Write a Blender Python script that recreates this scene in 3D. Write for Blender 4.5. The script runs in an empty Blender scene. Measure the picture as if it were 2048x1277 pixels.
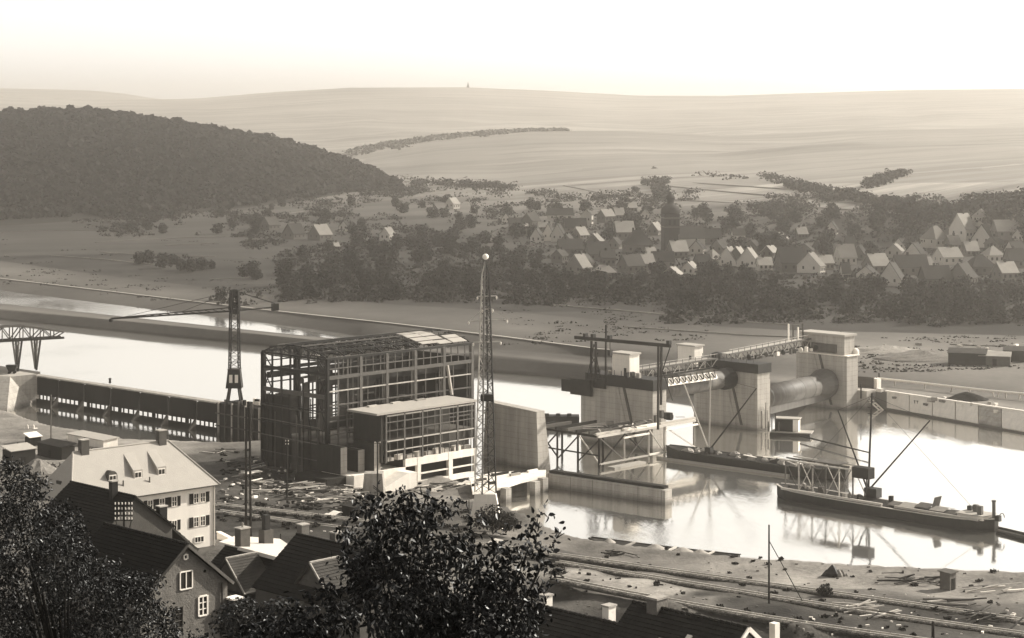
import bpy, math, random
import numpy as np
from mathutils import Vector, Matrix

# ------------------------------------------------------------------ camera, light, exposure
F, CX, HY, H = 4000.0, 1024.0, 235.0, 80.0      # focal length in photo pixels, principal point, eye height above the river
sc = bpy.context.scene
cam_d = bpy.data.cameras.new('camera')
cam = bpy.data.objects.new('camera', cam_d)
sc.collection.objects.link(cam)
cam.location = (0, 0, H)
cam.rotation_euler = (math.pi / 2, 0, 0)
cam_d.sensor_width = 36.0
cam_d.lens = F * 36.0 / 2048
cam_d.shift_y = (HY - 638.5) / 2048              # rising-front view camera, kept level
cam_d.clip_start = 1.0
cam_d.clip_end = 30000
sc.camera = cam

SUN = Vector((0.76, 0.38, 0.52)).normalized()
w = bpy.data.worlds.new('World')
sc.world = w
w.use_nodes = True
nt = w.node_tree
nt.nodes.clear()
sky = nt.nodes.new('ShaderNodeTexSky')
sky.sky_type = 'NISHITA'
sky.sun_disc = False
sky.sun_elevation = math.asin(SUN.z)
sky.sun_rotation = math.atan2(SUN.x, SUN.y)
sky.dust_density = 1.2
sky.altitude = 200
bw = nt.nodes.new('ShaderNodeRGBToBW')
tint = nt.nodes.new('ShaderNodeMix')
tint.data_type = 'RGBA'
tint.blend_type = 'MULTIPLY'
tint.inputs[0].default_value = 1.0
tint.inputs[7].default_value = (1.0, 0.98, 0.945, 1)
bg = nt.nodes.new('ShaderNodeBackground')
bg.inputs[1].default_value = 0.105
wo = nt.nodes.new('ShaderNodeOutputWorld')
nt.links.new(sky.outputs[0], bw.inputs[0])
nt.links.new(bw.outputs[0], tint.inputs[6])
nt.links.new(tint.outputs[2], bg.inputs[0])
nt.links.new(bg.outputs[0], wo.inputs[0])
sl = bpy.data.lights.new('sun', 'SUN')
sl.energy = 3.4
sl.angle = math.radians(0.53)
sl.color = (1.0, 0.95, 0.86)
so = bpy.data.objects.new('sun', sl)
so.rotation_euler = (-SUN).to_track_quat('-Z', 'Y').to_euler()
so.location = (300, 0, 400)
sc.collection.objects.link(so)
vs = sc.view_settings
vs.view_transform = 'Standard'
vs.look = 'None'
vs.exposure = 1.38
vs.gamma = 1.0
vs.use_curve_mapping = False
cy = sc.cycles
cy.use_denoising = True
cy.max_bounces = 6
cy.diffuse_bounces = 2
cy.glossy_bounces = 2
cy.transmission_bounces = 2
cy.transparent_max_bounces = 6
cy.volume_bounces = 1
cy.sample_clamp_indirect = 4.0

# ------------------------------------------------------------------ helpers
R = random.Random(7)
COL = sc.collection


def at(px, py, z):
    Y = (H - z) * F / (py - HY)
    return Vector(((px - CX) / F * Y, Y, z))


def atY(px, py, Y):
    return Vector(((px - CX) / F * Y, Y, H - Y * (py - HY) / F))


def xY(px, Y, z):
    return Vector(((px - CX) / F * Y, Y, z))


def lerp(a, b, t):
    return a + (b - a) * t


UP = Vector((0, 0, 1))
A = Vector((0.70, 0.714, 0)).normalized()        # along the weir axis, away from the camera
D = Vector((A.y, -A.x, 0))                       # downstream, towards the camera


def wloc(o):
    v = Vector((0, 0, 0))
    while o is not None:
        v = v + o.location
        o = o.parent
    return v


class MB:
    def __init__(s):
        s.v = []
        s.f = []

    def add(s, vs_, fs):
        n = len(s.v)
        s.v += [tuple(p) for p in vs_]
        s.f += [tuple(i + n for i in f) for f in fs]
        return s

    def frame(s, o, u, v, n, u0, u1, v0, v1, n0, n1):
        P = [o + u * a + v * b + n * c for c in (n0, n1) for b in (v0, v1) for a in (u0, u1)]
        return s.add(P, [(0, 2, 3, 1), (4, 5, 7, 6), (0, 1, 5, 4), (2, 6, 7, 3), (0, 4, 6, 2), (1, 3, 7, 5)])

    def box(s, c, u, v, lu, lv, z0, z1):
        c = Vector((c[0], c[1], 0))
        return s.frame(c, u, v, UP, -lu / 2, lu / 2, -lv / 2, lv / 2, z0, z1)

    def bar(s, p, q, w_, h_=None, up=None):
        h_ = w_ if h_ is None else h_
        p, q = Vector(p), Vector(q)
        d = q - p
        L = d.length
        if L < 1e-5:
            return s
        d /= L
        up = up or (UP if abs(d.z) < 0.95 else Vector((0.7, -0.7, 0)))
        r = d.cross(up).normalized()
        t = r.cross(d)
        return s.frame(p, d, r, t, 0, L, -w_ / 2, w_ / 2, -h_ / 2, h_ / 2)

    def tube(s, p, q, r0, r1=None, n=8, caps=True):
        r1 = r0 if r1 is None else r1
        p, q = Vector(p), Vector(q)
        d = (q - p).normalized()
        e = d.cross(UP if abs(d.z) < 0.95 else Vector((1, 0, 0))).normalized()
        g = d.cross(e)
        P = []
        for c, r in ((p, r0), (q, r1)):
            for i in range(n):
                t = 2 * math.pi * i / n
                P.append(c + e * (math.cos(t) * r) + g * (math.sin(t) * r))
        fs = [(i, (i + 1) % n, n + (i + 1) % n, n + i) for i in range(n)]
        if caps:
            fs += [tuple(range(n))[::-1], tuple(range(n, 2 * n))]
        return s.add(P, fs)

    def lathe(s, c, prof, n=16):
        c = Vector(c)
        P = []
        for r, z in prof:
            for i in range(n):
                t = 2 * math.pi * i / n
                P.append(c + Vector((math.cos(t) * r, math.sin(t) * r, z)))
        fs = []
        for k in range(len(prof) - 1):
            for i in range(n):
                j = (i + 1) % n
                fs.append((k * n + i, k * n + j, (k + 1) * n + j, (k + 1) * n + i))
        fs.append(tuple(range(n))[::-1])
        fs.append(tuple(range((len(prof) - 1) * n, len(prof) * n)))
        return s.add(P, fs)

    def prism(s, poly, off):
        """extrude a planar polygon by a vector"""
        n = len(poly)
        off = Vector(off)
        P = [Vector(p) for p in poly] + [Vector(p) + off for p in poly]
        fs = [tuple(range(n))[::-1], tuple(range(n, 2 * n))] + [(i, (i + 1) % n, n + (i + 1) % n, n + i) for i in range(n)]
        return s.add(P, fs)

    def loft(s, A_, B_):
        n = len(A_)
        fs = [(i, (i + 1) % n, n + (i + 1) % n, n + i) for i in range(n)]
        fs += [tuple(range(n))[::-1], tuple(range(n, 2 * n))]
        return s.add(list(A_) + list(B_), fs)

    def slab(s, pts, th):
        """thick panel under a planar quad/polygon given from above"""
        pts = [Vector(p) for p in pts]
        nrm = (pts[1] - pts[0]).cross(pts[2] - pts[0]).normalized()
        if nrm.z < 0:
            nrm = -nrm
        return s.prism(pts, -nrm * th)

    def build(s, name, mat, parent=None, smooth=False, **props):
        off = wloc(parent) if parent is not None else Vector((0, 0, 0))
        me = bpy.data.meshes.new(name)
        me.from_pydata([(x - off.x, y - off.y, z - off.z) for x, y, z in s.v], [], s.f)
        me.materials.append(mat)
        if smooth:
            me.polygons.foreach_set('use_smooth', [True] * len(me.polygons))
        me.update()
        return link(name, me, parent, **props)


def fix_normals(me):
    import bmesh
    b = bmesh.new()
    b.from_mesh(me)
    bmesh.ops.recalc_face_normals(b, faces=b.faces)
    b.to_mesh(me)
    b.free()


def link(name, me, parent=None, loc=None, rot=None, scale=None, **props):
    o = bpy.data.objects.new(name, me)
    COL.objects.link(o)
    if parent is not None:
        o.parent = parent
    if loc is not None:
        o.location = loc
    if rot is not None:
        o.rotation_euler = rot
    if scale is not None:
        o.scale = scale if not isinstance(scale, (int, float)) else (scale,) * 3
    for k, v in props.items():
        o[k] = v
    return o


def T(name, label, cat, loc, group=None, rz=0.0):
    o = bpy.data.objects.new(name, None)
    o.empty_display_size = 0.5
    COL.objects.link(o)
    o.location = loc
    o.rotation_euler = (0, 0, rz)
    o['label'] = label
    o['category'] = cat
    if group:
        o['group'] = group
    return o


def copy_tree(o, parent=None):
    c = o.copy()
    COL.objects.link(c)
    c.parent = parent
    for ch in list(o.children):
        copy_tree(ch, c)
    return c


def grid_mesh(name, P, mat, attr=None, smooth=True, wrap=False):
    """P: (rows, cols, 3) array -> one sheet"""
    r, c, _ = P.shape
    idx = np.arange(r * c).reshape(r, c)
    q = np.stack([idx[:-1, :-1], idx[:-1, 1:], idx[1:, 1:], idx[1:, :-1]], -1).reshape(-1, 4)
    me = bpy.data.meshes.new(name)
    me.vertices.add(r * c)
    me.vertices.foreach_set('co', P.reshape(-1).astype(np.float32))
    me.loops.add(q.size)
    me.loops.foreach_set('vertex_index', q.reshape(-1).astype(np.int32))
    me.polygons.add(len(q))
    me.polygons.foreach_set('loop_start', np.arange(0, q.size, 4, dtype=np.int32))
    me.polygons.foreach_set('use_smooth', np.full(len(q), smooth, dtype=bool))
    me.update(calc_edges=True)
    if attr is not None:
        at_ = me.attributes.new('alb', 'FLOAT', 'POINT')
        at_.data.foreach_set('value', attr.reshape(-1).astype(np.float32))
    me.materials.append(mat)
    return me


def quads_mesh(name, V, mat):
    """V: (n, k, 3) array of separate k-gons"""
    n, k, _ = V.shape
    me = bpy.data.meshes.new(name)
    me.vertices.add(n * k)
    me.vertices.foreach_set('co', V.reshape(-1).astype(np.float32))
    me.loops.add(n * k)
    me.loops.foreach_set('vertex_index', np.arange(n * k, dtype=np.int32))
    me.polygons.add(n)
    me.polygons.foreach_set('loop_start', np.arange(0, n * k, k, dtype=np.int32))
    me.update(calc_edges=True)
    me.materials.append(mat)
    return me


def value_noise(x, y, seed=0):
    """smooth 2-D value noise on arrays"""
    def h(i, j):
        n = (i * 374761393 + j * 668265263 + seed * 1442695041) & 0x7fffffff
        n = (n ^ (n >> 13)) * 1274126177 & 0x7fffffff
        return ((n ^ (n >> 16)) & 0xffff) / 65535.0
    xi, yi = np.floor(x).astype(np.int64), np.floor(y).astype(np.int64)
    xf, yf = x - xi, y - yi
    u, v = xf * xf * (3 - 2 * xf), yf * yf * (3 - 2 * yf)
    return (h(xi, yi) * (1 - u) + h(xi + 1, yi) * u) * (1 - v) + (h(xi, yi + 1) * (1 - u) + h(xi + 1, yi + 1) * u) * v


def fbm(x, y, seed=0, octaves=4):
    s, a_, t = 0, 1.0, 0
    for k in range(octaves):
        s = s + a_ * value_noise(x * 2 ** k, y * 2 ** k, seed + k * 17)
        t += a_
        a_ *= 0.5
    return s / t - 0.5


# ------------------------------------------------------------------ materials (silver-print greys)
TINT = (1.0, 0.925, 0.825)


def M(name, g, rough=0.85, var=0.25, scale=0.6, bump=0.0, bscale=8.0, spec=0.06, metal=0.0, streak=0.0, lines=0.0,
      line_gap=1.2, rnd=0.0, tint=TINT, attr=None, fields=0.0, island=0.0, damp=0.0, contrast=1.0):
    m = bpy.data.materials.new(name)
    m.use_nodes = True
    t = m.node_tree
    N, L = t.nodes, t.links
    b = N['Principled BSDF']
    b.inputs['Roughness'].default_value = rough
    b.inputs['Metallic'].default_value = metal
    b.inputs['Specular IOR Level'].default_value = spec
    tc = N.new('ShaderNodeTexCoord')
    geo = N.new('ShaderNodeNewGeometry')
    pos = geo.outputs['Position']

    def noise(sc_, det, vec=pos, r_=0.6):
        n = N.new('ShaderNodeTexNoise')
        n.inputs['Scale'].default_value = sc_
        n.inputs['Detail'].default_value = det
        n.inputs['Roughness'].default_value = r_
        L.new(vec, n.inputs['Vector'])
        return n.outputs['Fac']

    def math_(op, a_, b_=None, c_=None):
        n = N.new('ShaderNodeMath')
        n.operation = op
        for i, x in enumerate((a_, b_, c_)):
            if x is None:
                continue
            if isinstance(x, (int, float)):
                n.inputs[i].default_value = x
            else:
                L.new(x, n.inputs[i])
        return n.outputs[0]
    n1 = noise(scale, 6)
    n2 = noise(scale * 9, 3)
    f = math_('ADD', math_('MULTIPLY', n1, 0.65), math_('MULTIPLY', n2, 0.35))
    f = math_('MULTIPLY', math_('SUBTRACT', f, 0.5), 4.0 * contrast)      # about -1..1
    f = math_('ADD', math_('MULTIPLY', f, var), 1.0)
    if streak:
        mp = N.new('ShaderNodeMapping')
        mp.inputs['Scale'].default_value = (1.1, 1.1, 0.06)
        L.new(pos, mp.inputs['Vector'])
        s_ = math_('MULTIPLY', math_('SUBTRACT', noise(0.9, 5, mp.outputs[0]), 0.5), 4.0 * streak)
        f = math_('ADD', f, s_)
    if lines:
        sx = N.new('ShaderNodeSeparateXYZ')
        L.new(pos, sx.inputs[0])
        fr = math_('FRACT', math_('DIVIDE', sx.outputs[2], line_gap))
        ln = math_('LESS_THAN', fr, 0.09)
        f = math_('SUBTRACT', f, math_('MULTIPLY', ln, lines))
    if fields:
        mp = N.new('ShaderNodeMapping')
        mp.inputs['Scale'].default_value = (0.004, 0.03, 0.0)
        mp.inputs['Rotation'].default_value = (0, 0, 0.35)
        L.new(pos, mp.inputs['Vector'])
        vo = N.new('ShaderNodeTexVoronoi')
        vo.inputs['Scale'].default_value = 1.0
        L.new(mp.outputs[0], vo.inputs['Vector'])
        sp = N.new('ShaderNodeSeparateColor')
        L.new(vo.outputs['Color'], sp.inputs[0])
        f = math_('ADD', f, math_('MULTIPLY', math_('SUBTRACT', sp.outputs[0], 0.5), fields * 2))
        mp2 = N.new('ShaderNodeMapping')
        mp2.inputs['Scale'].default_value = (0.004, 0.035, 0.0)
        mp2.inputs['Rotation'].default_value = (0, 0, 0.35)
        L.new(pos, mp2.inputs['Vector'])
        f = math_('ADD', f, math_('MULTIPLY', math_('SUBTRACT', noise(1.0, 4, mp2.outputs[0]), 0.5), fields * 4.5))
    if rnd:
        oi = N.new('ShaderNodeObjectInfo')
        f = math_('MULTIPLY', f, math_('ADD', math_('MULTIPLY', math_('SUBTRACT', oi.outputs['Random'], 0.5), 2 * rnd), 1.0))
    if island:
        f = math_('MULTIPLY', f, math_('ADD', math_('MULTIPLY', math_('SUBTRACT', geo.outputs['Random Per Island'], 0.5), 2 * island), 1.0))
    if damp:                                       # wet band above the waterline
        sz = N.new('ShaderNodeSeparateXYZ')
        L.new(pos, sz.inputs[0])
        mr = N.new('ShaderNodeMapRange')
        mr.inputs[1].default_value = 0.2
        mr.inputs[2].default_value = 2.0
        mr.inputs[3].default_value = 1 - damp
        mr.inputs[4].default_value = 1.0
        L.new(math_('ADD', sz.outputs[2], math_('MULTIPLY', n1, 1.2)), mr.inputs[0])
        mr.inputs[1].default_value = 1.0
        f = math_('MULTIPLY', f, mr.outputs[0])
    f = math_('MAXIMUM', f, 0.12)
    if attr:
        an = N.new('ShaderNodeAttribute')
        an.attribute_name = attr
        f = math_('MULTIPLY', math_('MULTIPLY', f, an.outputs['Fac']), g)
    else:
        f = math_('MULTIPLY', f, g)
    f = math_('MINIMUM', f, 0.85)
    cm = N.new('ShaderNodeVectorMath')
    cm.operation = 'SCALE'
    cm.inputs[0].default_value = tint
    L.new(f, cm.inputs['Scale'])
    L.new(cm.outputs[0], b.inputs['Base Color'])
    if bump:
        bp = N.new('ShaderNodeBump')
        bp.inputs['Strength'].default_value = bump
        bp.inputs['Distance'].default_value = 0.3
        L.new(noise(bscale, 4), bp.inputs['Height'])
        L.new(bp.outputs[0], b.inputs['Normal'])
    return m


def water_mat():
    m = bpy.data.materials.new('river_water')
    m.use_nodes = True
    t = m.node_tree
    N, L = t.nodes, t.links
    out = N['Material Output']
    b = N['Principled BSDF']
    b.inputs['Base Color'].default_value = (0.20, 0.19, 0.17, 1)
    b.inputs['Roughness'].default_value = 0.3
    g = N.new('ShaderNodeBsdfGlossy')
    g.inputs['Color'].default_value = (0.97, 0.955, 0.92, 1)
    g.inputs['Roughness'].default_value = 0.035
    mx = N.new('ShaderNodeMixShader')
    mx.inputs[0].default_value = 0.80
    L.new(b.outputs[0], mx.inputs[1])
    L.new(g.outputs[0], mx.inputs[2])
    L.new(mx.outputs[0], out.inputs['Surface'])
    geo = N.new('ShaderNodeNewGeometry')
    mp = N.new('ShaderNodeMapping')
    mp.inputs['Rotation'].default_value = (0, 0, 0.78)
    mp.inputs['Scale'].default_value = (0.35, 0.12, 1)
    L.new(geo.outputs['Position'], mp.inputs['Vector'])
    n1 = N.new('ShaderNodeTexNoise')
    n1.inputs['Scale'].default_value = 1.2
    n1.inputs['Detail'].default_value = 6
    n1.inputs['Roughness'].default_value = 0.65
    L.new(mp.outputs[0], n1.inputs['Vector'])
    n2 = N.new('ShaderNodeTexNoise')
    n2.inputs['Scale'].default_value = 0.022
    n2.inputs['Detail'].default_value = 3
    L.new(geo.outputs['Position'], n2.inputs['Vector'])
    mr = N.new('ShaderNodeMapRange')
    mr.inputs[1].default_value = 0.42
    mr.inputs[2].default_value = 0.68
    mr.inputs[3].default_value = 0.03
    mr.inputs[4].default_value = 0.22
    L.new(n2.outputs['Fac'], mr.inputs[0])
    bp = N.new('ShaderNodeBump')
    bp.inputs['Distance'].default_value = 0.5
    L.new(mr.outputs[0], bp.inputs['Strength'])
    L.new(n1.outputs['Fac'], bp.inputs['Height'])
    L.new(bp.outputs[0], g.inputs['Normal'])
    return m


m_water = water_mat()
m_ground = M('near_ground', 0.62, var=0.55, scale=0.12, bump=0.6, bscale=1.5, attr='alb', contrast=1.3)
m_far = M('far_ground', 0.55, var=0.30, scale=0.035, bump=0.3, bscale=0.4, attr='alb')
m_field = M('field_ground', 0.7, var=0.25, scale=0.02, attr='alb', fields=0.32)
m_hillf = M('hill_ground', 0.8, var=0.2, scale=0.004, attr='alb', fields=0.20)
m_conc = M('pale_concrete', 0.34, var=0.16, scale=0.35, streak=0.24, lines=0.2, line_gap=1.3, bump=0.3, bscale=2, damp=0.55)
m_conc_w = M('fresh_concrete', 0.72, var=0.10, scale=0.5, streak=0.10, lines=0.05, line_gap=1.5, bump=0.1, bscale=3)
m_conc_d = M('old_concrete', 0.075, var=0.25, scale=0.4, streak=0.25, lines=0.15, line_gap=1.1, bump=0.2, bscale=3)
m_steel = M('dark_steel', 0.016, rough=0.6, var=0.35, scale=0.8, spec=0.15)
m_steel_l = M('grey_primed_steel', 0.085, rough=0.6, var=0.3, scale=0.8, spec=0.2)
m_steel_w = M('galvanised_steel', 0.38, rough=0.5, var=0.25, scale=0.8, spec=0.3)
m_gate = M('gate_plate', 0.085, rough=0.6, var=0.35, scale=0.5, streak=0.35, spec=0.2)
m_gate_d = M('tarred_gate', 0.01, rough=0.7, var=0.4, scale=0.4, streak=0.3)
m_wood = M('grey_timber', 0.085, var=0.35, scale=1.2, rnd=0.45)
m_wood_l = M('fresh_timber', 0.38, var=0.2, scale=1.5, rnd=0.35)
m_wood_d = M('wet_timber', 0.022, var=0.4, scale=1.2, rnd=0.3)
m_hull = M('tarred_hull', 0.028, rough=0.6, var=0.3, scale=0.5, streak=0.2)
m_white = M('white_render', 0.72, var=0.05, scale=0.4, streak=0.05)
m_roofl = M('new_pale_roof', 0.35, var=0.08, scale=0.8, bump=0.2, bscale=6)
m_tile = M('old_dark_tiles', 0.014, rough=0.75, var=0.45, scale=0.9, rnd=0.1)
m_tile2 = M('weathered_slates', 0.055, rough=0.75, var=0.45, scale=0.9)
m_brick = M('brick_wall', 0.15, var=0.3, scale=1.2, lines=0.22, line_gap=0.16, bump=0.3, bscale=6)
m_plaster = M('grey_plaster', 0.085, var=0.25, scale=1.5, streak=0.1, bump=0.2)
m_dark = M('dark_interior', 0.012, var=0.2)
m_glass = M('window_pane', 0.03, rough=0.12, var=0.1, spec=0.6)
m_frame = M('white_paint', 0.78, var=0.06)
m_shut = M('dark_shutter', 0.02, var=0.2)
m_rock = M('rubble', 0.2, var=0.5, scale=1.5, rnd=0.3)
m_sand = M('sand_heap', 0.3, var=0.25, scale=0.6, bump=0.4, bscale=2)
m_wall_v = M('village_wall', 0.40, var=0.12, scale=0.3, rnd=0.25)
m_wall_vd = M('village_grey_wall', 0.12, var=0.2, scale=0.3, rnd=0.3)
m_roof_v = M('village_dark_roof', 0.04, var=0.25, scale=0.3, rnd=0.35)
m_roof_vl = M('village_pale_roof', 0.22, var=0.2, scale=0.3, rnd=0.25)
m_leaf = M('leaf', 0.010, rough=0.42, var=0.5, scale=2.0, island=0.6, spec=0.22, rnd=0.2, tint=(1.0, 0.99, 0.93))
m_leaf_f = M('far_foliage', 0.017, rough=0.85, var=0.45, scale=0.12, spec=0.05, rnd=0.45, contrast=1.2, island=0.65)
m_forest = M('forest_canopy', 0.017, rough=0.9, var=0.65, scale=0.007, spec=0.03, contrast=1.2, island=0.75)
m_bark = M('bark', 0.03, var=0.4, scale=3)
m_conc_k = M('shade_dark_concrete', 0.03, var=.35, scale=.5, streak=.3)  # near-black tone puts the shade of the walls into the colour
m_strip = M('hazy_wood', 0.12, rough=.9, var=.4, scale=.02)  # lighter than the other foliage: distance haze put into its colour
m_tile3 = M('worn_brown_tiles', 0.032, var=.5, scale=.9)
m_lamp = M('white_globe', 0.85, rough=0.3, var=0.02)
m_canvas = M('canvas', 0.3, var=0.25, scale=1.5, streak=0.3)
m_rail = M('worn_rail', 0.45, rough=0.4, var=0.3)
# ------------------------------------------------------------------ terrain
def piecewise(pts, x):
    pts = np.array(pts, float)
    return np.interp(x, pts[:, 0], pts[:, 1]), np.interp(x, pts[:, 0], pts[:, 2])


# rows of the far side: (photo x, photo y, height) along each break of slope, river edge first
ROWS = [
    [(-300, 620, -1.6), (0, 643, -1.6), (540, 694, -1.6), (1000, 750, -1.6), (1175, 765, -1.6), (1560, 818, -1.6), (1740, 822, -1.6), (2048, 874, -1.6), (2400, 945, -1.6)],
    [(-300, 616, .25), (0, 638, .25), (540, 689, .25), (1000, 745, .25), (1175, 759, .25), (1560, 808, .25), (1740, 813, .25), (2048, 866, .25), (2400, 935, .25)],
    [(-300, 600, 3.2), (0, 619, 3.2), (540, 672, 3.4), (800, 700, 3.6), (1000, 714, 4), (1200, 733, 4), (1560, 770, 5), (1740, 781, 4.6), (2048, 826, 4.6), (2400, 884, 4.6)],
    [(-300, 598, 3.2), (0, 616, 3.2), (540, 669, 3.4), (800, 696, 3.6), (1000, 709, 4), (1200, 727, 4), (1560, 758, 5), (1740, 772, 4.8), (2048, 816, 4.8), (2400, 870, 4.8)],
    [(-300, 592, -.5), (0, 606, -.5), (540, 664, -.5), (700, 680, -.4), (790, 690, 1.5), (1000, 704, 4), (1200, 720, 4.2), (1560, 748, 5), (1740, 762, 4.9), (2048, 806, 4.9), (2400, 860, 4.9)],
    [(-300, 574, -.5), (0, 587, -.5), (540, 652, -.5), (700, 673, -.4), (790, 686, 1.5), (1000, 699, 4.1), (1200, 714, 4.3), (1560, 738, 5.1), (1740, 750, 5), (2048, 788, 5), (2400, 830, 5)],
    [(-300, 538, 2.4), (0, 558, 2.4), (540, 622, 2.8), (800, 650, 4.5), (1000, 674, 6.0), (1200, 700, 6.3), (1560, 716, 5.6), (1740, 734, 5.4), (2048, 770, 5.3), (2400, 810, 5.3)],
    [(-300, 522, 3.0), (0, 541, 3.0), (200, 572, 3.2), (540, 612, 3.4), (800, 636, 5), (1000, 655, 6.2), (1200, 680, 6.4), (1560, 700, 5.9), (1740, 705, 5.9), (2048, 728, 5.9), (2400, 760, 5.9)],
    [(-300, 505, 3.2), (0, 522, 3.2), (200, 550, 3.4), (540, 590, 4), (800, 610, 5.2), (1000, 622, 5.8), (1200, 640, 6), (1560, 660, 6), (2048, 672, 6.5), (2400, 690, 6.5)],
    [(-300, 455, 7), (0, 458, 7), (500, 470, 8), (1000, 480, 9), (1500, 485, 13), (2048, 500, 18), (2400, 500, 20)],
    [(-300, 420, 12), (500, 425, 12), (1000, 425, 15), (1500, 430, 22), (1900, 425, 32), (2048, 410, 38), (2400, 395, 44)],
    [(-300, 375, 20), (600, 375, 20), (1000, 368, 24), (1500, 368, 32), (2048, 365, 44), (2400, 365, 46)],
]
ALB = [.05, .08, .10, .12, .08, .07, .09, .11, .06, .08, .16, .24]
PXS = np.arange(-300, 2401, 15.0)


def row_world(k):
    py, z = piecewise(ROWS[k], PXS)
    Y = (H - z) * F / (py - HY)
    return np.stack([(PXS - CX) / F * Y, Y, z], -1)


def zfar(px, py):
    """ground height of the far side where the photo pixel (px, py) looks"""
    prev = None
    for r in ROWS:
        pts = np.array(r, float)
        y_, z_ = np.interp(px, pts[:, 0], pts[:, 1]), np.interp(px, pts[:, 0], pts[:, 2])
        if y_ <= py:
            if prev is None:
                return float(z_)
            t = (prev[0] - py) / max(prev[0] - y_, 1e-6)
            Ya, Yb = (H - prev[1]) * F / (prev[0] - HY), (H - z_) * F / (y_ - HY)
            # straight slope between the two breaks, seen along the sight line
            s = (py - HY) / F
            tt = (H - prev[1] - s * Ya) / ((z_ - prev[1]) + s * (Yb - Ya))
            return float(prev[1] + (z_ - prev[1]) * tt)
        prev = (y_, z_)
    return float(prev[1])


def gfar(px, py, dz=-0.2):
    p = at(px, py, zfar(px, py))
    p.z += dz
    return p


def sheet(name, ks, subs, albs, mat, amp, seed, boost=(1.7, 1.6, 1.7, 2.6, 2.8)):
    W = [row_world(k) for k in ks]
    rows, al = [W[0]], [np.full(len(PXS), albs[0])]
    for i in range(len(W) - 1):
        for j in range(1, subs[i] + 1):
            t = j / subs[i]
            rows.append(W[i] * (1 - t) + W[i + 1] * t)
            al.append(np.full(len(PXS), albs[i] * (1 - t) + albs[i + 1] * t))
    P, al = np.array(rows), np.array(al)
    n = fbm(P[..., 0] * .05, P[..., 1] * .05, seed)
    edge = np.ones(P.shape[:2])
    edge[0] = edge[-1] = 0
    P[..., 2] += n * amp * edge
    bo = np.interp(PXS, [0, 800, 1300, 1700, 2100], boost)[None, :] - 1  # ground albedo rises eastward, putting the haze glow into its colour
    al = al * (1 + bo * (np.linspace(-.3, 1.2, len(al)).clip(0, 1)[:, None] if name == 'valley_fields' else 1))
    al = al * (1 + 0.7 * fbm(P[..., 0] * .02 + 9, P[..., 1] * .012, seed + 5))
    o = link(name, grid_mesh(name, P, mat, al), kind='structure')
    return o


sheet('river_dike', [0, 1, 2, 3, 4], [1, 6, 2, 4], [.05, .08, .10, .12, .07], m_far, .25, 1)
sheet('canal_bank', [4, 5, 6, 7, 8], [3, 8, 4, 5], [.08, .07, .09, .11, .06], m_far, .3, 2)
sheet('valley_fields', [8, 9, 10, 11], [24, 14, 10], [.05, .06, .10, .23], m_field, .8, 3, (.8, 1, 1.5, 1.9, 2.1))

# pale footpath on the crest of the canal bank
pts = []
for px in range(-280, 1240, 20):
    py, z = piecewise(ROWS[6], np.array([float(px)]))
    pts.append(at(px, float(py[0]), float(z[0])) + Vector((0, 0, .28)))
mb = MB()
for a_, b_ in zip(pts, pts[1:]):
    mb.bar(a_, b_, 1.0, .12)
mb.build('path', M('footpath_gravel', 0.42, var=.2), kind='structure')


def hill(name, sil, Yc, k_foot, alb, mat, seed, Yfoot=None, foot=None, bow=.5, rows=36, noise=6.0, back=1.15, px0=-300, px1=2400, step=25):
    """a hill raised from a foot line to a crest whose outline is the photograph's"""
    px = np.arange(px0, px1 + 1, float(step))
    s = np.array(sil, float)
    cpy = np.interp(px, s[:, 0], s[:, 1])
    Yc_ = np.full(len(px), float(Yc)) if np.isscalar(Yc) else np.interp(px, np.array(Yc)[:, 0], np.array(Yc)[:, 1])
    Cw = np.stack([(px - CX) / F * Yc_, Yc_, H - Yc_ * (cpy - HY) / F], -1)
    if foot is None:
        py, z = piecewise(ROWS[k_foot], px)
        Yf = (H - z) * F / (py - HY)
    else:
        ft = np.array(foot, float)
        py, z = piecewise(ft, px)
        Yf = (H - z) * F / (py - HY)
    Fw = np.stack([(px - CX) / F * Yf, Yf, z], -1)
    out = []
    for j in range(rows + 1):
        t = j / rows
        P = Fw * (1 - t) + Cw * t
        e = t * (1 - bow) + bow * (1 - (1 - t) ** 2) if bow >= 0 else t * (1 + bow) - bow * t * t
        P[:, 2] = Fw[:, 2] + (Cw[:, 2] - Fw[:, 2]) * e
        P[:, 2] += noise * math.sin(math.pi * t) ** .7 * fbm(P[:, 0] * .006, P[:, 1] * .004, seed) * 2
        out.append(P)
    for j in range(1, 5):
        t = j / 4
        P = Cw * (1 + (back - 1) * t)
        P[:, 2] = Cw[:, 2] * (1 - t * t) - 3 * t
        out.append(P)
    P = np.array(out)
    al = alb * (1 + .5 * fbm(P[..., 0] * .003 + 3, P[..., 1] * .002, seed + 3))
    return link(name, grid_mesh(name, P, mat, al), kind='structure'), P


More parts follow.
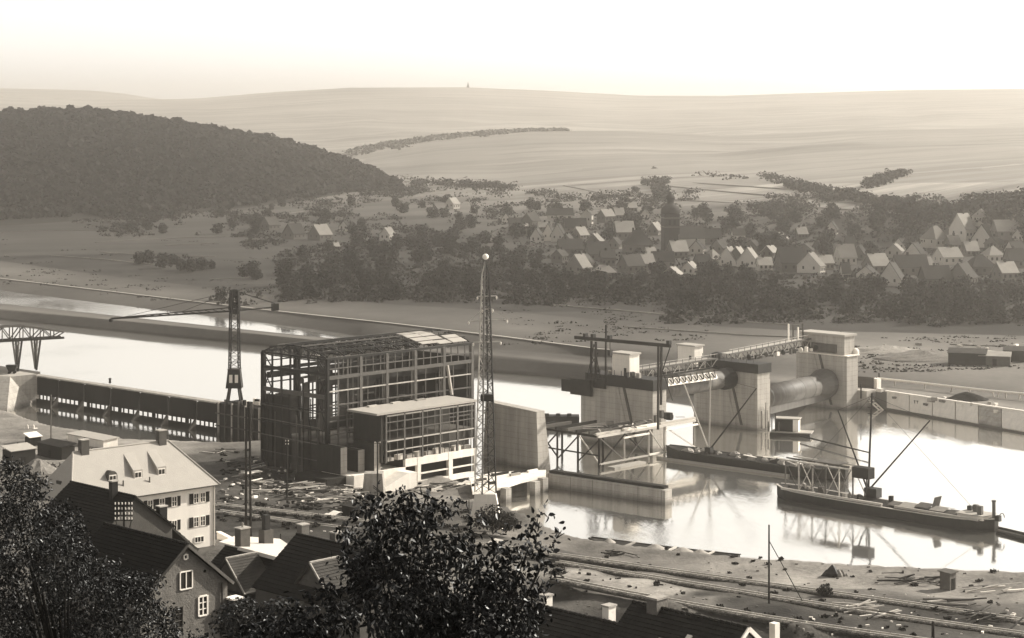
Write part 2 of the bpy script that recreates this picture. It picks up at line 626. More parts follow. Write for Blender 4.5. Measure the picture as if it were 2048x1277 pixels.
hill('far_hill', [(-300, 196), (0, 192), (170, 200), (330, 199), (400, 197), (540, 185), (700, 176), (930, 175), (1100, 182), (1280, 192), (1450, 192), (1600, 187), (1800, 181), (2048, 178), (2400, 172)],
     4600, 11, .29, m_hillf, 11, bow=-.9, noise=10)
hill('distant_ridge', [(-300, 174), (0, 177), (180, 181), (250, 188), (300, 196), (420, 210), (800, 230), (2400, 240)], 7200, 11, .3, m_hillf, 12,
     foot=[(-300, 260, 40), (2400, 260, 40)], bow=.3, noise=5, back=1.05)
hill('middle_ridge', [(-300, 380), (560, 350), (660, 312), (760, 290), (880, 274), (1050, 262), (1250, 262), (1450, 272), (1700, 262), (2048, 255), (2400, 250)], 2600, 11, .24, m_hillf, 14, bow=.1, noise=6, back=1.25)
fh, FP = hill('forest_hill', [(-300, 240), (-100, 228), (0, 223), (130, 217), (230, 224), (330, 240), (430, 256), (540, 276), (620, 296), (700, 324), (740, 342), (780, 362), (810, 383)],
              [(-300, 1750), (300, 1760), (840, 1800)], 0, .05, m_far, 13,
              foot=[(-300, 455, 8), (0, 452, 8), (300, 440, 9), (450, 428, 10), (560, 410, 14), (700, 388, 18), (810, 384, 19)],
              bow=.35, noise=9, px1=800, step=20, back=1.35)
hill('spur_hill', [(1840, 440), (1900, 424), (1960, 410), (2048, 396), (2200, 380), (2400, 370)], 1620, 10, .09, m_far, 15, bow=.3, noise=3, px0=1840, step=20, back=1.3)

# field tracks and plot edges across the valley
m_path = M('field_path', 0.15, var=.3)
for pl in ([(-100, 470), (60, 463), (200, 461)], [(190, 486), (330, 478), (450, 474)], [(330, 492), (430, 487)], [(100, 512), (210, 520), (330, 533)], [(200, 505), (300, 512), (430, 514)], [(420, 560), (520, 555)], [(470, 436), (560, 430), (700, 412)],
           [(700, 408), (820, 396), (900, 385)], [(1060, 605), (1150, 615), (1240, 622), (1480, 645), (1600, 652)], [(1030, 605), (1110, 612)], [(1220, 385), (1300, 398), (1420, 404), (1560, 412), (1700, 420), (1830, 432)],
           [(1330, 372), (1450, 384), (1620, 398), (1800, 416), (1880, 425)], [(1380, 366), (1500, 374), (1650, 384)], [(1130, 372), (1230, 392)], [(1250, 655), (1500, 672), (1700, 680)], [(1600, 690), (1720, 694)], [(1900, 690), (2048, 696)]):
    mb = MB()
    for (xa, ya), (xb, yb) in zip(pl, pl[1:]):
        n = max(2, int(abs(xb - xa) / 14))
        for k in range(n):
            a_, b_ = (gfar(lerp(xa, xb, t), lerp(ya, yb, t), .25) for t in (k / n, (k + 1) / n))
            mb.bar(a_, b_, 1.0 if ya > 440 else 3.0, .3)
    mb.build('field_path', m_path, kind='structure')

# ------------------------------------------------------------------ near bank
SHORE = [(-200, 800), (20, 832), (130, 868), (250, 893), (470, 905), (560, 900), (800, 945), (975, 985), (1000, 1042), (1090, 1080), (1180, 1100),
         (1330, 1121), (1480, 1138), (1600, 1144), (1700, 1153), (1850, 1162), (2048, 1171), (2400, 1190)]
sw = np.array([at(px, py, 0)[:2] for px, py in SHORE])
o_ = np.argsort(sw[:, 0])
sw = sw[o_]
CT = []


def ct(px, py, z, alb):
    p = at(px, py, z)
    CT.append((p.x, p.y, z, alb * (1.0 if p.x > 5 and z < 5.3 and alb > .11 else 1)))


def cy_(px, Y, z, alb):
    CT.append(((px - CX) / F * Y, Y, z, alb))


for a_ in [(20, 845, 1.5, .3), (0, 880, 2.5, .25), (-150, 850, 3, .2), (130, 890, 2.4, .38), (60, 940, 4, .2), (250, 912, 2.3, .38), (420, 920, 3, .09), (470, 960, 4.5, .07), (560, 950, 3.4, .08), (640, 985, 3.8, .12),
           (500, 985, 6, .10), (560, 1010, 6, .09), (620, 1000, 5.5, .12), (700, 1005, 3.2, .14), (780, 1003, 2.0, .2), (850, 990, 1.0, .3), (900, 992, 1.2, .3), (820, 1030, 4.2, .1), (880, 1030, 3.6, .12), (950, 1030, 4.2, .10), (450, 1014, 8, .05), (436, 1026, 8, .06), (600, 1045, 8, .05), (704, 1068, 8, .06),
           (760, 1060, 7.6, .06), (900, 1085, 6.2, .10), (1000, 1078, 4.5, .16), (1102, 1104, 3.8, .12), (1090, 1085, 2.4, .25), (1180, 1108, 2.0, .2), (1300, 1126, 2.2, .2), (1480, 1146, 2.2, .30), (1600, 1158, 2.4, .36), (1450, 1202, 4.2, .03), (1550, 1222, 4.2, .03), (1640, 1242, 4.2, .04), (1400, 1190, 4.2, .04), (1850, 1224, 3.9, .05), (1980, 1246, 3.9, .035), (1760, 1206, 3.9, .08),
           (1700, 1168, 2.4, .36), (1900, 1182, 2.6, .30), (2048, 1186, 2.8, .26), (2300, 1210, 2.8, .25),
           (1250, 1132, 3.8, .12), (1397, 1158, 3.8, .12), (1700, 1190, 3.8, .22), (2060, 1245, 3.8, .15), (1115, 1128, 4.0, .14), (1250, 1150, 4, .2), (1391, 1174, 4.0, .26), (1665, 1222, 4.0, .10), (2060, 1274, 4.0, .10),
           (1150, 1148, 4.8, .46), (1250, 1165, 4.8, .48), (1340, 1180, 4.8, .42), (1420, 1195, 4.6, .25), (1105, 1158, 5.8, .25), (1335, 1196, 5.8, .2), (1600, 1242, 5.8, .16), (1900, 1288, 5.8, .15),
           (1105, 1172, 4.2, .035), (1335, 1212, 4, .035), (1600, 1258, 4, .04), (1900, 1310, 4, .04), (1100, 1200, 3.4, .035), (1250, 1240, 3.2, .03), (1550, 1285, 3.2, .04)]:  # dark slope under the nearest track: its shade is put into the albedo
    ct(*a_)
for a_ in [(1050, 235, 15, .03), (1300, 230, 14, .03), (1500, 230, 14, .03), (2000, 240, 10, .04), (1100, 170, 30, .03), (1500, 170, 29, .03), (2048, 170, 26, .03), (1300, 133, 38, .03), (1700, 133, 36, .03),
           (430, 287, 19, .16), (430, 280, 19.2, .16), (150, 270, 20, .12), (250, 262, 20, .12), (500, 300, 15.5, .3), (560, 292, 16, .34), (640, 300, 15, .2), (480, 318, 12.5, .06), (600, 322, 12, .06), (740, 325, 10, .06),
           (250, 240, 24, .08), (560, 220, 23.5, .04), (690, 220, 23, .04), (800, 230, 20, .04), (400, 160, 36.5, .04), (300, 150, 37.5, .04), (600, 160, 34, .03), (600, 110, 46, .03), (0, 200, 30, .03), (0, 150, 38, .03), (0, 90, 50, .03),
           (900, 150, 36, .03), (900, 80, 54, .03), (1024, 60, 59, .03), (1024, 30, 68, .03), (1024, 0, 77.5, .05), (0, 40, 66, .03), (2048, 60, 58, .03), (-6000, 0, 75, .03), (8000, 0, 75, .03)]:
    cy_(*a_)
CT = np.array(CT)
SXY = CT[:, 1].clip(40)


def znear(x, y, full=False):
    x, y = np.atleast_1d(np.asarray(x, float)), np.atleast_1d(np.asarray(y, float))
    sh = x.shape
    x, y = x.ravel(), y.ravel()
    zz, aa = np.empty_like(x), np.empty_like(x)
    for i in range(0, len(x), 20000):
        dx = x[i:i + 20000, None] - CT[None, :, 0]
        dy = y[i:i + 20000, None] - CT[None, :, 1]
        wt = 1.0 / (dx * dx + dy * dy * 1.3 + 1.5) ** 1.7
        ws = wt.sum(1)
        zz[i:i + 20000] = (wt * CT[None, :, 2]).sum(1) / ws
        aa[i:i + 20000] = (wt * CT[None, :, 3]).sum(1) / ws
    ys = np.interp(x, sw[:, 0], sw[:, 1])
    t = np.clip((ys - y) / 5.0 + 0.35, 0, 1)
    t = t * t * (3 - 2 * t)
    zz = zz * t - 1.6 * (1 - t)
    if full:
        return zz.reshape(sh), aa.reshape(sh), (ys - y).reshape(sh)
    return float(zz[0]) if len(zz) == 1 else zz.reshape(sh)


gx, gy = np.meshgrid(np.arange(-300, 300, 1.6), np.arange(-20, 590, 1.6))
gz, ga, gd = znear(gx, gy, True)
rough = np.clip((gy - 250) / 60, 0, 1) * np.clip(gd / 8, 0, 1)
gz = gz + rough * (fbm(gx * .22, gy * .22, 5) * .7 + fbm(gx * .6, gy * .6, 8) * .35) * np.where(gx > 0, .32, 1.0) + (1 - rough) * fbm(gx * .1, gy * .1, 6) * .5
gm = grid_mesh('near_bank', np.stack([gx, gy, gz], -1), m_ground, ga)
link('near_bank', gm, kind='structure')


def gnear(px, py, dz=0.0):
    """where the sight line through the photo pixel meets the near bank"""
    Ya, Yb = 100.0, 620.0
    s, r = (py - HY) / F, (px - CX) / F
    Y = np.arange(250.0, 600.0, .5) if py < 1100 else np.arange(120.0, 420.0, .5)
    zt = znear(r * Y, Y)
    k = np.argmax(zt >= H - s * Y - 1e-6) if (zt >= H - s * Y).any() else len(Y) - 1
    return Vector((r * Y[k], Y[k], float(max(zt[k], 0.0)) + dz))


# the river itself
me = bpy.data.meshes.new('river')
me.from_pydata([(-900, -10, 0), (900, -10, 0), (900, 1000, 0), (-900, 1000, 0)], [], [(0, 1, 2, 3)])
me.materials.append(m_water)
link('river', me, kind='structure')

# the air of the valley
hz = MB()
hz.frame(Vector((0, 0, 0)), Vector((1, 0, 0)), Vector((0, 1, 0)), UP, -3600, 3600, -60, 8600, -4.5, 215)
mh = bpy.data.materials.new('valley_air')
mh.use_nodes = True
mh.node_tree.nodes.remove(mh.node_tree.nodes['Principled BSDF'])
pv = mh.node_tree.nodes.new('ShaderNodeVolumePrincipled')
pv.inputs['Color'].default_value = (1.0, 0.94, 0.855, 1)
pv.inputs['Density'].default_value = 0.00018
pv.inputs['Anisotropy'].default_value = 0.85
mh.node_tree.links.new(pv.outputs[0], mh.node_tree.nodes['Material Output'].inputs['Volume'])
hz.build('haze', mh, kind='stuff')
# ------------------------------------------------------------------ powerhouse shell
B = -D
C0 = Vector((-39.2, 425.0, 0))


def P(t, wd, z):                                  # t along the long front, wd out towards the river (negative = into the hall)
    return C0 + A * t + D * wd + UP * z


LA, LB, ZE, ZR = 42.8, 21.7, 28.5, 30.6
ph = T('powerhouse', 'unfinished steel-framed power station hall with open roof trusses beside the lattice mast', 'power station', P(0, 0, 4))
mb = MB()
mb.frame(C0, A, B, UP, .6, LA - .2, .6, LB - .6, 2, 9.6)
mb.build('foundation', m_conc_d, ph)
cols = [0, 9.2, 16.8, 25.2, 34.0, LA]
for t in cols:
    for wd in (0, -LB):
        mb = MB()
        top = ZE
        mb.bar(P(t, wd, 4 if wd else 7), P(t, wd, top), .62, .62, A)
        for s in (-1, 1):
            mb.bar(P(t + s * .36, wd, 7), P(t + s * .36, wd, top), .10, .8, A)
        mb.build('column', m_steel_l if wd == 0 and t > 1 else m_steel, ph)
for t in (3.0, 5.6):
    mb = MB()
    mb.bar(P(t, 0, 7), P(t, 0, ZE), .32, .32, A)
    mb.build('post', m_steel_l, ph)
ts = sorted(set([x for x in np.linspace(0, LA, 21)]))
for t in ts:                                      # short studs of the eaves lattice and thin wall studs
    mb = MB()
    mb.bar(P(t, .05, 24.6), P(t, .05, ZE), .2, .2, A)
    mb.build('eaves_stud', m_steel_l, ph)
for k, t in enumerate(ts[1::2]):
    mb = MB()
    mb.bar(P(t + .6, .1, 17.8 if 5.4 < t < 34 else 9), P(t + .6, .1, 24.6), .16, .16, A)
    mb.build('wall_stud', m_steel_l, ph)
for z, h_, mt in ((ZE, .5, m_steel), (26.4, .22, m_steel_l), (24.5, .75, m_steel_l), (21.6, .25, m_steel_w), (18.6, .3, m_steel_l), (15.2, .25, m_steel_l), (12.4, .25, m_steel_l)):
    mb = MB()
    mb.bar(P(-.3, .12, z), P(LA + .3, .12, z), .3, h_)
    mb.build('girt', mt, ph)
    mb = MB()
    mb.bar(P(-.3, -LB, z), P(LA + .3, -LB, z), .3, h_)
    mb.build('girt', m_steel, ph)
# gable end towards the hill: posts, rails, braces
for i in range(1, 7):
    wd = -LB * i / 7
    mb = MB()
    z = lerp(ZE, ZR, 1 - abs(2 * i / 7 - 1))
    mb.bar(P(0, wd, 5), P(0, wd, z), .34, .34, B)
    mb.build('gable_post', m_steel, ph)
for z, h_ in ((ZE - .1, .4), (25.2, .7), (20.4, .9), (17.2, .25), (13.2, .25)):
    mb = MB()
    mb.bar(P(-.1, 0, z), P(-.1, -LB, z), .3, h_)
    mb.build('gable_rail', m_steel_l if z == 20.4 else m_steel, ph)
for (w0, z0, w1, z1) in ((0, 20.4, -3.1, 25), (-3.1, 20.4, 0, 25), (-LB, 20.4, -LB + 3.1, 25), (-LB + 3.1, 20.4, -LB, 25), (-LB, 17, -LB + 3.1, 20.4), (-LB + 3.1, 25.2, -LB, 28.3), (0, 25.2, -3.1, 28.3), (0, 13.2, -3.1, 20.4)):
    mb = MB()
    mb.bar(P(-.05, w0, z0), P(-.05, w1, z1), .2, .2)
    mb.build('brace', m_steel, ph)
# roof trusses across the hall
for i, t in enumerate(np.linspace(0, LA, 9)):
    mb = MB()
    prev = None
    n = 10
    for k in range(n + 1):
        wd = -LB * k / n
        zt = ZE + (ZR - ZE) * (1 - (2 * k / n - 1) ** 2) ** .8
        zb = ZE - .6 if 0 < k < n else ZE - .1
        if prev:
            mb.bar(P(t, prev[0], prev[1]), P(t, wd, zt), .26)
            mb.bar(P(t, prev[0], prev[2]), P(t, wd, zb), .2)
            mb.bar(P(t, prev[0], prev[1] if k % 2 else prev[2]), P(t, wd, zb if k % 2 else zt), .13)
        mb.bar(P(t, wd, zb), P(t, wd, zt), .13)
        prev = (wd, zt, zb)
    mb.build('roof_truss', m_steel, ph)
for k in range(9):
    wd = -LB * k / 8
    zt = ZE + (ZR - ZE) * (1 - (2 * k / 8 - 1) ** 2) ** .8 + .2
    mb = MB()
    mb.bar(P(-.4, wd, zt), P(LA + .4, wd, zt), .22, .26)
    mb.build('purlin', m_steel if k % 3 else m_steel_l, ph)
for i in range(8):                                 # diagonal wind bracing in the roof plane
    mb = MB()
    t0, t1 = LA * i / 8, LA * (i + 1) / 8
    mb.bar(P(t0, -2, ZE + .4), P(t1, -LB / 2, ZR), .14)
    mb.bar(P(t1, -2, ZE + .4), P(t0, -LB / 2, ZR), .14)
    mb.bar(P(t0, -LB / 2, ZR), P(t1, -LB + 2, ZE + .4), .14)
    mb.build('wind_brace', m_steel_l if i % 2 else m_steel, ph)
# crane girder and its brackets inside
for wd in (-1.2, -LB + 1.2):
    mb = MB()
    mb.bar(P(.2, wd, 23.4), P(LA - .2, wd, 23.4), .6, 1.3)
    mb.build('crane_girder', m_steel, ph)
# first roof plates laid at the far end
for (t0, t1, w0, w1) in ((28.5, 33, -1.0, -7.6), (33.2, 37, -.4, -7.4), (33, 36.8, -7.8, -10.6), (37.4, 41.8, -.4, -4.4), (29, 32.4, -7.9, -10.4)):
    mb = MB()
    zf = lambda wd: ZE + (ZR - ZE) * (1 - (2 * -wd / LB - 1) ** 2) ** .8 + .42
    mb.slab([P(t0, w0, zf(w0)), P(t1, w0, zf(w0)), P(t1, w1, zf(w1)), P(t0, w1, zf(w1))], .12)
    mb.build('roof_plate', m_canvas if t0 in (33, 29) else m_roofl, ph)
# rear wall of the hall with tall window openings
mw = M('hall_brick', 0.035, var=.3, scale=.6, lines=.2, line_gap=.5)
wins = [(3.0, 5.0), (8.6, 10.6), (12.4, 14.6), (19.2, 21.4)]
xs = [0.3] + [x for w_ in wins for x in w_] + [LA - .3]
yb = LB - .9
for i in range(0, len(xs), 2):
    mb = MB()
    mb.frame(C0, A, B, UP, xs[i], xs[i + 1], yb, yb + .5, 9.6, (15, 19, 20.5, 23, 24)[i // 2])
    mb.build('rear_wall', mw, ph)
for a_, b_ in wins:
    mb = MB()
    mb.frame(C0, A, B, UP, a_, b_, yb, yb + .5, 9.6, 12.2)
    mb.build('wall_spandrel', mw, ph)
    mb = MB()
    mb.frame(C0, A, B, UP, a_, b_, yb, yb + .5, 20.5 if a_ > 4 else 18, 22 if a_ > 4 else 19)
    mb.build('wall_spandrel', mw, ph)
    mb = MB()
    mb.frame(C0, A, B, UP, (a_ + b_) / 2 - .14, (a_ + b_) / 2 + .14, yb + .1, yb + .35, 12.2, 20.5 if a_ > 4 else 18)
    for z in (14.6, 17.2):
        mb.frame(C0, A, B, UP, a_, b_, yb + .12, yb + .33, z, z + .2)
    mb.build('window_bars', m_steel, ph)
mb = MB()
mb.frame(C0, A, B, UP, LA - .75, LA - .35, .3, LB - 1, 9.6, 25.5)
mb.build('end_wall', mw, ph)
mb = MB()
mb.frame(C0, A, B, UP, .25, .6, 13.2, LB - .2, 1, 19.2)
mb.build('gable_wall', mw, ph)
mb = MB()
mb.frame(C0, A, B, UP, .25, .6, .5, 8.2, 3, 10.5)
mb.build('gable_wall', mw, ph)
# interior scaffolding
for i in range(14):
    mb = MB()
    t = 2 + i * 2.9
    wd = -4 - (i % 3) * 4.5
    mb.bar(P(t, wd, 9.6), P(t, wd, 20 + 2 * (i % 3)), .18)
    mb.build('scaffold_pole', m_wood, ph)
for i in range(6):
    mb = MB()
    mb.bar(P(3 + i * 5, -4 - (i % 2) * 4.5, 12.5 + 2 * (i % 3)), P(12 + i * 5, -4 - (i % 2) * 4.5, 12.5 + 2 * (i % 3)), .2)
    mb.build('scaffold_rail', m_wood, ph)
mb = MB()
mb.bar(P(36.2, .4, 17.5), P(35.0, .2, 24.2), .35, .7)
mb.build('leaning_plank', m_wood_l, ph)

for i in range(9):
    wd = -LB * (i + .5) / 9
    mb = MB()
    mb.bar(P(-1.6, wd, 3), P(-1.6, wd, 16 + 4 * (i % 3)), .16)
    mb.build('scaffold_pole', m_wood_d if i % 3 else m_wood, ph)
for z in (7, 10.5, 14, 17):
    mb = MB()
    mb.bar(P(-1.6, -1, z), P(-1.6, -LB + 1, z + .2), .16)
    mb.build('scaffold_rail', m_wood, ph)
for i in range(30):
    mb = MB()
    t, wd, z = R.uniform(1, LA - 3), -R.uniform(2, LB - 2), ZE - R.uniform(.2, 1.2)
    a_ = R.uniform(0, 3.14)
    mb.bar(P(t, wd, z), P(t + 3 * math.cos(a_), wd + 3 * math.sin(a_), z + R.uniform(0, .8)), R.uniform(.2, .5), .15)
    mb.build('staging_plank', R.choice([m_wood, m_wood_l, m_wood_d]), ph)
for i in range(20):
    mb = MB()
    t, wd = R.uniform(1, LA - 2), -R.uniform(1.5, LB - 3)
    z = R.uniform(11, 23)
    if i % 2:
        mb.bar(P(t, wd, 9.6), P(t + R.uniform(-.3, .3), wd, z), .2)
    else:
        mb.bar(P(t, wd, z), P(min(t + R.uniform(4, 9), LA - 1), wd, z + R.uniform(-.4, .4)), .2, .3)
    mb.build('interior_timber', R.choice([m_wood, m_wood_d, m_wood_d, m_steel_l]), ph)

# annex with flat pale roof
an = T('annex', 'low glazed-front annex with flat pale roof slab against the power station', 'annex', P(10, 5, 6))
T0, T1, WA = 5.4, 34.3, 9.6
mb = MB()
mb.frame(C0, A, D, UP, T0 - .4, T1 + .4, .5, WA + .5, 17.05, 17.5)
mb.build('roof_slab', m_roofl, an)
for (t, w_) in ((10, 1.2), (17, 1.0), (24, 1.3)):
    mb = MB()
    mb.frame(C0, A, D, UP, t, t + 2.6, w_, w_ + .9, 17.5, 17.8)
    mb.build('roof_board', m_wood_l, an)
for i in range(6):
    t = lerp(8.0, T1, i / 5)
    mb = MB()
    mb.bar(P(t, WA, 6.7), P(t, WA, 17.05), .42, .42, A)
    mb.build('column', m_steel_l, an)
for i in range(12):
    t = lerp(8.0, T1, (i + .5) / 12)
    mb = MB()
    mb.bar(P(t, WA + .03, 6.9), P(t, WA + .03, 17.05), .14, .14, A)
    mb.build('mullion', m_steel_l, an)
for z, s in ((9.1, .2), (11.2, .25), (13.4, .2), (15.2, .2), (16.6, .3)):
    mb = MB()
    mb.bar(P(7.9, WA + .1, z), P(T1 + .1, WA + .1, z), .2, s)
    mb.build('transom', m_steel_w if z in (11.2, 9.1, 16.6) else m_steel_l, an)
mb = MB()
mb.frame(C0, A, D, UP, 8, T1, 1.0, 1.5, 6.8, 17.0)
mb.build('rear_wall', mw, an)
mb = MB()
mb.frame(C0, A, D, UP, 6.6, 7.2, .8, WA, 6.8, 17.0)
mb.build('side_wall', m_conc_k, an)
mb = MB()
mb.frame(C0, A, D, UP, 8.3, T1, 1.6, WA - .8, 11.0, 11.35)
mb.build('gallery_floor', m_conc_d, an)
for i in range(9):
    t = 9 + i * 2.8
    mb = MB()
    mb.frame(C0, A, D, UP, t, t + 1.8 + (i % 3) * .3, WA - 1.6, WA - .5, 6.8, 7.5 + .35 * (i % 2))
    mb.build('sill_block', m_conc_w if i % 2 else m_conc, an)
# white substructure with three dark openings
mb = MB()
xs = [-1.2, 13.4, 16.9, 17.9, 26.2, 27.4, 34.1, 34.6]
for i in range(0, 8, 2):
    mb.frame(C0, A, D, UP, xs[i], xs[i + 1], WA - .5, WA + .3, .6, 6.8 if i else 5.2)
for i in (1, 3, 5):
    mb.frame(C0, A, D, UP, xs[i], xs[i + 1], WA - .5, WA + .25, 5.2, 6.79)
    mb.frame(C0, A, D, UP, xs[i], xs[i + 1], WA - .5, WA + .25, .6, 1.7)
    mb.frame(C0, A, D, UP, xs[i], xs[i + 1], WA - .1, WA + .2, 3.1, 3.4)
mb.build('substructure', m_conc_w, an)
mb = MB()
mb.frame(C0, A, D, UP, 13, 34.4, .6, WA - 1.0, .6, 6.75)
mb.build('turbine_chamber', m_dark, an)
mb = MB()
mb.frame(C0, A, D, UP, -1.2, 13.2, -.5, WA - .55, .6, 5.0)
mb.build('apron_slab', m_conc_w, an)
mb = MB()
mb.prism([P(-1.3, WA + .3, .6), P(11, WA + .3, .6), P(11, WA + .3, 4.7)], D * 3.5)
mb.prism([P(11, WA + .3, .6), P(13.4, WA + .3, .6), P(13.4, WA + .3, 4.6), P(11, WA + .3, 4.7)], D * 3.5)
mb.build('ramp', m_conc_w, an)
for t, w0, w1, z1 in ((-.9, -1.5, 6.2, 10.6), (3.6, 1.2, 6.6, 9.6), (6.0, 3.0, 9.0, 11.2)):
    mb = MB()
    mb.frame(C0, A, D, UP, t - .8, t + .8, w0, w1, 5.0, z1)
    mb.build('cross_wall', m_conc_k, an)
    mb = MB()
    mb.frame(C0, A, D, UP, t - .8, t + .8, w1, w1 + .15, 5.0, z1 + .05)
    mb.frame(C0, A, D, UP, t + .801, t + .9, w0 + .5, w1 + .15, 5.0, z1 + .05)
    mb.build('painted_lit_facing', m_conc, an)  # pale end and flank facings paint the sunlit edges of the dark walls
mb = MB()
mb.frame(C0, A, D, UP, -6.5, -1.3, -3, 7.5, 1, 4.8)
mb.build('lower_slab', m_conc_k, an)

# dividing pier beside the tailrace
dv = T('dividing_pier', 'big plain concrete pier rising from the water just behind the lattice mast', 'pier', Vector((3, 455, 0)))
q0 = Vector((6.0, 453, 0))
mb = MB()
mb.loft([q0 - A * 0 + UP * -1.5, q0 + A * 4.2 + UP * -1.5, q0 + A * 4.2 + B * 18 + UP * -1.5, q0 + B * 18 + UP * -1.5],
        [q0 + B * .6 + UP * 13.2, q0 + A * 2.6 + B * .6 + UP * 13.2, q0 + A * 2.6 + B * 17 + UP * 14, q0 + B * 17 + UP * 14])
mb.build('shaft', m_conc, dv)

# ------------------------------------------------------------------ gate wall with seven bays
G0, G1 = Vector((-132.5, 560, 0)), Vector((-72.4, 505.5, 0))
gd_ = (G1 - G0).normalized()
gn = Vector((-gd_.y, gd_.x, 0))
if gn.y > 0:
    gn = -gn
GL = (G1 - G0).length
gw = T('gate_wall', 'long dark sluice wall with a row of bright slots above the still basin', 'sluice', G0)
bays = []
for px in (76, 120, 171, 224, 282, 340, 396, 450):
    r = (px - CX) / F
    # along the wall: x = r*y
    t = (r * G0.y - G0.x) / (gd_.x - r * gd_.y)
    bays.append(t)
ZT = 7.7
for i in range(7):
    b0, b1 = bays[i], bays[i + 1]
    mb = MB()
    mb.prism([G0 + gd_ * (b0 + .25) + UP * 2.4, G0 + gd_ * (b1 - .25) + UP * 2.4, G0 + gd_ * (b1 - .25) + UP * (ZT - .7), G0 + gd_ * (b1 - 1.0) + UP * (ZT - .25), G0 + gd_ * (b0 + 1.0) + UP * (ZT - .25), G0 + gd_ * (b0 + .25) + UP * (ZT - .7)], gn * .5)
    mb.build('gate_panel', m_gate_d, gw)
    mb = MB()
    mb.frame(G0, gd_, gn, UP, b0 + .2, b1 - .2, .1, .7, -1.5, 1.25)
    mb.build('sill', m_gate_d, gw)
    n = 5
    for k in range(n + 1):
        mb = MB()
        t = lerp(b0 + 1.2, b1 - .8, k / n)
        wd = .25 + (.9 if (k * 7 + i * 3) % 5 == 1 else 0)
        mb.frame(G0, gd_, gn, UP, t, t + wd, .15, .5, 1.2, 2.45)
        mb.build('slot_post', m_gate_d, gw)
for i, t in enumerate(bays[1:]):
    mb = MB()
    o = G0 + gd_ * (t - .45)
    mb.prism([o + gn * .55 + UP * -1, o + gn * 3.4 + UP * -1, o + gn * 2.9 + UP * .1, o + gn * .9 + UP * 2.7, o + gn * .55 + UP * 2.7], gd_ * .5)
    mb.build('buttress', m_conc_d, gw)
mb = MB()
mb.frame(G0, gd_, gn, UP, -2, GL + 2, -1.6, .9, ZT - .25, ZT + .1)
mb.build('crest_walkway', m_conc, gw)
# end wing wall with lit sloping face
ww = T('wing_wall', 'sloping pale concrete wing wall at the head of the dark sluice wall', 'wall', G0 + gn * 8)
mb = MB()
g1_, b1w = Vector((-139.5, 556, 0)), Vector((-136.4, 539.5, 0))
lft = Vector((-6, 1.5, 0))
mb.loft([G0 + gn * .8 + UP * -1, b1w + UP * -1, b1w + lft * .5 + UP * -1, G0 - gd_ * 9 + UP * -1],
        [G0 + gn * .3 - gd_ * .4 + UP * 8.1, g1_ + UP * 7.9, g1_ + lft + UP * 7.9, G0 - gd_ * 9 + UP * 8.1])
mb.build('wall_body', m_conc, ww)
mb = MB()
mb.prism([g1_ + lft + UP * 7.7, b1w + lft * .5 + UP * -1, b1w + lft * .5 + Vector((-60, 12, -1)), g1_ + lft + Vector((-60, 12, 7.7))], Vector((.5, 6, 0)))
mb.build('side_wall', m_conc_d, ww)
gf = T('crane_ground', 'dark raised earth bank behind the pale sloping wing wall', 'bank', G0 - gd_ * 20)
mb = MB()
mb.box(G0 - gd_ * 30 + gn * 2, gd_, gn, 44, 16, -1, 7.5)
mb.build('earth', m_conc_d, gf)
# intake block that carries the tower crane
ib = T('intake_block', 'low dark intake block carrying the tower crane at the end of the sluice wall', 'intake', G1)
mb = MB()
mb.frame(G1, gd_, gn, UP, .2, 19, -4, 3.2, -1.5, 8.2)
mb.build('wall', m_gate_d, ib)
for i in range(7):
    mb = MB()
    t = 1.2 + i * 2.6
    mb.frame(G1, gd_, gn, UP, t, t + .35, 3.2, 3.6, -.5, 8.6 + .8 * (i % 2))
    mb.build('form_post', m_wood if i % 2 else m_conc, ib)
for z in (2.5, 5.6):
    mb = MB()
    mb.frame(G1, gd_, gn, UP, .5, 18.5, 3.62, 3.8, z, z + .3)
    mb.build('form_rail', m_wood, ib)
for i in range(11):
    mb = MB()
    t = R.uniform(7, 18)
    p = G1 + gd_ * t + gn * R.uniform(-3, 2.5)
    mb.box(p, gd_, gn, R.uniform(.6, 1.8), R.uniform(.5, 1.1), 8.2, 8.7 + R.random())
    mb.build('roof_clutter', m_frame if i % 3 else m_wood_d, ib)
b_ = T('bollard', 'small dark bollard alone on the crest of the sluice wall', 'bollard', at(220, 767, ZT))
mb = MB()
mb.lathe(at(220, 767, ZT + .1), [(.35, 0), (.3, 1.0), (.42, 1.1), (.42, 1.3), (.1, 1.45)], 10)
mb.build('post', m_steel, b_)
for i, px in enumerate((55, 67)):
    p = gnear(px, 860)
    b_ = T('marker_post', ('plain white marker post on the basin bank' if i == 0 else 'white marker post with small footing on the basin bank'), 'post', p, 'white marker posts by the basin')
    mb = MB()
    mb.lathe(p + UP * -.3, [(.28, 0), (.24, 1.3), (.12, 1.5)], 8)
    mb.build('post', m_frame, b_)
    if i:
        mb = MB()
        mb.box(p + Vector((.4, 0, 0)), A, D, 1.2, .8, p.z - .2, p.z + .35)
        mb.build('footing', m_conc_w, b_)

# ------------------------------------------------------------------ weir piers, roller gates, bridges
P1, P2, P3 = Vector((33.6, 477.5, 0)), Vector((62.6, 510, 0)), Vector((91.4, 546, 0))
PT = 14.6


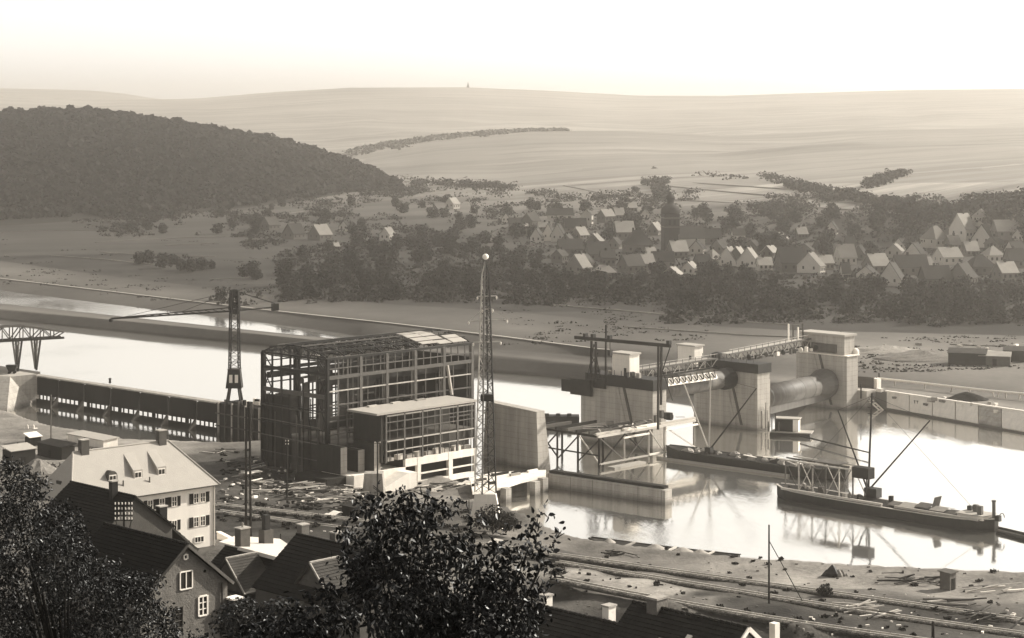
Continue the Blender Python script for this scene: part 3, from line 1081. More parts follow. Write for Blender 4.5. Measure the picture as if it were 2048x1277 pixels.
def pier(name, label, o, L_, ztop, zc, wd=5.0, low=None):
    t = T(name, label, 'pier', o)
    mb = MB()
    a_, b_ = o, o + A * wd
    q = [a_, b_, b_ + B * (L_ - 2), b_ + B * L_ - A * 1.4, a_ + B * L_ + A * 1.4, a_ + B * (L_ - 2)]
    mb.loft([p + UP * -2 for p in q], [p + UP * ztop for p in q])
    mb.build('shaft', m_conc, t)
    # recess rails for the gate on the flank that faces the hill
    for s in (7.2, 9.4):
        mb = MB()
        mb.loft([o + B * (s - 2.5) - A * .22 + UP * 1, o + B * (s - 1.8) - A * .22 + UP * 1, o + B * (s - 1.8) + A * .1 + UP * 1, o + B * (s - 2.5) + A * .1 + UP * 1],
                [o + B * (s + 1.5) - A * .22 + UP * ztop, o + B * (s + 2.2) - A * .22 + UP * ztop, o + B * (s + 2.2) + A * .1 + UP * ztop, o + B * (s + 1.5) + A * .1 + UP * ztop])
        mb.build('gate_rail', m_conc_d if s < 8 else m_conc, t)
    mb = MB()
    mb.frame(o, A, B, UP, -.3, wd + .3, -.4, L_ - 3, ztop, ztop + zc)
    mb.build('cap', m_steel if zc > 1 else m_conc_w, t)
    return t


pr1 = pier('weir_pier', 'nearest weir pier carrying dark formwork and a timber lifting frame', P1, 24.5, PT, 2.6)
pr2 = pier('weir_pier', 'middle weir pier between the two roller gates', P2, 22, PT, 2.4)
pr3 = pier('weir_abutment', 'far weir abutment with a long flat-roofed machine house on top', P3, 18, 14.6, .3, 5.2)
# small clutter on the first pier: form boards hanging at the upstream end
for i, (s, z0, z1, w_) in enumerate(((19, 11.5, 15.4, 7), (24, 12.0, 15.0, 5), (14.5, 13.8, 16.2, 4))):
    mb = MB()
    mb.frame(P1, A, B, UP, -.9, -.35, s, s + w_, z0, z1)
    mb.build('form_board', m_wood_d, pr1)
for i in range(9):
    mb = MB()
    p = P1 + B * R.uniform(1, 22) + A * R.uniform(.2, 4.5) + UP * 17.2
    mb.box(p, A, B, R.uniform(.5, 2), R.uniform(.4, 1.2), 17.2, 17.2 + R.uniform(.4, 1.4))
    mb.build('deck_block', R.choice([m_wood_l, m_wood, m_steel]), pr1)
for i in range(10):
    mb = MB()
    p = P1 + B * (1 + i * 2.2) + A * -.2
    mb.bar(p + UP * 17.2, p + UP * 18.6, .12)
    mb.build('railing_post', m_steel_l, pr1)
for i in range(8):
    mb = MB()
    p = P2 + B * (1 + i * 2.4) + A * -.2
    mb.bar(p + UP * 17.0, p + UP * 18.4, .12)
    mb.build('railing_post', m_steel_l, pr2)
mb = MB()
mb.lathe(P2 + B * 14 + A * 1 + UP * 17, [(.3, 0), (1.4, .3), (1.4, 1.6), (.3, 2)], 12)
mb.build('winch', m_steel, pr2)
# scaffold and white niche on the lit nose of the second pier
mb = MB()
mb.frame(P2, A, D, UP, 5.01, 6.6, -6, -1, -1.5, 12.5)
mb.build('nose_wall', m_conc, pr2)
for i in range(5):
    mb = MB()
    mb.bar(P2 + D * .5 + A * (1 + i * .9) + UP * .5, P2 + D * .5 + A * (1 + i * .9) + UP * (5 + (i % 3)), .16)
    mb.build('scaffold_pole', m_wood_l if i % 2 else m_wood, pr2)
# machine house on the abutment
mb = MB()
mb.frame(P3, A, B, UP, .3, 5.0, 1.0, 15.5, 14.9, 20.0)
mb.build('machine_house', m_conc, pr3)
mb = MB()
mb.frame(P3, A, B, UP, -.3, 5.6, .5, 16.2, 20.0, 20.5)
mb.build('house_roof', m_roofl, pr3)
mb = MB()
mb.frame(P3, A, B, UP, .1, .3, 3.5, 15, 15.2, 17.6)
mb.build('house_recess', m_conc_d, pr3)
mb = MB()
mb.lathe(P3 + A * 5.4 + B * 1 + UP * 14.6, [(1.1, 0), (1.1, 1.0), (.8, 1.6), (.2, 1.9)], 12)
mb.build('roof_dome', m_conc_w, pr3)
# valve houses
for (o, s, label, hx) in ((P1, 8.2, 'small pale flat-roofed machine hut on the nearest weir pier', 5.4), (P2, 21.5, 'small pale flat-roofed machine hut at the upstream end of the middle pier', 4.6)):
    vh = T('machine_hut', label, 'hut', o + B * s + UP * 17, 'machine huts on the weir piers')
    zb = 17.0 if o is P1 else 15.0
    mb = MB()
    mb.frame(o, A, B, UP, 1.0, 4.6, s, s + 5.6, zb, zb + hx)
    mb.build('wall', m_conc_w, vh)
    mb = MB()
    mb.frame(o, A, B, UP, .7, 4.9, s - .4, s + 6.1, zb + hx, zb + hx + .4)
    mb.build('roof', m_roofl, vh)
    mb = MB()
    mb.frame(o, A, B, UP, .96, 1.0, s + 1, s + 1.8, zb + .05, zb + 2.2)
    mb.build('door', m_steel, vh)


def roller(label, p, q, r, big_end, tex):
    t = T('roller_gate', label, 'roller gate', (p + q) / 2)
    d = (q - p).normalized()
    mb = MB()
    mb.tube(p, q, r, r, 32)
    g = mb.build('cylinder', m_gate, t, smooth=True)
    for f_ in g.data.polygons:
        if len(f_.vertices) > 4:
            f_.use_smooth = False
    L_ = (q - p).length
    for k in range(1, 7):
        mb = MB()
        c = p + d * (L_ * k / 7)
        mb.tube(c - d * .12, c + d * .12, r + .035, r + .035, 32)
        mb.build('seam_ring', m_gate, t)
    # end shield: chamfered plate with the drive-chain groove
    mb = MB()
    c = q - d * big_end[0]
    n = 6
    ring = []
    for rr, dd in ((r + .02, -big_end[2]), (big_end[1], 0), (big_end[1], big_end[0] * .8)):
        ring.append([c + d * dd + B * (math.cos(a_) * rr) + UP * (math.sin(a_) * rr * .92) for a_ in [i * math.pi / 9 for i in range(18)]])
    for a_, b_ in zip(ring, ring[1:]):
        mb.loft(a_, b_)
    mb.build('end_shield', m_gate_d if tex else m_steel_l, t)
    mb = MB()
    s = p + d * .5
    if tex:
        return t
    mb.frame(s, d, D, UP, 0, L_ - 1, r * .5, r * .62, -r - 1.2, -r * .5)
    mb.build('seal_lip', m_gate, t)
    return t


gw_ = P1 + A * 5.2 + B * 8.5
gate1 = roller('raised roller gate topped with white plates and chain loops beside nearest pier', gw_ + UP * 12.6, P2 - A * .3 + B * 8.5 + UP * 12.8, 2.3, (3.2, 3.0, 2.4), True)
gate2 = roller('lowered roller gate barrel reaching the far abutment', P2 + A * 6.7 + B * 6.5 + UP * 6.6, P3 - A * .25 + B * 6.5 + UP * 6.9, 3.0, (2.6, 4.4, 5.0), False)
# white plates with dark chain loops lying along the top of the first gate
d = A
for i in range(11):
    c = gw_ + A * (3.2 + i * 2.35) + UP * (12.6 + 1.95) + D * 1.25
    mb = MB()
    nn_ = (UP * .55 + D * .83).normalized()
    mb.frame(c, A, nn_.cross(A).normalized(), nn_, -1.12, 1.12, -1.0, 1.0, .25, .37)
    mb.build('cover_plate', m_frame, gate1)
    mb = MB()
    pr = None
    for k in range(10):
        a_ = k / 9 * math.pi * 1.15
        v = c + A * (-.9 + 1.6 * k / 9) + UP * (.95 - math.sin(a_) * 1.1) + D * (.15 + math.sin(a_) * .75)
        if pr is not None:
            mb.bar(pr, v, .26)
        pr = v
    mb.build('chain_loop', m_steel, gate1)


def bridge(label, p, q, h_, n):
    t = T('service_bridge', label, 'bridge', (p + q) / 2)
    d = (q - p).normalized()
    L_ = (q - p).length
    for s in (0, 3.0):
        for z in (0, h_):
            mb = MB()
            mb.bar(p + B * s + UP * z, q + B * s + UP * z, .35, .4)
            mb.build('chord', m_steel_l if z else m_steel, t)
        for k in range(n):
            mb = MB()
            x0, x1 = p + d * (L_ * k / n) + B * s, p + d * (L_ * (k + 1) / n) + B * s
            if k % 2:
                mb.bar(x0, x1 + UP * h_, .16)
            else:
                mb.bar(x0 + UP * h_, x1, .16)
            mb.bar(x1, x1 + UP * h_, .16)
            mb.build('web_member', m_steel_w if k % 2 else m_steel_l, t)
    mb = MB()
    mb.frame(p, d, B, UP, 0, L_, .2, 2.8, h_ + .02, h_ + .15)
    mb.build('deck', m_wood_l, t)
    for k in range(n):
        mb = MB()
        x = p + d * (L_ * (k + .5) / n)
        mb.bar(x + UP * (h_ + .1), x + UP * (h_ + 1.2), .1)
        mb.build('railing_post', m_steel_l, t)
    mb = MB()
    mb.bar(p + UP * (h_ + 1.2), q + UP * (h_ + 1.2), .1)
    mb.build('handrail', m_steel_w, t)
    return t


bridge('lattice service bridge from the nearest weir pier to the middle pier', P1 + A * 5 + B * 13 + UP * 15.2, P2 + B * 13 + UP * 15.2, 2.2, 14)
sb2 = bridge('lattice service bridge from the middle weir pier to the far abutment', P2 + A * 5 + B * 13 + UP * 15.6, P3 + B * 12 + UP * 16.2, 2.4, 14)
for i in range(16):
    mb = MB()
    c = P2 + A * (6 + i * 2.5) + B * (13 - .3 + R.uniform(-.3, .6)) + UP * 15.9
    if i % 3:
        mb.box(c, A, B, R.uniform(.5, 1.3), R.uniform(.4, .9), c.z, c.z + R.uniform(.5, 1.5))
    else:
        mb.tube(c - A * .15 + UP * .7, c + A * .15 + UP * .7, .7, .7, 12)
    mb.build('drive_wheel' if i % 3 == 0 else 'gear_box', R.choice([m_conc_w, m_steel, m_wood, m_steel_l]), sb2)
for i in range(4):
    mb = MB()
    c = P3 + B * 14 - A * (1 + i * 2.2) + UP * 18.6
    mb.bar(c, c + UP * R.uniform(3, 4.6), .35)
    mb.build('stub_column', m_frame if i % 2 else m_wood, sb2)
# lifting frame on the first pier
lf = T('lifting_frame', 'timber lifting frame with a long cross beam and tall mast over the nearest pier', 'frame', P1 + UP * 17)
b0, b1 = xY(1150, 489, 26.2), xY(1341, 462, 27.2)
mb = MB()
mb.bar(b0, b1, .55, .8)
mb.build('cross_beam', m_wood_d, lf)
for (px, Y, z0, z1) in ((1183, 485, 17, 25.8), (1192, 484, 16, 25.7), (1317, 465.5, 7.3, 27.0), (1323, 466, 13, 26.8)):
    mb = MB()
    mb.bar(xY(px - 1, Y, z0), xY(px, Y, z1), .42)
    mb.build('post', m_wood_d, lf)
for (px, z0, px2, z1, Y) in ((1175, 17, 1188, 25, 485), (1200, 17, 1189, 25, 484), (1178, 19, 1196, 23, 484.6), (1196, 19, 1180, 23, 484.6), (1340, 26.5, 1322, 20, 465), (1345, 14, 1322, 22, 466)):
    mb = MB()
    mb.bar(xY(px, Y, z0), xY(px2, Y, z1), .18)
    mb.build('brace', m_wood_d, lf)
mb = MB()
mb.bar(xY(1211, 483, 16), xY(1212, 483, 29.8), .32)
mb.build('mast', m_wood_d, lf)
for px in (1172, 1222, 1338, 1188):
    mb = MB()
    t_ = (px - 1150) / 191
    c = b0.lerp(b1, t_)
    mb.box(c, A, D, 1.0, .8, c.z + .3, c.z + 1.2)
    mb.build('pulley_block', m_steel, lf)
mb = MB()
c = b0.lerp(b1, .38)
mb.bar(c - UP * .3, c - UP * 2.4, .12)
mb.box(c, A, D, .9, .9, c.z - 3.6, c.z - 2.3)
mb.build('hook_block', m_steel, lf)

# ------------------------------------------------------------------ trestle platform before the first pier
TO = Vector((19.8, 455, 0))
tr = T('trestle', 'pile trestle platform with long deck beams standing in the water before the nearest pier', 'trestle', TO)
TL, TW, TZ = 34.5, 19.5, 7.3
for a_ in (0, 8.6, 17.2, 23, 34):
    for b_ in (0, 6.5, 19.5) if a_ < 9 else (0,):
        mb = MB()
        o = TO + A * a_ + B * b_
        mb.tube(o + UP * -2, o + UP * TZ, .28, .24, 8)
        mb.build('pile', m_wood_l if b_ == 0 and a_ > 0 else m_wood_d, tr)
for b_ in (13, 16.5):
    mb = MB()
    o = TO + B * b_
    mb.tube(o + UP * -2, o + UP * TZ, .26, .22, 8)
    mb.build('pile', m_wood_d, tr)
for (a0, b0_, z0, a1, b1_, z1, mt) in ((0, 0, 7, 8.6, 0, .8, m_wood), (8.6, 0, 7, 0, 0, .8, m_wood_d), (8.6, 0, 7, 17.2, 0, .8, m_wood_d), (17.2, 0, 7, 8.6, 0, .8, m_wood), (17.2, 0, 7, 23, 0, .8, m_wood_l),
                                       (23, 0, 7, 34, 0, 1, m_wood_l), (0, 6.5, 7, 0, 13, 1, m_wood_d), (0, 13, 7, 0, 19.5, 1, m_wood_d), (0, 19.5, 7, 0, 13, 1, m_wood_d), (0, 0, 1, 0, 6.5, 7, m_wood_l), (0, 6.5, 1.2, 0, 0, 6.8, m_wood_d)):
    mb = MB()
    mb.bar(TO + A * a0 + B * b0_ - B * .3 + UP * z0, TO + A * a1 + B * b1_ - B * .3 + UP * z1, .26)
    mb.build('brace', mt, tr)
for (a0, b0_, z, a1, b1_, mt, s) in ((-.5, 0, TZ, TL, 0, m_wood_l, .5), (-.5, .6, TZ + .5, 8, .6, m_wood_l, .5), (9, .5, TZ + .55, 21, .5, m_frame, .6), (22, .5, TZ + .5, 35, .5, m_wood_l, .5), (8, -.4, 6.2, 17, -.4, m_frame, .4), (23, -.4, 6.4, 35, -.4, m_frame, .4),
                                      (0, 0, TZ, 0, TW + 1, m_wood_d, .5), (0, 0, 3, 0, TW, m_wood_d, .3), (0, -.3, 1.1, 17, -.3, m_wood_l, .4), (17, -.4, 1.2, 24, -.4, m_frame, .4), (0, TW, TZ, 6, TW, m_wood_d, .5)):
    mb = MB()
    mb.bar(TO + A * a0 + B * b0_ + UP * z, TO + A * a1 + B * b1_ + UP * z, s, s)
    mb.build('cap_beam', mt, tr)
for i, (b_, a0, a1) in enumerate(((3, 0, 20), (6.5, -.5, 18), (10, 0, 16), (13.5, 0, 14), (17, 0, 9), (19.3, -1, 6))):
    mb = MB()
    mb.bar(TO + A * a0 + B * b_ + UP * (TZ + .5), TO + A * a1 + B * b_ + UP * (TZ + .5), .6, .7)
    mb.build('deck_beam', m_wood_d if i % 2 else m_wood, tr)
for i in range(26):
    mb = MB()
    a_ = R.uniform(1, 30)
    b_ = R.uniform(.5, 5)
    o = TO + A * a_ + B * b_ + UP * (TZ + .9 + R.uniform(0, .2))
    dr = (A * R.uniform(-1, 1) + B * R.uniform(-1, 1)).normalized()
    mb.bar(o, o + dr * R.uniform(2, 5), .3, .08)
    mb.build('deck_plank', R.choice([m_wood, m_wood_l, m_wood_d]), tr)
for i in range(7):
    mb = MB()
    o = TO + A * R.uniform(22, 33) + B * R.uniform(1, 5)
    mb.box(o, A, D, R.uniform(.8, 1.6), R.uniform(.6, 1.2), TZ + .7, TZ + R.uniform(1.5, 2.8))
    mb.build('deck_crate', R.choice([m_wood, m_wood_d, m_wood_l]), tr)
# raft moored under the trestle, pontoon beyond
rf = T('work_raft', 'small pale work raft floating under the trestle beams', 'raft', TO + D * 1.5)
mb = MB()
mb.frame(TO, A, D, UP, 2, 13, .8, 3, -.2, .4)
mb.build('deck', m_wood_l, rf)
pn = T('pontoon', 'dark low pontoon with stubby bollards moored beyond the trestle', 'pontoon', at(1107, 850, 0))
o = at(1066, 852, 0)
mb = MB()
mb.frame(o, Vector((1, 0, 0)), Vector((0, 1, 0)), UP, 0, 12, 0, 4, -.3, 2.4)
mb.build('hull', m_hull, pn)
for i in range(4):
    mb = MB()
    mb.frame(o, Vector((1, 0, 0)), Vector((0, 1, 0)), UP, .2 + i * 2.9, 1.3 + i * 2.9, .4, 1.6, 2.4, 3.0)
    mb.build('bollard', m_hull, pn)

# ------------------------------------------------------------------ tailrace wall
tw = T('tailrace_wall', 'low concrete training wall with a dark timber fender beside the tailrace', 'wall', Vector((20, 422, 0)))
W0, W1 = Vector((7.1, 432.5, 0)), Vector((31.6, 412.5, 0))
dw = (W1 - W0).normalized()
nw = Vector((-dw.y, dw.x, 0))
if nw.y < 0:
    nw = -nw
LW = (W1 - W0).length
mb = MB()
mb.frame(W0, dw, nw, UP, 0, LW, 0, 2.4, -1.5, 3.0)
mb.build('wall_body', m_conc, tw)
mb = MB()
mb.frame(W0, dw, nw, UP, .5, LW - 1, .9, 2.6, 3.01, 3.6)
mb.build('timber_fender', m_wood_d, tw)
for i in range(6):
    mb = MB()
    t = 1 + i * (LW - 2) / 5
    mb.frame(W0, dw, nw, UP, t, t + .08, -.03, .0, -1, 3.0)
    mb.build('joint', m_conc_d, tw)
ap = T('apron', 'pale concrete quay apron between lattice mast and training wall', 'quay', Vector((0, 428, 0)))
mb = MB()
q = [at(940, 958, 3.0), at(985, 945, 3.0), at(1092, 940, 3.0), at(1092, 950, 3.0), at(1040, 962, 3.0), at(1000, 975, 3.0), at(945, 984, 3.0)]
mb.prism([v + UP * .0 for v in q], Vector((0, 0, -.6)))
mb.build('deck', m_conc_w, ap)
for px, py in ((1012, 975), (1070, 962), (1086, 955)):
    mb = MB()
    o = at(px, py, 3.0)
    mb.box(o, A, D, 1.6, 1.6, -1.5, 2.9)
    mb.build('pillar', m_conc, ap)
mb = MB()
mb.box(at(1005, 958, 3) + A * 2, A, B, 9, 2, -1.5, 2.3)
mb.build('rear_wall', m_conc_d, ap)
for i, (px, py, l_, mt) in enumerate(((950, 972, 1.5, m_wood_d), (962, 962, 3, m_wood), (1000, 950, 5, m_wood_d), (1040, 946, 5, m_wood_d), (1065, 944, 3, m_frame), (972, 972, 1.5, m_frame), (985, 968, 1.8, m_wood_d), (1030, 951, 3, m_wood_l))):
    o = at(px, py, 3.02)
    q_ = T('timber_baulk', ('black baulk nearest the lattice mast', 'grey baulk next to the black one by the mast', 'black baulk before the dividing pier', 'longest black baulk by the training wall corner', 'black baulk tipped', 'short white block at the apron edge', 'short black baulk beside the white block', 'pale baulk before the dividing pier')[i].replace('black baulk tipped', 'white-faced baulk at the corner of the training wall') + ' on the quay apron', 'timber', o, 'timber baulks on the quay apron')
    mb = MB()
    mb.box(o, A, D, l_, .5, 3.0, 3.5)
    mb.build('baulk', mt, q_)
# ------------------------------------------------------------------ lattice towers
def lattice(parent, base, h, w0, w1, n, rot, mats, leg=.16, br=.09, z_start=0.0):
    """square lattice mast; legs and every panel's bracing are parts"""
    def corner(i, t):
        s = lerp(w0, w1, t) / 2
        a_ = rot + math.pi / 4 + i * math.pi / 2
        return base + Vector((math.cos(a_) * s * 1.414, math.sin(a_) * s * 1.414, z_start + h * t))
    for i in range(4):
        mb = MB()
        mb.bar(corner(i, 0), corner(i, 1), leg)
        mb.build('leg', mats[i % len(mats)], parent)
    for i in range(4):
        for k in range(n):
            t0, t1 = k / n, (k + 1) / n
            mb = MB()
            if k % 2:
                mb.bar(corner(i, t0), corner((i + 1) % 4, t1), br)
            else:
                mb.bar(corner((i + 1) % 4, t0), corner(i, t1), br)
            mb.bar(corner(i, t1), corner((i + 1) % 4, t1), br * .8)
            mb.build('lattice_bar', mats[i % len(mats)], parent)
    return corner


pb = xY(971, 370, 10.6)
py_ = T('lattice_mast', 'tall tapering steel lattice mast on a pale concrete plinth with a white globe on top', 'mast', Vector((pb.x, pb.y, 4.5)))
mb = MB()
gz_ = 4.4
mb.loft([pb + Vector((sx * 3.2, sy * 2.6, gz_ - 10.6 - .8)) for sx, sy in ((-1, -1), (1, -1), (1, 1), (-1, 1))],
        [pb + Vector((sx * 1.9, sy * 1.9, 0)) for sx, sy in ((-1, -1), (1, -1), (1, 1), (-1, 1))])
mb.build('plinth', m_conc_w, py_)
mast_m = [m_steel, m_steel_w, m_steel_l, m_steel]
cf = lattice(py_, pb, 40.2, 2.9, 1.0, 24, .5, mast_m, .22, .11)
top = pb + UP * 40.2
for i in range(4):
    mb = MB()
    mb.bar(cf(i, 1), top + UP * 2.8, .16)
    mb.build('peak_leg', mast_m[i], py_)
mb = MB()
prof = [(.05, -.55)] + [(.58 * math.sin(a_), -.55 * math.cos(a_)) for a_ in np.linspace(.3, 2.9, 8)] + [(.05, .55)]
mb.lathe(top + UP * 3.4, prof, 14)
mb.build('globe_lamp', m_lamp, py_, smooth=True)
for z, x0, x1, mt in ((36.3, -1.6, 2.2, m_steel_w), (31.8, -3.3, 4.3, m_steel_w), (27.8, -2.4, 3.0, m_steel_w), (33.9, -.6, 1.4, m_steel_w)):
    mb = MB()
    c = pb + UP * z
    dr = Vector((.93, .36, 0))
    mb.bar(c + dr * x0, c + dr * x1, .2)
    if z == 31.8:
        mb.bar(c + dr * x0, c + UP * 2.6, .09)
        mb.bar(c + dr * x1, c + UP * 2.6, .09)
    mb.build('cross_arm', mt, py_)
    for x in (x0, x1):
        mb = MB()
        mb.lathe(c + dr * x + UP * -.35, [(.06, -.3), (.16, -.1), (.16, .2), (.06, .3)], 8)
        mb.build('insulator', m_frame, py_)
mb = MB()
mb.box(pb + Vector((.3, -.6, 0)), Vector((1, 0, 0)), Vector((0, 1, 0)), 2.4, 1.6, pb.z + 17.0, pb.z + 18.2)
mb.build('switch_platform', m_steel, py_)

# tower crane
kb = xY(469, 500, 8.2)
kc = T('tower_crane', 'slender tower crane with long thin jib and a dark counterweight box by the sluice wall', 'crane', kb)
for i in range(4):
    mb = MB()
    a_ = i * math.pi / 2 + .78
    mb.bar(kb + Vector((math.cos(a_) * 2.6, math.sin(a_) * 2.6, 0)), kb + Vector((math.cos(a_) * 1.6, math.sin(a_) * 1.6, 4.4)), .4)
    mb.build('portal_leg', m_steel, kc)
for i in range(2):
    mb = MB()
    dv_ = gd_ if i == 0 else gn
    mb.bar(kb - dv_ * 2.4 + UP * .5, kb + dv_ * 2.4 + UP * .5, .5)
    mb.build('sole_beam', m_steel, kc)
mb = MB()
mb.loft([kb + Vector((sx * 2.0, sy * 1.7, 4.2)) for sx, sy in ((-1, -1), (1, -1), (1, 1), (-1, 1))], [kb + Vector((sx * 1.5, sy * 1.3, 8.8)) for sx, sy in ((-1, -1), (1, -1), (1, 1), (-1, 1))])
mb.build('cab', m_steel, kc)
for sx in (-.7, .7):
    mb = MB()
    mb.box(kb + Vector((sx, -1.62, 0)), Vector((1, 0, 0)), Vector((0, 1, 0)), .8, .1, 5.6 + kb.z, 7.6 + kb.z)
    mb.build('cab_window', m_frame, kc)
mb = MB()
mb.box(kb, Vector((1, 0, 0)), Vector((0, 1, 0)), 3.2, 2.8, kb.z + 8.8, kb.z + 9.05)
mb.build('cab_roof', m_steel_l, kc)
lattice(kc, kb, 15.2, 2.4, 2.0, 10, .35, [m_steel], .26, .12, z_start=9.0)
lattice(kc, kb, 5.0, 1.9, 1.4, 4, .35, [m_steel], .6, .3, z_start=23.6)
mb = MB()
mb.box(kb, A, D, 1.6, 1.6, 22.6 + kb.z, 23.9 + kb.z)
mb.build('slewing_ring', m_steel, kc)
mb = MB()
mb.box(kb, A, D, 1.5, 1.5, 27.2 + kb.z, 28.6 + kb.z)
mb.build('mast_head', m_steel, kc)
jz = 31.6
tip, cwp = xY(222, 487, 30.9), xY(550, 506, 32.0)
jm = Vector((kb.x, kb.y, jz))
jd = (tip - jm).normalized()
js = Vector((-jd.y, jd.x, 0)).normalized()
nj = 16
for s in (-.5, .5):
    mb = MB()
    mb.bar(jm + js * s, tip, .32)
    mb.build('jib_chord', m_steel, kc)
mb = MB()
mb.bar(jm + UP * .9, tip + UP * .15, .26)
mb.build('jib_chord', m_steel, kc)
for k in range(nj):
    mb = MB()
    a_, b_ = jm.lerp(tip, k / nj), jm.lerp(tip, (k + 1) / nj)
    s0 = .5 * (1 - k / nj)
    mb.bar(a_ + js * s0, b_ + UP * .9 * (1 - (k + 1) / nj), .14)
    mb.bar(a_ - js * s0, b_ + UP * .9 * (1 - (k + 1) / nj), .14)
    mb.build('jib_bar', m_steel, kc)
mb = MB()
mb.lathe(tip + UP * -.5, [(.2, -.3), (.55, -.1), (.55, .4), (.2, .6)], 10)
mb.build('jib_sheave', m_steel, kc)
for s in (-.45, .45):
    mb = MB()
    mb.bar(jm + js * s, cwp, .3)
    mb.build('counter_jib', m_steel, kc)
mb = MB()
mb.box(cwp, jd, js, 1.6, 1.5, cwp.z - .9, cwp.z + .9)
mb.build('counterweight', m_steel, kc)
for q_ in (cwp + UP * .9, jm.lerp(tip, .45) + UP * .5, jm.lerp(tip, .95)):
    mb = MB()
    mb.bar(kb + UP * 28.4, q_, .2 if q_.x > kb.x else .1)
    mb.build('stay_rope', m_steel, kc)

# portal crane at the head of the sluice wall
go = xY(72, 566, 7.6)
gc = T('portal_crane', 'pale lattice portal crane on splayed legs at the head of the sluice wall', 'crane', go)
g1 = xY(128, 578, 16.3)
gd2 = Vector((.86, .5, 0)).normalized()
NP = 11
for s in (0, 3.2):
    pv_ = None
    for k in range(NP + 1):
        c = g1 - gd2 * (k * 3.0) + Vector((-gd2.y, gd2.x, 0)) * s
        hgt = 1.6 + 2.4 * min(1, k / 4)
        if pv_:
            mb = MB()
            mb.bar(pv_[0], c, .6)
            mb.build('bottom_chord', m_steel, gc)
            mb = MB()
            mb.bar(pv_[0] + UP * pv_[1], c + UP * hgt, .4)
            mb.build('top_chord', m_steel_l, gc)
            mb = MB()
            mb.bar(pv_[0] + UP * (pv_[1] if k % 2 else 0), c + UP * (0 if k % 2 else hgt), .26)
            mb.bar(c, c + UP * hgt, .24)
            mb.build('web_member', m_steel if k % 2 else m_steel_l, gc)
        pv_ = (c, hgt)
for k in (2.6, 4.4, 6.6):
    for s, sp in ((0, -1.0), (3.2, 1.2)):
        c = g1 - gd2 * (k * 3.0) + Vector((-gd2.y, gd2.x, 0)) * s
        mb = MB()
        f0 = Vector((c.x, c.y, 7.4))
        for e in (-.9, .9):
            mb.bar(f0 + gd2 * sp * .3, c + gd2 * e, .42)
        for j in range(4):
            t0 = .2 + j * .2
            mb.bar(f0.lerp(c - gd2 * .9, t0), f0.lerp(c + gd2 * .9, t0 + .15), .1)
        mb.build('leg', m_steel_l if s else m_steel, gc)
mb = MB()
mb.box(g1 - gd2 * 24, gd2, Vector((-gd2.y, gd2.x, 0)), 3.4, 2.4, 16.7, 18.6)
mb.build('trolley', m_steel, gc)
wg = T('tip_wagon', 'small dark tipping wagon parked under the portal crane', 'wagon', xY(24, 562, 7.8))
o = xY(24, 562, 7.8)
mb = MB()
mb.loft([o + Vector((-.8, -.7, .8)), o + Vector((.8, -.7, .8)), o + Vector((.8, .7, .8)), o + Vector((-.8, .7, .8))], [o + Vector((-1.6, -1, 2.6)), o + Vector((1.6, -1, 2.6)), o + Vector((1.6, 1, 2.6)), o + Vector((-1.6, 1, 2.6))])
mb.build('skip', m_steel, wg)
for sx in (-.7, .7):
    for sy in (-.6, .6):
        mb = MB()
        mb.tube(o + Vector((sx, sy - .08, .4)), o + Vector((sx, sy + .08, .4)), .4, n=10)
        mb.build('wheel', m_steel, wg)

# ------------------------------------------------------------------ boats
def hull(mb, o, d, L_, wd, fb, dr=-.8, rake0=2.5, rake1=4.0, n=18, sheer=.6):
    """river barge hull: spoon bows, flat sides, sheer; o is the waterline middle of the near end"""
    s_ = Vector((-d.y, d.x, 0))
    rings = []
    for k in range(n + 1):
        t = k / n
        x = L_ * t
        f = min(1, (min(t, 1 - t) * L_ / 6 + .06)) ** .55
        sh = fb + sheer * (2 * t - 1) ** 4
        hw = wd / 2 * f
        c = o + d * x
        lift = max(0, 1 - min(t, 1 - t) * L_ / 5) * .7
        rings.append([c + s_ * -hw + UP * sh, c + s_ * -hw * .92 + UP * (.1 + lift * .3), c + s_ * -hw * .6 + UP * (dr + lift), c + s_ * hw * .6 + UP * (dr + lift), c + s_ * hw * .92 + UP * (.1 + lift * .3), c + s_ * hw + UP * sh])
    for a_, b_ in zip(rings, rings[1:]):
        mb.loft(a_, b_)
    return rings


def barge(label, p0, p1, wd, fb, deckmat, rubmat, fill=None):
    d = (p1 - p0)
    L_ = d.length
    d = d.normalized()
    s_ = Vector((-d.y, d.x, 0))
    t = T('barge', label, 'barge', (p0 + p1) / 2)
    mb = MB()
    rings = hull(mb, p0, d, L_, wd, fb)
    mb.build('hull', m_hull, t)
    for side in (0, 5):
        mb = MB()
        for a_, b_ in zip(rings, rings[1:]):
            mb.bar(a_[side] + UP * .06, b_[side] + UP * .06, .42, .14)
        mb.build('gunwale', rubmat, t)
    mb = MB()
    for a_, b_ in zip(rings[1:-1], rings[2:-1]):
        q = [a_[0] - UP * .22, a_[5] - UP * .22, b_[5] - UP * .22, b_[0] - UP * .22]
        q = [v + UP * .24 for v in q]
        mb.slab([q[0].lerp(q[1], .03), q[1].lerp(q[0], .03), q[2].lerp(q[3], .03), q[3].lerp(q[2], .03)], .1)
    mb.build('deck', deckmat, t)
    return t, d, s_, L_


def rod(parent, name, p, q, w_, mat):
    mb = MB()
    mb.tube(p, q, w_ / 2, w_ * .35, 6)
    return mb.build(name, mat, parent)


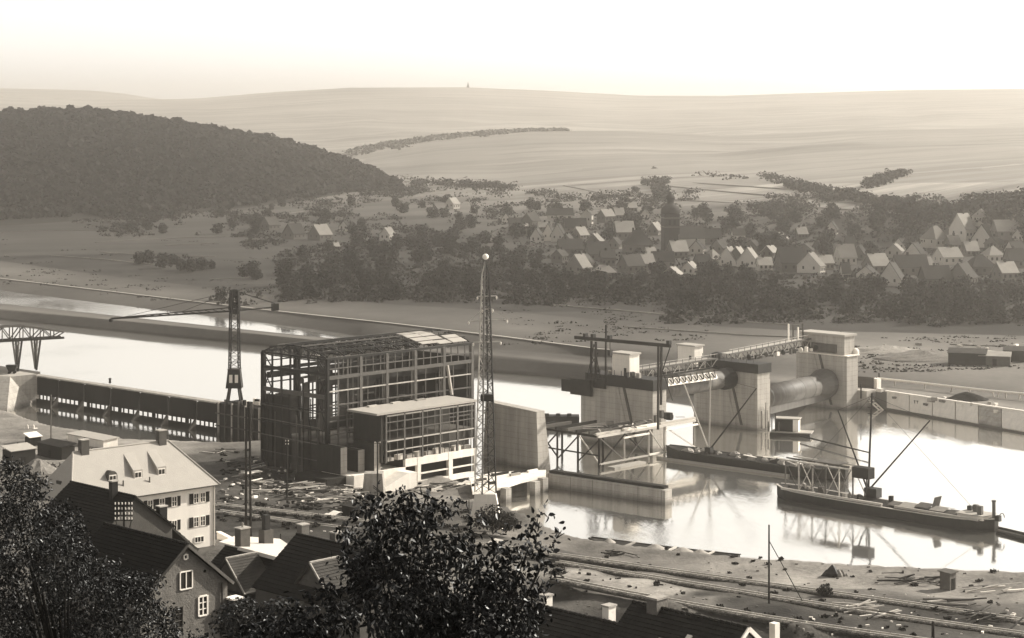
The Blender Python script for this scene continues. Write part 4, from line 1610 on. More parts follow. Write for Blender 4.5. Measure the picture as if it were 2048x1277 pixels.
b0_, b1_ = at(1558, 992, 0), at(1993, 1064, 0)
bg1, bd, bs, bL = barge('long dark work barge with a timber trestle, derrick mast and hatch boards aboard', b0_, b1_, 7.0, 1.9, m_wood_d, m_wood_l)
mb = MB()
mb.frame(b0_, bd, bs, UP, 3, 28, -3.35, -2.9, 2.16, 2.6)
mb.build('coaming', m_wood_l, bg1)
mb = MB()
mb.frame(b0_, bd, bs, UP, 31, 50, -3.3, -2.9, 2.16, 2.6)
mb.build('coaming', m_wood_l, bg1)
for k in range(6):                                 # trestle aboard
    for s in (-2.4, 2.4):
        mb = MB()
        o = b0_ + bd * (3.5 + k * 3.4) + bs * s
        mb.bar(o + UP * 2, o + UP * 8.0, .22)
        mb.build('trestle_post', m_wood_l if k % 3 == 1 else m_wood, bg1)
for k in range(5):
    for s in (-2.4, 2.4):
        mb = MB()
        o = b0_ + bd * (3.5 + k * 3.4) + bs * s
        mb.bar(o + UP * (2.2 if k % 2 else 8), o + bd * 3.4 + UP * (8 if k % 2 else 2.2), .15)
        mb.build('trestle_brace', m_wood_l if (k + (s > 0)) % 2 else m_wood, bg1)
for s in (-2.4, 0, 2.4):
    mb = MB()
    o = b0_ + bs * s + UP * 8.3
    mb.bar(o + bd * 2, o + bd * (21 if s < 0 else 18), .26)
    mb.build('trestle_beam', m_wood_l if s else m_wood, bg1)
mb = MB()
mb.frame(b0_, bd, bs, UP, 9, 16, -1, 2.6, 8.5, 8.65)
mb.build('trestle_deck', m_wood, bg1)
mb = MB()
o = b0_ + bd * 23 + bs * -2.4
mb.box(o, bd, bs, 4, 2.2, 7.0, 9.2)
mb.build('counterweight_box', m_wood_d, bg1)
mk = xY(1736, 411, 2.0)
mtop = xY(1744, 411, 23.3)
rod(bg1, 'mast', mk, mtop, .5, m_wood_d)
for f_ in (.70, .76, .82):
    mb = MB()
    c = mk.lerp(mtop, f_ + .1)
    mb.bar(c - bd * .9, c + bd * .9, .12)
    mb.build('spreader', m_wood_d, bg1)
rod(bg1, 'boom', mk + UP * 1.2, xY(1860, 413, 17.4), .38, m_wood_d)
rod(bg1, 'boom', mk + UP * 1.2, xY(1676, 415, 19.2), .38, m_wood_d)
mb = MB()
mb.box(mk + bd * 1.2, bd, bs, 3.0, 2.0, 2.1, 4.0)
mb.build('winch_house', m_steel, bg1)
for k, (x, s, l_, w_, z1, mt) in enumerate(((33, 0, 3.5, 4.4, 3.0, m_wood_l), (36.5, .2, 3.0, 4.6, 3.4, m_wood), (40, 0, 3.2, 4.4, 3.2, m_wood_l), (43.2, .3, 2.6, 4.2, 2.9, m_wood), (29.6, 0, 2.2, 4.0, 2.8, m_wood))):
    mb = MB()
    o = b0_ + bd * x + bs * s
    for e in (-1, 1):
        mb.slab([o + bs * (e * 0) - bd * l_ / 2 + UP * z1, o - bd * -l_ / 2 + UP * z1, o + bd * l_ / 2 + bs * e * w_ / 2 + UP * (z1 - .5), o - bd * l_ / 2 + bs * e * w_ / 2 + UP * (z1 - .5)], .12)
    mb.build('hatch_cover', mt, bg1)
mb = MB()
o = b0_ + bd * 38.5
mb.bar(o + UP * 3, o + bd * .6 + UP * 5.0, 2.4, .14)
mb.build('raised_hatch', m_wood, bg1)
mb = MB()
mb.frame(b0_, bd, bs, UP, 44.8, 50.5, -2.2, 2.2, 2.1, 2.9)
mb.build('cabin', m_frame, bg1)
mb = MB()
mb.frame(b0_, bd, bs, UP, 44.5, 50.8, -2.4, 2.4, 2.9, 3.05)
mb.build('cabin_roof', m_roofl, bg1)
mb = MB()
mb.lathe(b0_ + bd * 51.6 + UP * 2, [(.35, 0), (.35, 3.6), (.45, 3.7), (.45, 4.0)], 10)
mb.build('funnel', m_steel_l, bg1)
for x, s, z in ((47, 1, 4.4), (49.2, -1, 4.7), (52.6, 0, 3.2), (45.4, 1.5, 3.9)):
    mb = MB()
    o = b0_ + bd * x + bs * s
    mb.box(o, bd, bs, .9, .8, 2.1, z)
    mb.build('deck_gear', m_steel_l if z > 4 else m_steel, bg1)
mb = MB()
o = b0_ + bd * 53 + bs * .5
for k in range(9):
    a_ = math.pi * k / 8
    mb.bar(o + UP * 2.6 + bs * math.cos(a_) * 1 + UP * math.sin(a_), o + UP * 2.6 + bs * math.cos(a_ + .39) * 1 + UP * math.sin(a_ + .39), .12)
mb.build('tiller_wheel', m_steel, bg1)

c0_, c1_ = at(1336, 913, 0), at(1694, 962, 0)
bg2, cd, cs, cL = barge('middle dark barge heaped with tarpaulin bundles behind the long work barge', c0_, c1_, 6.5, 2.0, m_wood_d, m_wood_d)
mb = MB()
mb.frame(c0_, cd, cs, UP, 0, cL * .75, -4.6, -4.0, -.2, .5)
mb.build('rubbing_log', m_wood_l, bg2)
rr = random.Random(3)
for k in range(26):
    mb = MB()
    x = rr.choice([rr.uniform(7, 14), rr.uniform(15, 40)])
    o = c0_ + cd * x + cs * rr.uniform(-2.2, 2.2)
    r = rr.uniform(.5, 1.2)
    r2_ = [r * rr.uniform(.6, 1.2) for _ in range(7)]
    ring = lambda f_, z_: [o + cd * (math.cos(q * .8976) * r2_[q] * f_ * 1.3) + cs * (math.sin(q * .8976) * r2_[q] * f_) + UP * (2.05 + z_ * r2_[(q + 2) % 7]) for q in range(7)]
    mb.loft(ring(1, 0), ring(.85, .4))
    mb.loft(ring(.85, .4), ring(.3, .75))
    mb.build('bundle', rr.choice([m_canvas, m_wood_l, m_canvas, m_wood]), bg2)
for k in range(12):
    mb = MB()
    o = c0_ + cd * rr.uniform(14, 40) + cs * rr.uniform(-2, 2) + UP * rr.uniform(2.3, 3.2)
    dr = (cd * rr.uniform(.4, 1) + cs * rr.uniform(-.6, .6)).normalized()
    mb.bar(o, o + dr * rr.uniform(2, 5), .5, .1)
    mb.build('plank', rr.choice([m_wood_l, m_frame, m_wood]), bg2)
mk2 = xY(1418, 463, 2.2)
rod(bg2, 'mast', mk2, xY(1421, 463, 20.2), .5, m_wood_l)
rod(bg2, 'boom', mk2 + UP * .6, xY(1368, 465, 18.0), .42, m_wood_l)
rod(bg2, 'boom', mk2 + UP * .6, xY(1513, 462, 17.4), .42, m_wood_d)
mb = MB()
mb.box(mk2, cd, cs, 1.6, 1.4, 2.1, 3.6)
mb.build('winch', m_steel, bg2)

for q_ in (xY(1860, 413, 17.4), xY(1676, 415, 19.2), b0_ + bd * 3 + UP * 3, b0_ + bd * 48 + UP * 3):
    mb = MB()
    mb.tube(mtop - UP * .6, q_, .035, .035, 4)
    mb.build('rigging', m_wood_d, bg1)
for q_ in (xY(1368, 465, 18.0), xY(1513, 462, 17.4)):
    mb = MB()
    mb.tube(xY(1421, 463, 20), q_, .035, .035, 4)
    mb.build('rigging', m_wood_d, bg2)
for k in range(12):
    mb = MB()
    o = b0_ + bd * rr.uniform(2, 30) + bs * rr.uniform(-2.6, 2.6)
    mb.box(o, (bd * rr.uniform(.5, 1) + bs * rr.uniform(-1, 1)).normalized(), bs, rr.uniform(.6, 2.2), rr.uniform(.3, .9), 2.0, 2.0 + rr.uniform(.3, 1.2))
    mb.build('deck_gear', rr.choice([m_wood, m_wood_d, m_wood_d, m_canvas]), bg1)
# hut pontoon below the middle pier
hp = T('hut_pontoon', 'small pontoon with a tarred hut and pale end wall below the middle pier', 'pontoon', at(1568, 868, 0))
o = at(1540, 872, 0)
dx, dy_ = Vector((.96, -.28, 0)), Vector((.28, .96, 0))
mb = MB()
mb.frame(o, dx, dy_, UP, 0, 10, 0, 5, -.3, .9)
mb.build('hull', m_hull, hp)
mb = MB()
mb.frame(o, dx, dy_, UP, .2, 10.4, -.2, 4.4, .9, 1.1)
mb.build('deck', m_wood_l, hp)
mb = MB()
mb.frame(o, dx, dy_, UP, 1.2, 5.6, 1, 4, 1.1, 4.2)
mb.build('hut', m_wood_d, hp)
mb = MB()
mb.frame(o, dx, dy_, UP, 5.6, 7.0, 1, 4, 1.1, 4.1)
mb.build('porch', m_frame, hp)
mb = MB()
mb.frame(o, dx, dy_, UP, .9, 7.4, .7, 4.3, 4.2, 4.4)
mb.build('roof', m_roofl, hp)
for k in range(4):
    mb = MB()
    c = o + dx * (-.5 + k * .9) + dy_ * .4
    mb.bar(c + UP * 1, c + UP * (3.5 + (k % 3)), .2)
    mb.build('post', m_wood if k % 2 else m_wood_d, hp)
sp = T('mooring_spar', 'long dark mooring spar between hut pontoon and derrick mast', 'spar', at(1668, 878, 0.6))
mb = MB()
mb.tube(at(1600, 872, 1.0), xY(1738, 470, 1.2), .22, .16, 6)
mb.build('spar', m_wood_d, sp)
sp = T('log_boom', 'floating log boom trailing from the end of the long work barge', 'log boom', at(2020, 1066, 0))
for k in range(3):
    mb = MB()
    mb.tube(at(1994, 1056 + k * 5, .2), at(2090, 1078 + k * 7, .2), .35, .3, 8)
    mb.build('log', m_wood_d if k != 1 else m_wood, sp)
# sand barge at the near quay
e0_, e1_ = at(1180, 1093, 0), at(1478, 1129, 0)
bg3, ed, es, eL = barge('open flat barge with pale sand heaps moored against the near bank', e0_, e1_, 5.0, 1.0, m_wood_d, m_wood_d)
for x, r in ((13.5, 1.9), (19, 2.0), (22.5, 1.7), (4, 1.4)):
    mb = MB()
    mb.lathe(e0_ + ed * x + UP * .9, [(r * 1.15, 0), (r * .8, .35), (r * .3, .85), (.05, .95)], 14)
    mb.build('sand_heap', m_sand, bg3, smooth=True)
for x in (8, 16.4, 24):
    mb = MB()
    mb.frame(e0_, ed, es, UP, x, x + .35, -2.4, 2.4, 1.0, 1.35)
    mb.build('thwart', m_wood_l, bg3)
# ------------------------------------------------------------------ poles, posts
def pole(label, px, ytop, ybase, z, w_=.3, twin=0, arms=(), stay=None, mat=m_wood_d, cat='pole', name='pole'):
    b = at(px, ybase, z)
    tp = atY(px, ytop, b.y)
    t = T(name, label, cat, b)
    for k in range(2 if twin else 1):
        mb = MB()
        mb.tube(b + Vector((k * twin, 0, -1)), tp + Vector((k * twin * .7, 0, 0)), w_ / 2, w_ * .36, 8)
        mb.build('shaft', mat, t)
    for (dz, l_) in arms:
        mb = MB()
        c = tp - UP * dz
        mb.bar(c - Vector((l_ / 2, 0, 0)), c + Vector((l_ / 2, 0, 0)), .12)
        mb.build('cross_arm', mat, t)
        for s in (-1, 1):
            mb = MB()
            mb.lathe(c + Vector((s * l_ * .42, 0, .05)), [(.05, 0), (.09, .1), (.07, .3)], 6)
            mb.build('insulator', m_frame, t)
    if stay:
        mb = MB()
        mb.tube(tp.lerp(b, stay[3]), at(stay[0], stay[1], stay[2]), .07, .07, 5)
        mb.build('stay', mat, t)
    return t


pole('tall twin timber pole beside the white house', 492, 815, 1088, 16.2, .42, twin=.75)
pole('slim dark pole among the planks before the power station', 574, 880, 1000, 5.6, .34, arms=((.4, .6), (1.0, .6)))
pole('short pole with insulators before the white ramp', 755, 882, 990, 4.6, .34, arms=((.5, 1.2),))
pole('grey pole at the edge of the still basin', 102, 790, 893, 2.4, .36, mat=m_wood)
pole('thin pole with slack stay on the near river bank', 1538, 1050, 1208, 4.2, .34, stay=(1608, 1208, 4.2, .2))
pole('stubby dark post beside the nearest railway track', 1866, 1243, 1280, 4.4, .55)
pole('short pole behind the chimney roofs', 938, 1000, 1028, 4.6, .2)
for i, (px, y0, y1, z) in enumerate(((1758, 758, 772, 5), (1722, 780, 800, 4.6))):
    pole('dark stub post ' + ('beside the far quay rail' if i == 0 else 'at the top of the far quay ladder'), px, y0 - 12, y1 - 10, z, .5)

# ------------------------------------------------------------------ far quay furniture
fq = T('quay_pipe', 'long white pipe on low trestles along the far quay', 'pipe', at(1900, 777, 5))
pp = [(1755, 757), (1830, 765), (1900, 773), (1980, 782), (2060, 789), (2150, 798)]
for (xa, ya), (xb, yb_) in zip(pp, pp[1:]):
    mb = MB()
    mb.tube(at(xa, ya, 6.6), at(xb, yb_, 6.6), .32, .32, 8)
    mb.build('pipe', m_frame, fq)
for px in (1790, 1850, 1905, 1940, 1985, 1998, 2012, 2040):
    mb = MB()
    y_ = np.interp(px, [p[0] for p in pp], [p[1] for p in pp])
    c = at(px, y_, 6.5)
    mb.bar(c, Vector((c.x + R.uniform(-.5, .5), c.y, 4.6)), .3)
    mb.build('support', m_wood_l, fq)
q_ = T('stone_block', 'pale concrete block at the start of the white quay pipe', 'block', at(1752, 772, 5))
o = at(1752, 776, 4.8)
mb = MB()
mb.box(o, A, D, 2.0, 2.0, 4.6, 7.4)
mb.build('block', m_conc_w, q_)
q_ = T('quay_wall', 'dark low retaining wall between the far abutment and the pale block', 'wall', at(1725, 770, 5))
mb = MB()
mb.bar(at(1704, 775, 4.6), at(1748, 778, 4.6), .8, 6.4)
mb.build('wall_body', m_conc_d, q_)
q_ = T('quay_ladder', 'white sloping ladder rails down the far quay into the water', 'ladder', at(1740, 815, 0))
for e in (0, 8):
    mb = MB()
    mb.bar(at(1716 + e, 782, 4.8), at(1760 + e, 822, -.2), .45, .3)
    mb.build('rail', m_frame, q_)
for k in range(7):
    mb = MB()
    a_, b_ = at(1716, 782, 4.8).lerp(at(1760, 822, -.2), (k + .5) / 7), at(1724, 782, 4.8).lerp(at(1768, 822, -.2), (k + .5) / 7)
    mb.bar(a_, b_, .15)
    mb.build('rung', m_frame, q_)
q_ = T('quay_stairwell', 'concrete landing beside the far abutment with a sloping side wall', 'quay', P3 + D * 2 + A * 6)
mb = MB()
mb.frame(P3, A, D, UP, 5.1, 10, -3, 3, -1.5, 5.0)
mb.build('landing', m_conc, q_)
# sloping paved revetment slabs on the far quay
rv = T('quay_revetment', 'sloping pale concrete revetment of the far quay below the abutment', 'revetment', at(1900, 820, 2))
xs_ = list(range(1772, 2430, 46))
for a_, b_ in zip(xs_, xs_[1:]):
    q = []
    for px, k in ((a_ + 1, 1), (b_ - 1, 1), (b_ - 1, 2), (a_ + 1, 2)):
        py, z = piecewise(ROWS[k], np.array([float(px)]))
        q.append(at(px, float(py[0]), float(z[0])) + UP * .45 + Vector((0, -.4, 0)))
    mb = MB()
    mb.slab(q, .5)
    mb.build('slab', m_conc if a_ == 1956 else m_conc_w, rv)
mb = MB()
for a_, b_ in zip(xs_, xs_[1:]):
    w_ = []
    for px in (a_, b_):
        py, z = piecewise(ROWS[2], np.array([float(px)]))
        w_.append(at(px, float(py[0]), float(z[0])) + UP * .45)
    mb.bar(w_[0], w_[1], .9, .3)
mb.build('coping', m_conc_w, rv)
for i, (px, py, r, hh, mt, lb) in enumerate(((1935, 800, 4.2, 2.4, m_wood_d, 'dark earth mound behind the far quay pipe'), (1850, 716, 11, 2.6, m_rock, 'long pale rubble mound beyond the far quay'), (1770, 703, 9, 2.0, m_rock, 'lower rubble mound next to the abutment machine house'))):
    o = gfar(px, py)
    q_ = T('earth_mound', lb, 'mound', o)
    n = 26
    g_ = []
    for a_ in range(12):
        row = []
        for k in range(n):
            t = 2 * math.pi * k / n
            rr_ = r * (a_ / 11)
            x_, y_ = math.cos(t) * rr_ * 1.6, math.sin(t) * rr_
            z_ = hh * (1 - (a_ / 11) ** 1.4) + .9 * float(fbm(np.array([x_ * .5 + i * 9]), np.array([y_ * .5]), 3)[0]) * (1 if a_ < 11 else 0) - (.5 if a_ == 11 else 0)
            row.append((o.x + x_, o.y + y_, o.z + z_))
        g_.append(row + [row[0]])
    gm_ = grid_mesh('mound', np.array(g_)[::-1] - np.array(q_.location)[None, None, :], mt, smooth=False)
    link('heap', gm_, q_)
for i, (px, py, l_, w_, h_, wm, rm, lb) in enumerate(((1935, 728, 11, 6, 3.6, m_wood_d, m_roof_v, 'dark low site shed on the far bank'), (1990, 730, 9, 5, 3.0, m_wood, m_roof_vl, 'grey low site shed next to the dark one on the far bank'), (2035, 722, 8, 5, 3.4, m_wood_d, m_roof_v, 'small black hut past the grey shed on the far bank'))):
    o = gfar(px, py, -.1)
    q_ = T('site_shed', lb, 'shed', o, 'site sheds on the far bank')
    d_ = Vector((.96, -.28, 0))
    e_ = Vector((.28, .96, 0))
    mb = MB()
    mb.box(o, d_, e_, l_, w_, o.z, o.z + h_)
    mb.build('wall', wm, q_)
    mb = MB()
    c = Vector((o.x, o.y, 0))
    zt = o.z + h_
    mb.slab([c - d_ * (l_ / 2 + .3) - e_ * (w_ / 2 + .3) + UP * (zt + .02), c + d_ * (l_ / 2 + .3) - e_ * (w_ / 2 + .3) + UP * (zt + .02), c + d_ * (l_ / 2 + .3) + e_ * (w_ / 2 + .3) + UP * (zt + .9), c - d_ * (l_ / 2 + .3) + e_ * (w_ / 2 + .3) + UP * (zt + .9)], .15)
    mb.build('roof', rm, q_)
    mb = MB()
    mb.frame(c - e_ * (w_ / 2 + .05), d_, e_, UP, -.6, .6, -.02, .04, o.z + .1, o.z + 2.1)
    mb.build('door', m_dark, q_)
# small scraps on the far quay
for i in range(34):
    px = R.uniform(1760, 2040)
    py = R.choice([R.uniform(782, 800) + (px - 1760) * .12, R.uniform(690, 722)])
    o = gfar(px, py, .1)
    q_ = T('rubble_block', 'pale rubble block on the far quay under the white pipe' if py > 745 else 'pale rubble block beside the long rubble mound on the far bank', 'block', o, 'rubble blocks under the quay pipe' if py > 745 else 'rubble blocks by the rubble mound')
    mb = MB()
    d_ = Vector((R.uniform(-1, 1), R.uniform(-1, 1), 0)).normalized()
    mb.frame(o, d_, Vector((-d_.y, d_.x, 0)), UP, 0, R.uniform(.8, 3), 0, R.uniform(.4, 1.1), -.2, R.uniform(.3, .8))
    mb.build('block', R.choice([m_conc_w, m_wood_l, m_rock]), q_)
# ------------------------------------------------------------------ railway tracks
def track(label, path, gauge=1.2, gap=1.0, group='construction railway tracks'):
    W = [at(*p) for p in path]
    # resample evenly
    seg = [(b - a_).length for a_, b in zip(W, W[1:])]
    tot = sum(seg)

    def pos(s):
        for k, l_ in enumerate(seg):
            if s <= l_ or k == len(seg) - 1:
                return W[k].lerp(W[k + 1], s / l_), (W[k + 1] - W[k]).normalized()
            s -= l_
    n = int(tot / 4)
    pts = []
    for k in range(n + 1):
        p, d = pos(tot * k / n)
        zt = max(znear(p.x + ox, p.y + oy) for ox, oy in ((0, 0), (1, 0), (-1, 0), (0, 1), (0, -1)))
        pts.append(Vector((p.x, p.y, zt)))
    for it in range(40):
        q_ = [v.copy() for v in pts]
        for k in range(1, n):
            pts[k] = (q_[k - 1] + q_[k] * 2 + q_[k + 1]) / 4
    for v in pts:
        v.z = v.z + .32
    t = T('railway_track', label, 'track', pts[0], group)
    # ballast bed
    mb = MB()
    for a_, b in zip(pts, pts[1:]):
        mb.bar(a_ - UP * .30, b - UP * .30, 2.6, .34)
    mb.build('ballast', m_ballast, t)
    for s in (-.5, .5):
        mb = MB()
        for k in range(n):
            d = (pts[k + 1] - pts[k]).normalized()
            e = Vector((-d.y, d.x, 0)).normalized() * gauge * s
            mb.bar(pts[k] + e + UP * .12, pts[k + 1] + e + UP * .12, .17, .18)
        mb.build('rail', m_rail, t)
    m_ = None
    k = 0
    s = .5
    L_ = sum((b - a_).length for a_, b in zip(pts, pts[1:]))
    gap = max(gap, L_ / 295)
    for a_, b in zip(pts, pts[1:]):
        l_ = (b - a_).length
        d = (b - a_).normalized()
        while s < l_:
            p = a_ + d * s
            if m_ is None:
                mb = MB()
                mb.frame(Vector((0, 0, 0)), Vector((1, 0, 0)), Vector((0, 1, 0)), UP, -1.05, 1.05, -.16, .16, -.14, .05)
                me_ = bpy.data.meshes.new('sleeper')
                me_.from_pydata(mb.v, [], mb.f)
                me_.materials.append(m_sleeper)
                m_ = me_
            link('sleeper', m_, t, loc=p - t.location - UP * .02, rot=(0, 0, math.atan2(d.y, d.x) + math.pi / 2 + R.uniform(-.05, .05)), scale=(R.uniform(.9, 1.1), R.uniform(.8, 1.2), 1))
            s += gap
        s -= l_
    return t


m_ballast = M('ballast', 0.06, var=.7, scale=1.2, bump=.8, bscale=4, contrast=1.3)
m_sleeper = M('sleeper_wood', 0.2, var=.4, scale=1.2, rnd=.75)
track('long railway track curving past the lattice mast along the river bank', [(436, 1026, 8), (704, 1068, 7.8), (900, 1090, 6), (1102, 1106, 3.9), (1397, 1158, 3.8), (1700, 1193, 3.8), (2075, 1250, 3.8)])
track('middle railway track with pale sand strip beside it', [(1115, 1128, 4), (1391, 1174, 4), (1665, 1222, 4), (2075, 1276, 4)])
track('nearest railway track on the edge of the dark bank', [(1105, 1160, 5.6), (1335, 1197, 5.6), (1600, 1243, 5.6), (1900, 1290, 5.6)])
track('short rusty siding in front of the white house', [(430, 1012, 8), (560, 1028, 7.5), (760, 1056, 7)], gap=1.2)

# ------------------------------------------------------------------ timber piles, heaps, sheds on the near bank
def timber_pile(px, py, n, l_, spread, mats, label, group, dz=.15):
    o = gnear(px, py, dz)
    t = T('timber_pile', label, 'timber', o, group)
    for k in range(n):
        mb = MB()
        a_ = R.gauss(R.choice([.65, -.5, .1]), .25)
        d = Vector((math.cos(a_), math.sin(a_), R.uniform(-.03, .12)))
        c = o + Vector((R.uniform(-spread, spread), R.uniform(-spread, spread) * .8, .1 + .12 * k * R.random()))
        ll = l_ * R.uniform(.5, 1.2)
        mb.bar(c - d * ll / 2, c + d * ll / 2, R.uniform(.15, .4), R.uniform(.06, .22))
        mb.build('plank', R.choice(mats), t)
    return t


PALE, MIX, DK = [m_wood_l, m_frame, m_wood_l, m_wood], [m_wood, m_wood_l, m_wood_d, m_wood], [m_wood_d, m_wood_d, m_wood]
sites = [(520, 970, 12, 5, 3, PALE, 'pale plank heap close to the twin pole'), (552, 985, 10, 5, 3, MIX, 'mixed plank heap between twin pole and slim pole'), (600, 975, 14, 6, 4, PALE, 'crossed white planks beside the slim dark pole'),
         (630, 990, 12, 6, 4, MIX, 'brown plank heap in front of the dark lower slab'), (665, 1000, 14, 6, 4, PALE, 'bright plank heap before the draped tarpaulin'), (700, 1008, 12, 5, 3, MIX, 'mixed plank heap under the tree crown edge'),
         (640, 1018, 10, 5, 3, DK, 'dark beams lying along the siding'), (590, 1000, 10, 5, 3, DK, 'dark beams at the foot of the slim pole'), (500, 955, 9, 4, 3, MIX, 'short boards near the white trestle table'),
         (690, 985, 12, 5, 3, PALE, 'splintered white boards against the lower slab'), (480, 930, 9, 4, 3, DK, 'dark scrap timber by the basin end'), (540, 940, 9, 5, 4, MIX, 'scattered boards below the intake building'),
         (430, 908, 8, 5, 3, MIX, 'boards on the bank at the end of the basin'), (860, 985, 9, 4, 2, PALE, 'white trestles and boards before the dark openings'), (885, 975, 8, 4, 2, MIX, 'boards under the widest dark opening'),
         (1725, 1222, 10, 6, 2, PALE, 'stack of bright boards beside the nearest tracks'), (1770, 1236, 8, 4, 2, PALE, 'toppled bright boards next to the board stack'), (1810, 1162, 9, 5, 3, MIX, 'weathered driftwood poles on the river edge'),
         (1850, 1165, 8, 5, 3, DK, 'dark sawn baulks beside the square shed'), (1960, 1230, 9, 8, 3, DK, 'long dark baulks lying between the tracks'), (1900, 1212, 8, 7, 3, MIX, 'grey baulks between shed and tracks'),
         (1240, 1110, 7, 4, 2, DK, 'dark scraps on the bank beside the sand barge'), (2010, 1250, 7, 6, 3, DK, 'black baulks by the stubby post'), (1990, 1182, 8, 5, 3, PALE, 'pale boards on the bank past the square shed'), (560, 920, 8, 4, 3, DK, 'blackened timber under the tower crane')]
for px, py, n, l_, sp_, mt, lb in sites:
    timber_pile(px, py, n, l_, sp_, mt, lb, 'timber heaps on the building site')

# loose stones and scraps as one mass
def scatter_stuff(name, regions, mat, seed):
    rg = np.random.default_rng(seed)
    mb = MB()
    for (x0, x1, y0, y1, n, s0, s1) in regions:
        for k in range(n):
            o = gnear(rg.uniform(x0, x1), rg.uniform(y0, y1))
            if o.z <= .15:
                continue
            a_ = rg.uniform(0, 6.28)
            d = Vector((math.cos(a_), math.sin(a_), 0))
            s = rg.uniform(s0, s1)
            mb.frame(o, d, Vector((-d.y, d.x, 0)), UP, -s, s, -s * .5, s * .4, -.2, s * rg.uniform(.4, .9))
    return mb.build(name, mat, kind='stuff')


scatter_stuff('rubble', [(440, 760, 915, 1020, 200, .15, .55), (0, 240, 880, 960, 60, .15, .5), (800, 960, 975, 1030, 40, .15, .45), (1110, 2040, 1110, 1270, 170, .1, .28)], m_rock, 1)
scatter_stuff('dark_debris', [(440, 760, 905, 1045, 240, .2, .8), (1110, 2040, 1115, 1275, 70, .15, .4)], m_wood_d, 2)
scatter_stuff('litter', [(450, 740, 920, 1010, 90, .2, .6), (1600, 2040, 1190, 1275, 45, .12, .35), (480, 700, 1040, 1100, 20, .15, .4)], m_frame, 3)

# low scrub on the near bank
def scrub(name, regions, seed):
    rg = np.random.default_rng(seed)
    out = []
    for (x0, x1, y0, y1, n, r0, r1) in regions:
        for k in range(n):
            o = gnear(rg.uniform(x0, x1), rg.uniform(y0, y1))
            r = rg.uniform(r0, r1)
            if o.z < .4:
                continue
            m_ = int(10 + r * 30)
            c = np.array(o) + rg.normal(0, 1, (m_, 3)) * np.array([r, r * .8, r * .4]) * .6 + np.array([0, 0, r * .35])
            u = rg.normal(0, 1, (m_, 3))
            u /= np.linalg.norm(u, axis=1)[:, None]
            v = np.cross(u, rg.normal(0, 1, (m_, 3)))
            v /= np.linalg.norm(v, axis=1)[:, None]
            s = rg.uniform(.12, .3, (m_, 1))
            out.append(np.stack([c - u * s - v * s * .6, c + u * s - v * s * .6, c + u * s + v * s * .6, c - u * s + v * s * .6], 1))
    link(name, quads_mesh(name, np.concatenate(out), m_leaf_f), kind='stuff')


scrub('undergrowth', [(1110, 2040, 1100, 1190, 50, .2, .5), (1110, 1600, 1215, 1275, 25, .3, .6), (440, 780, 1000, 1060, 60, .3, .8), (440, 700, 900, 960, 30, .3, .7), (1600, 2040, 1200, 1277, 25, .2, .5), (0, 240, 930, 985, 60, .4, 1.2), (800, 980, 1020, 1080, 50, .4, 1.0)], 4)

o = gnear(75, 944)
q_ = T('sand_heap', 'pale pointed sand heap behind the white house', 'heap', o)
mb = MB()
rings = []
for f_, z_ in ((1, 0), (.72, 1.0), (.42, 2.1), (.16, 3.1), (.02, 3.4)):
    rings.append([o + Vector((math.cos(k * .3927) * 6.0 * f_ * (1 + .16 * math.sin(k * 1.9 + f_ * 5)), math.sin(k * .3927) * 5.0 * f_ * (1 + .14 * math.cos(k * 2.3)), z_ - .6 + .25 * math.sin(k * 2.7 + f_ * 9) * f_)) for k in range(16)])
for a_, b_ in zip(rings, rings[1:]):
    mb.loft(a_, b_)
mb.build('heap', m_rock, q_)


def shed(label, px, py, l_, w_, h_, wm, rm, d_=None, rise=.8, group=None, dz=0, name='shed', door=True):
    o = gnear(px, py, dz)
    d_ = d_ or A
    e_ = Vector((d_.y, -d_.x, 0))
    q_ = T(name, label, 'shed', o, group)
    c = Vector((o.x, o.y, 0))
    zt = o.z + h_
    mb = MB()
    mb.frame(c, d_, e_, UP, -l_ / 2, l_ / 2, -w_ / 2, w_ / 2, o.z - .8, zt)
    mb.build('wall', wm, q_)
    mb = MB()
    mb.slab([c - d_ * (l_ / 2 + .3) + e_ * (w_ / 2 + .3) + UP * (zt + .05), c + d_ * (l_ / 2 + .3) + e_ * (w_ / 2 + .3) + UP * (zt + .05), c + d_ * (l_ / 2 + .3) - e_ * (w_ / 2 + .3) + UP * (zt + .05 + rise), c - d_ * (l_ / 2 + .3) - e_ * (w_ / 2 + .3) + UP * (zt + .05 + rise)], .15)
    mb.build('roof', rm, q_)
    if door:
        mb = MB()
        mb.frame(c + e_ * (w_ / 2 + .01), d_, e_, UP, -.5, .5, -.02, .04, o.z, o.z + 1.9)
        mb.build('door', m_dark, q_)
    return q_


shed('dark hut with a pale flat roof at the edge of the basin bank', 38, 930, 6.0, 3.6, 3.4, m_wood_d, m_roofl)
shed('small black hut beside the pale-roofed hut on the basin bank', 66, 892, 3.0, 2.2, 2.2, m_wood_d, m_frame)
shed('long low dark workshop behind the white house', 112, 915, 10, 3.4, 3.0, m_wood_d, m_wood_d, D, rise=.5)
shed('long pale flat-roofed store at the basin bank', 185, 889, 15, 4, 1.9, m_conc_w, m_roofl, D, rise=.3)
shed('tall square weathered shed alone on the river bank', 1896, 1180, 1.9, 1.9, 2.9, m_wood, m_wood, A, rise=.15)
shed('low black hut under the tree crown edge', 705, 1035, 3.4, 2.4, 2.2, m_wood_d, m_wood_d, D, rise=.4)
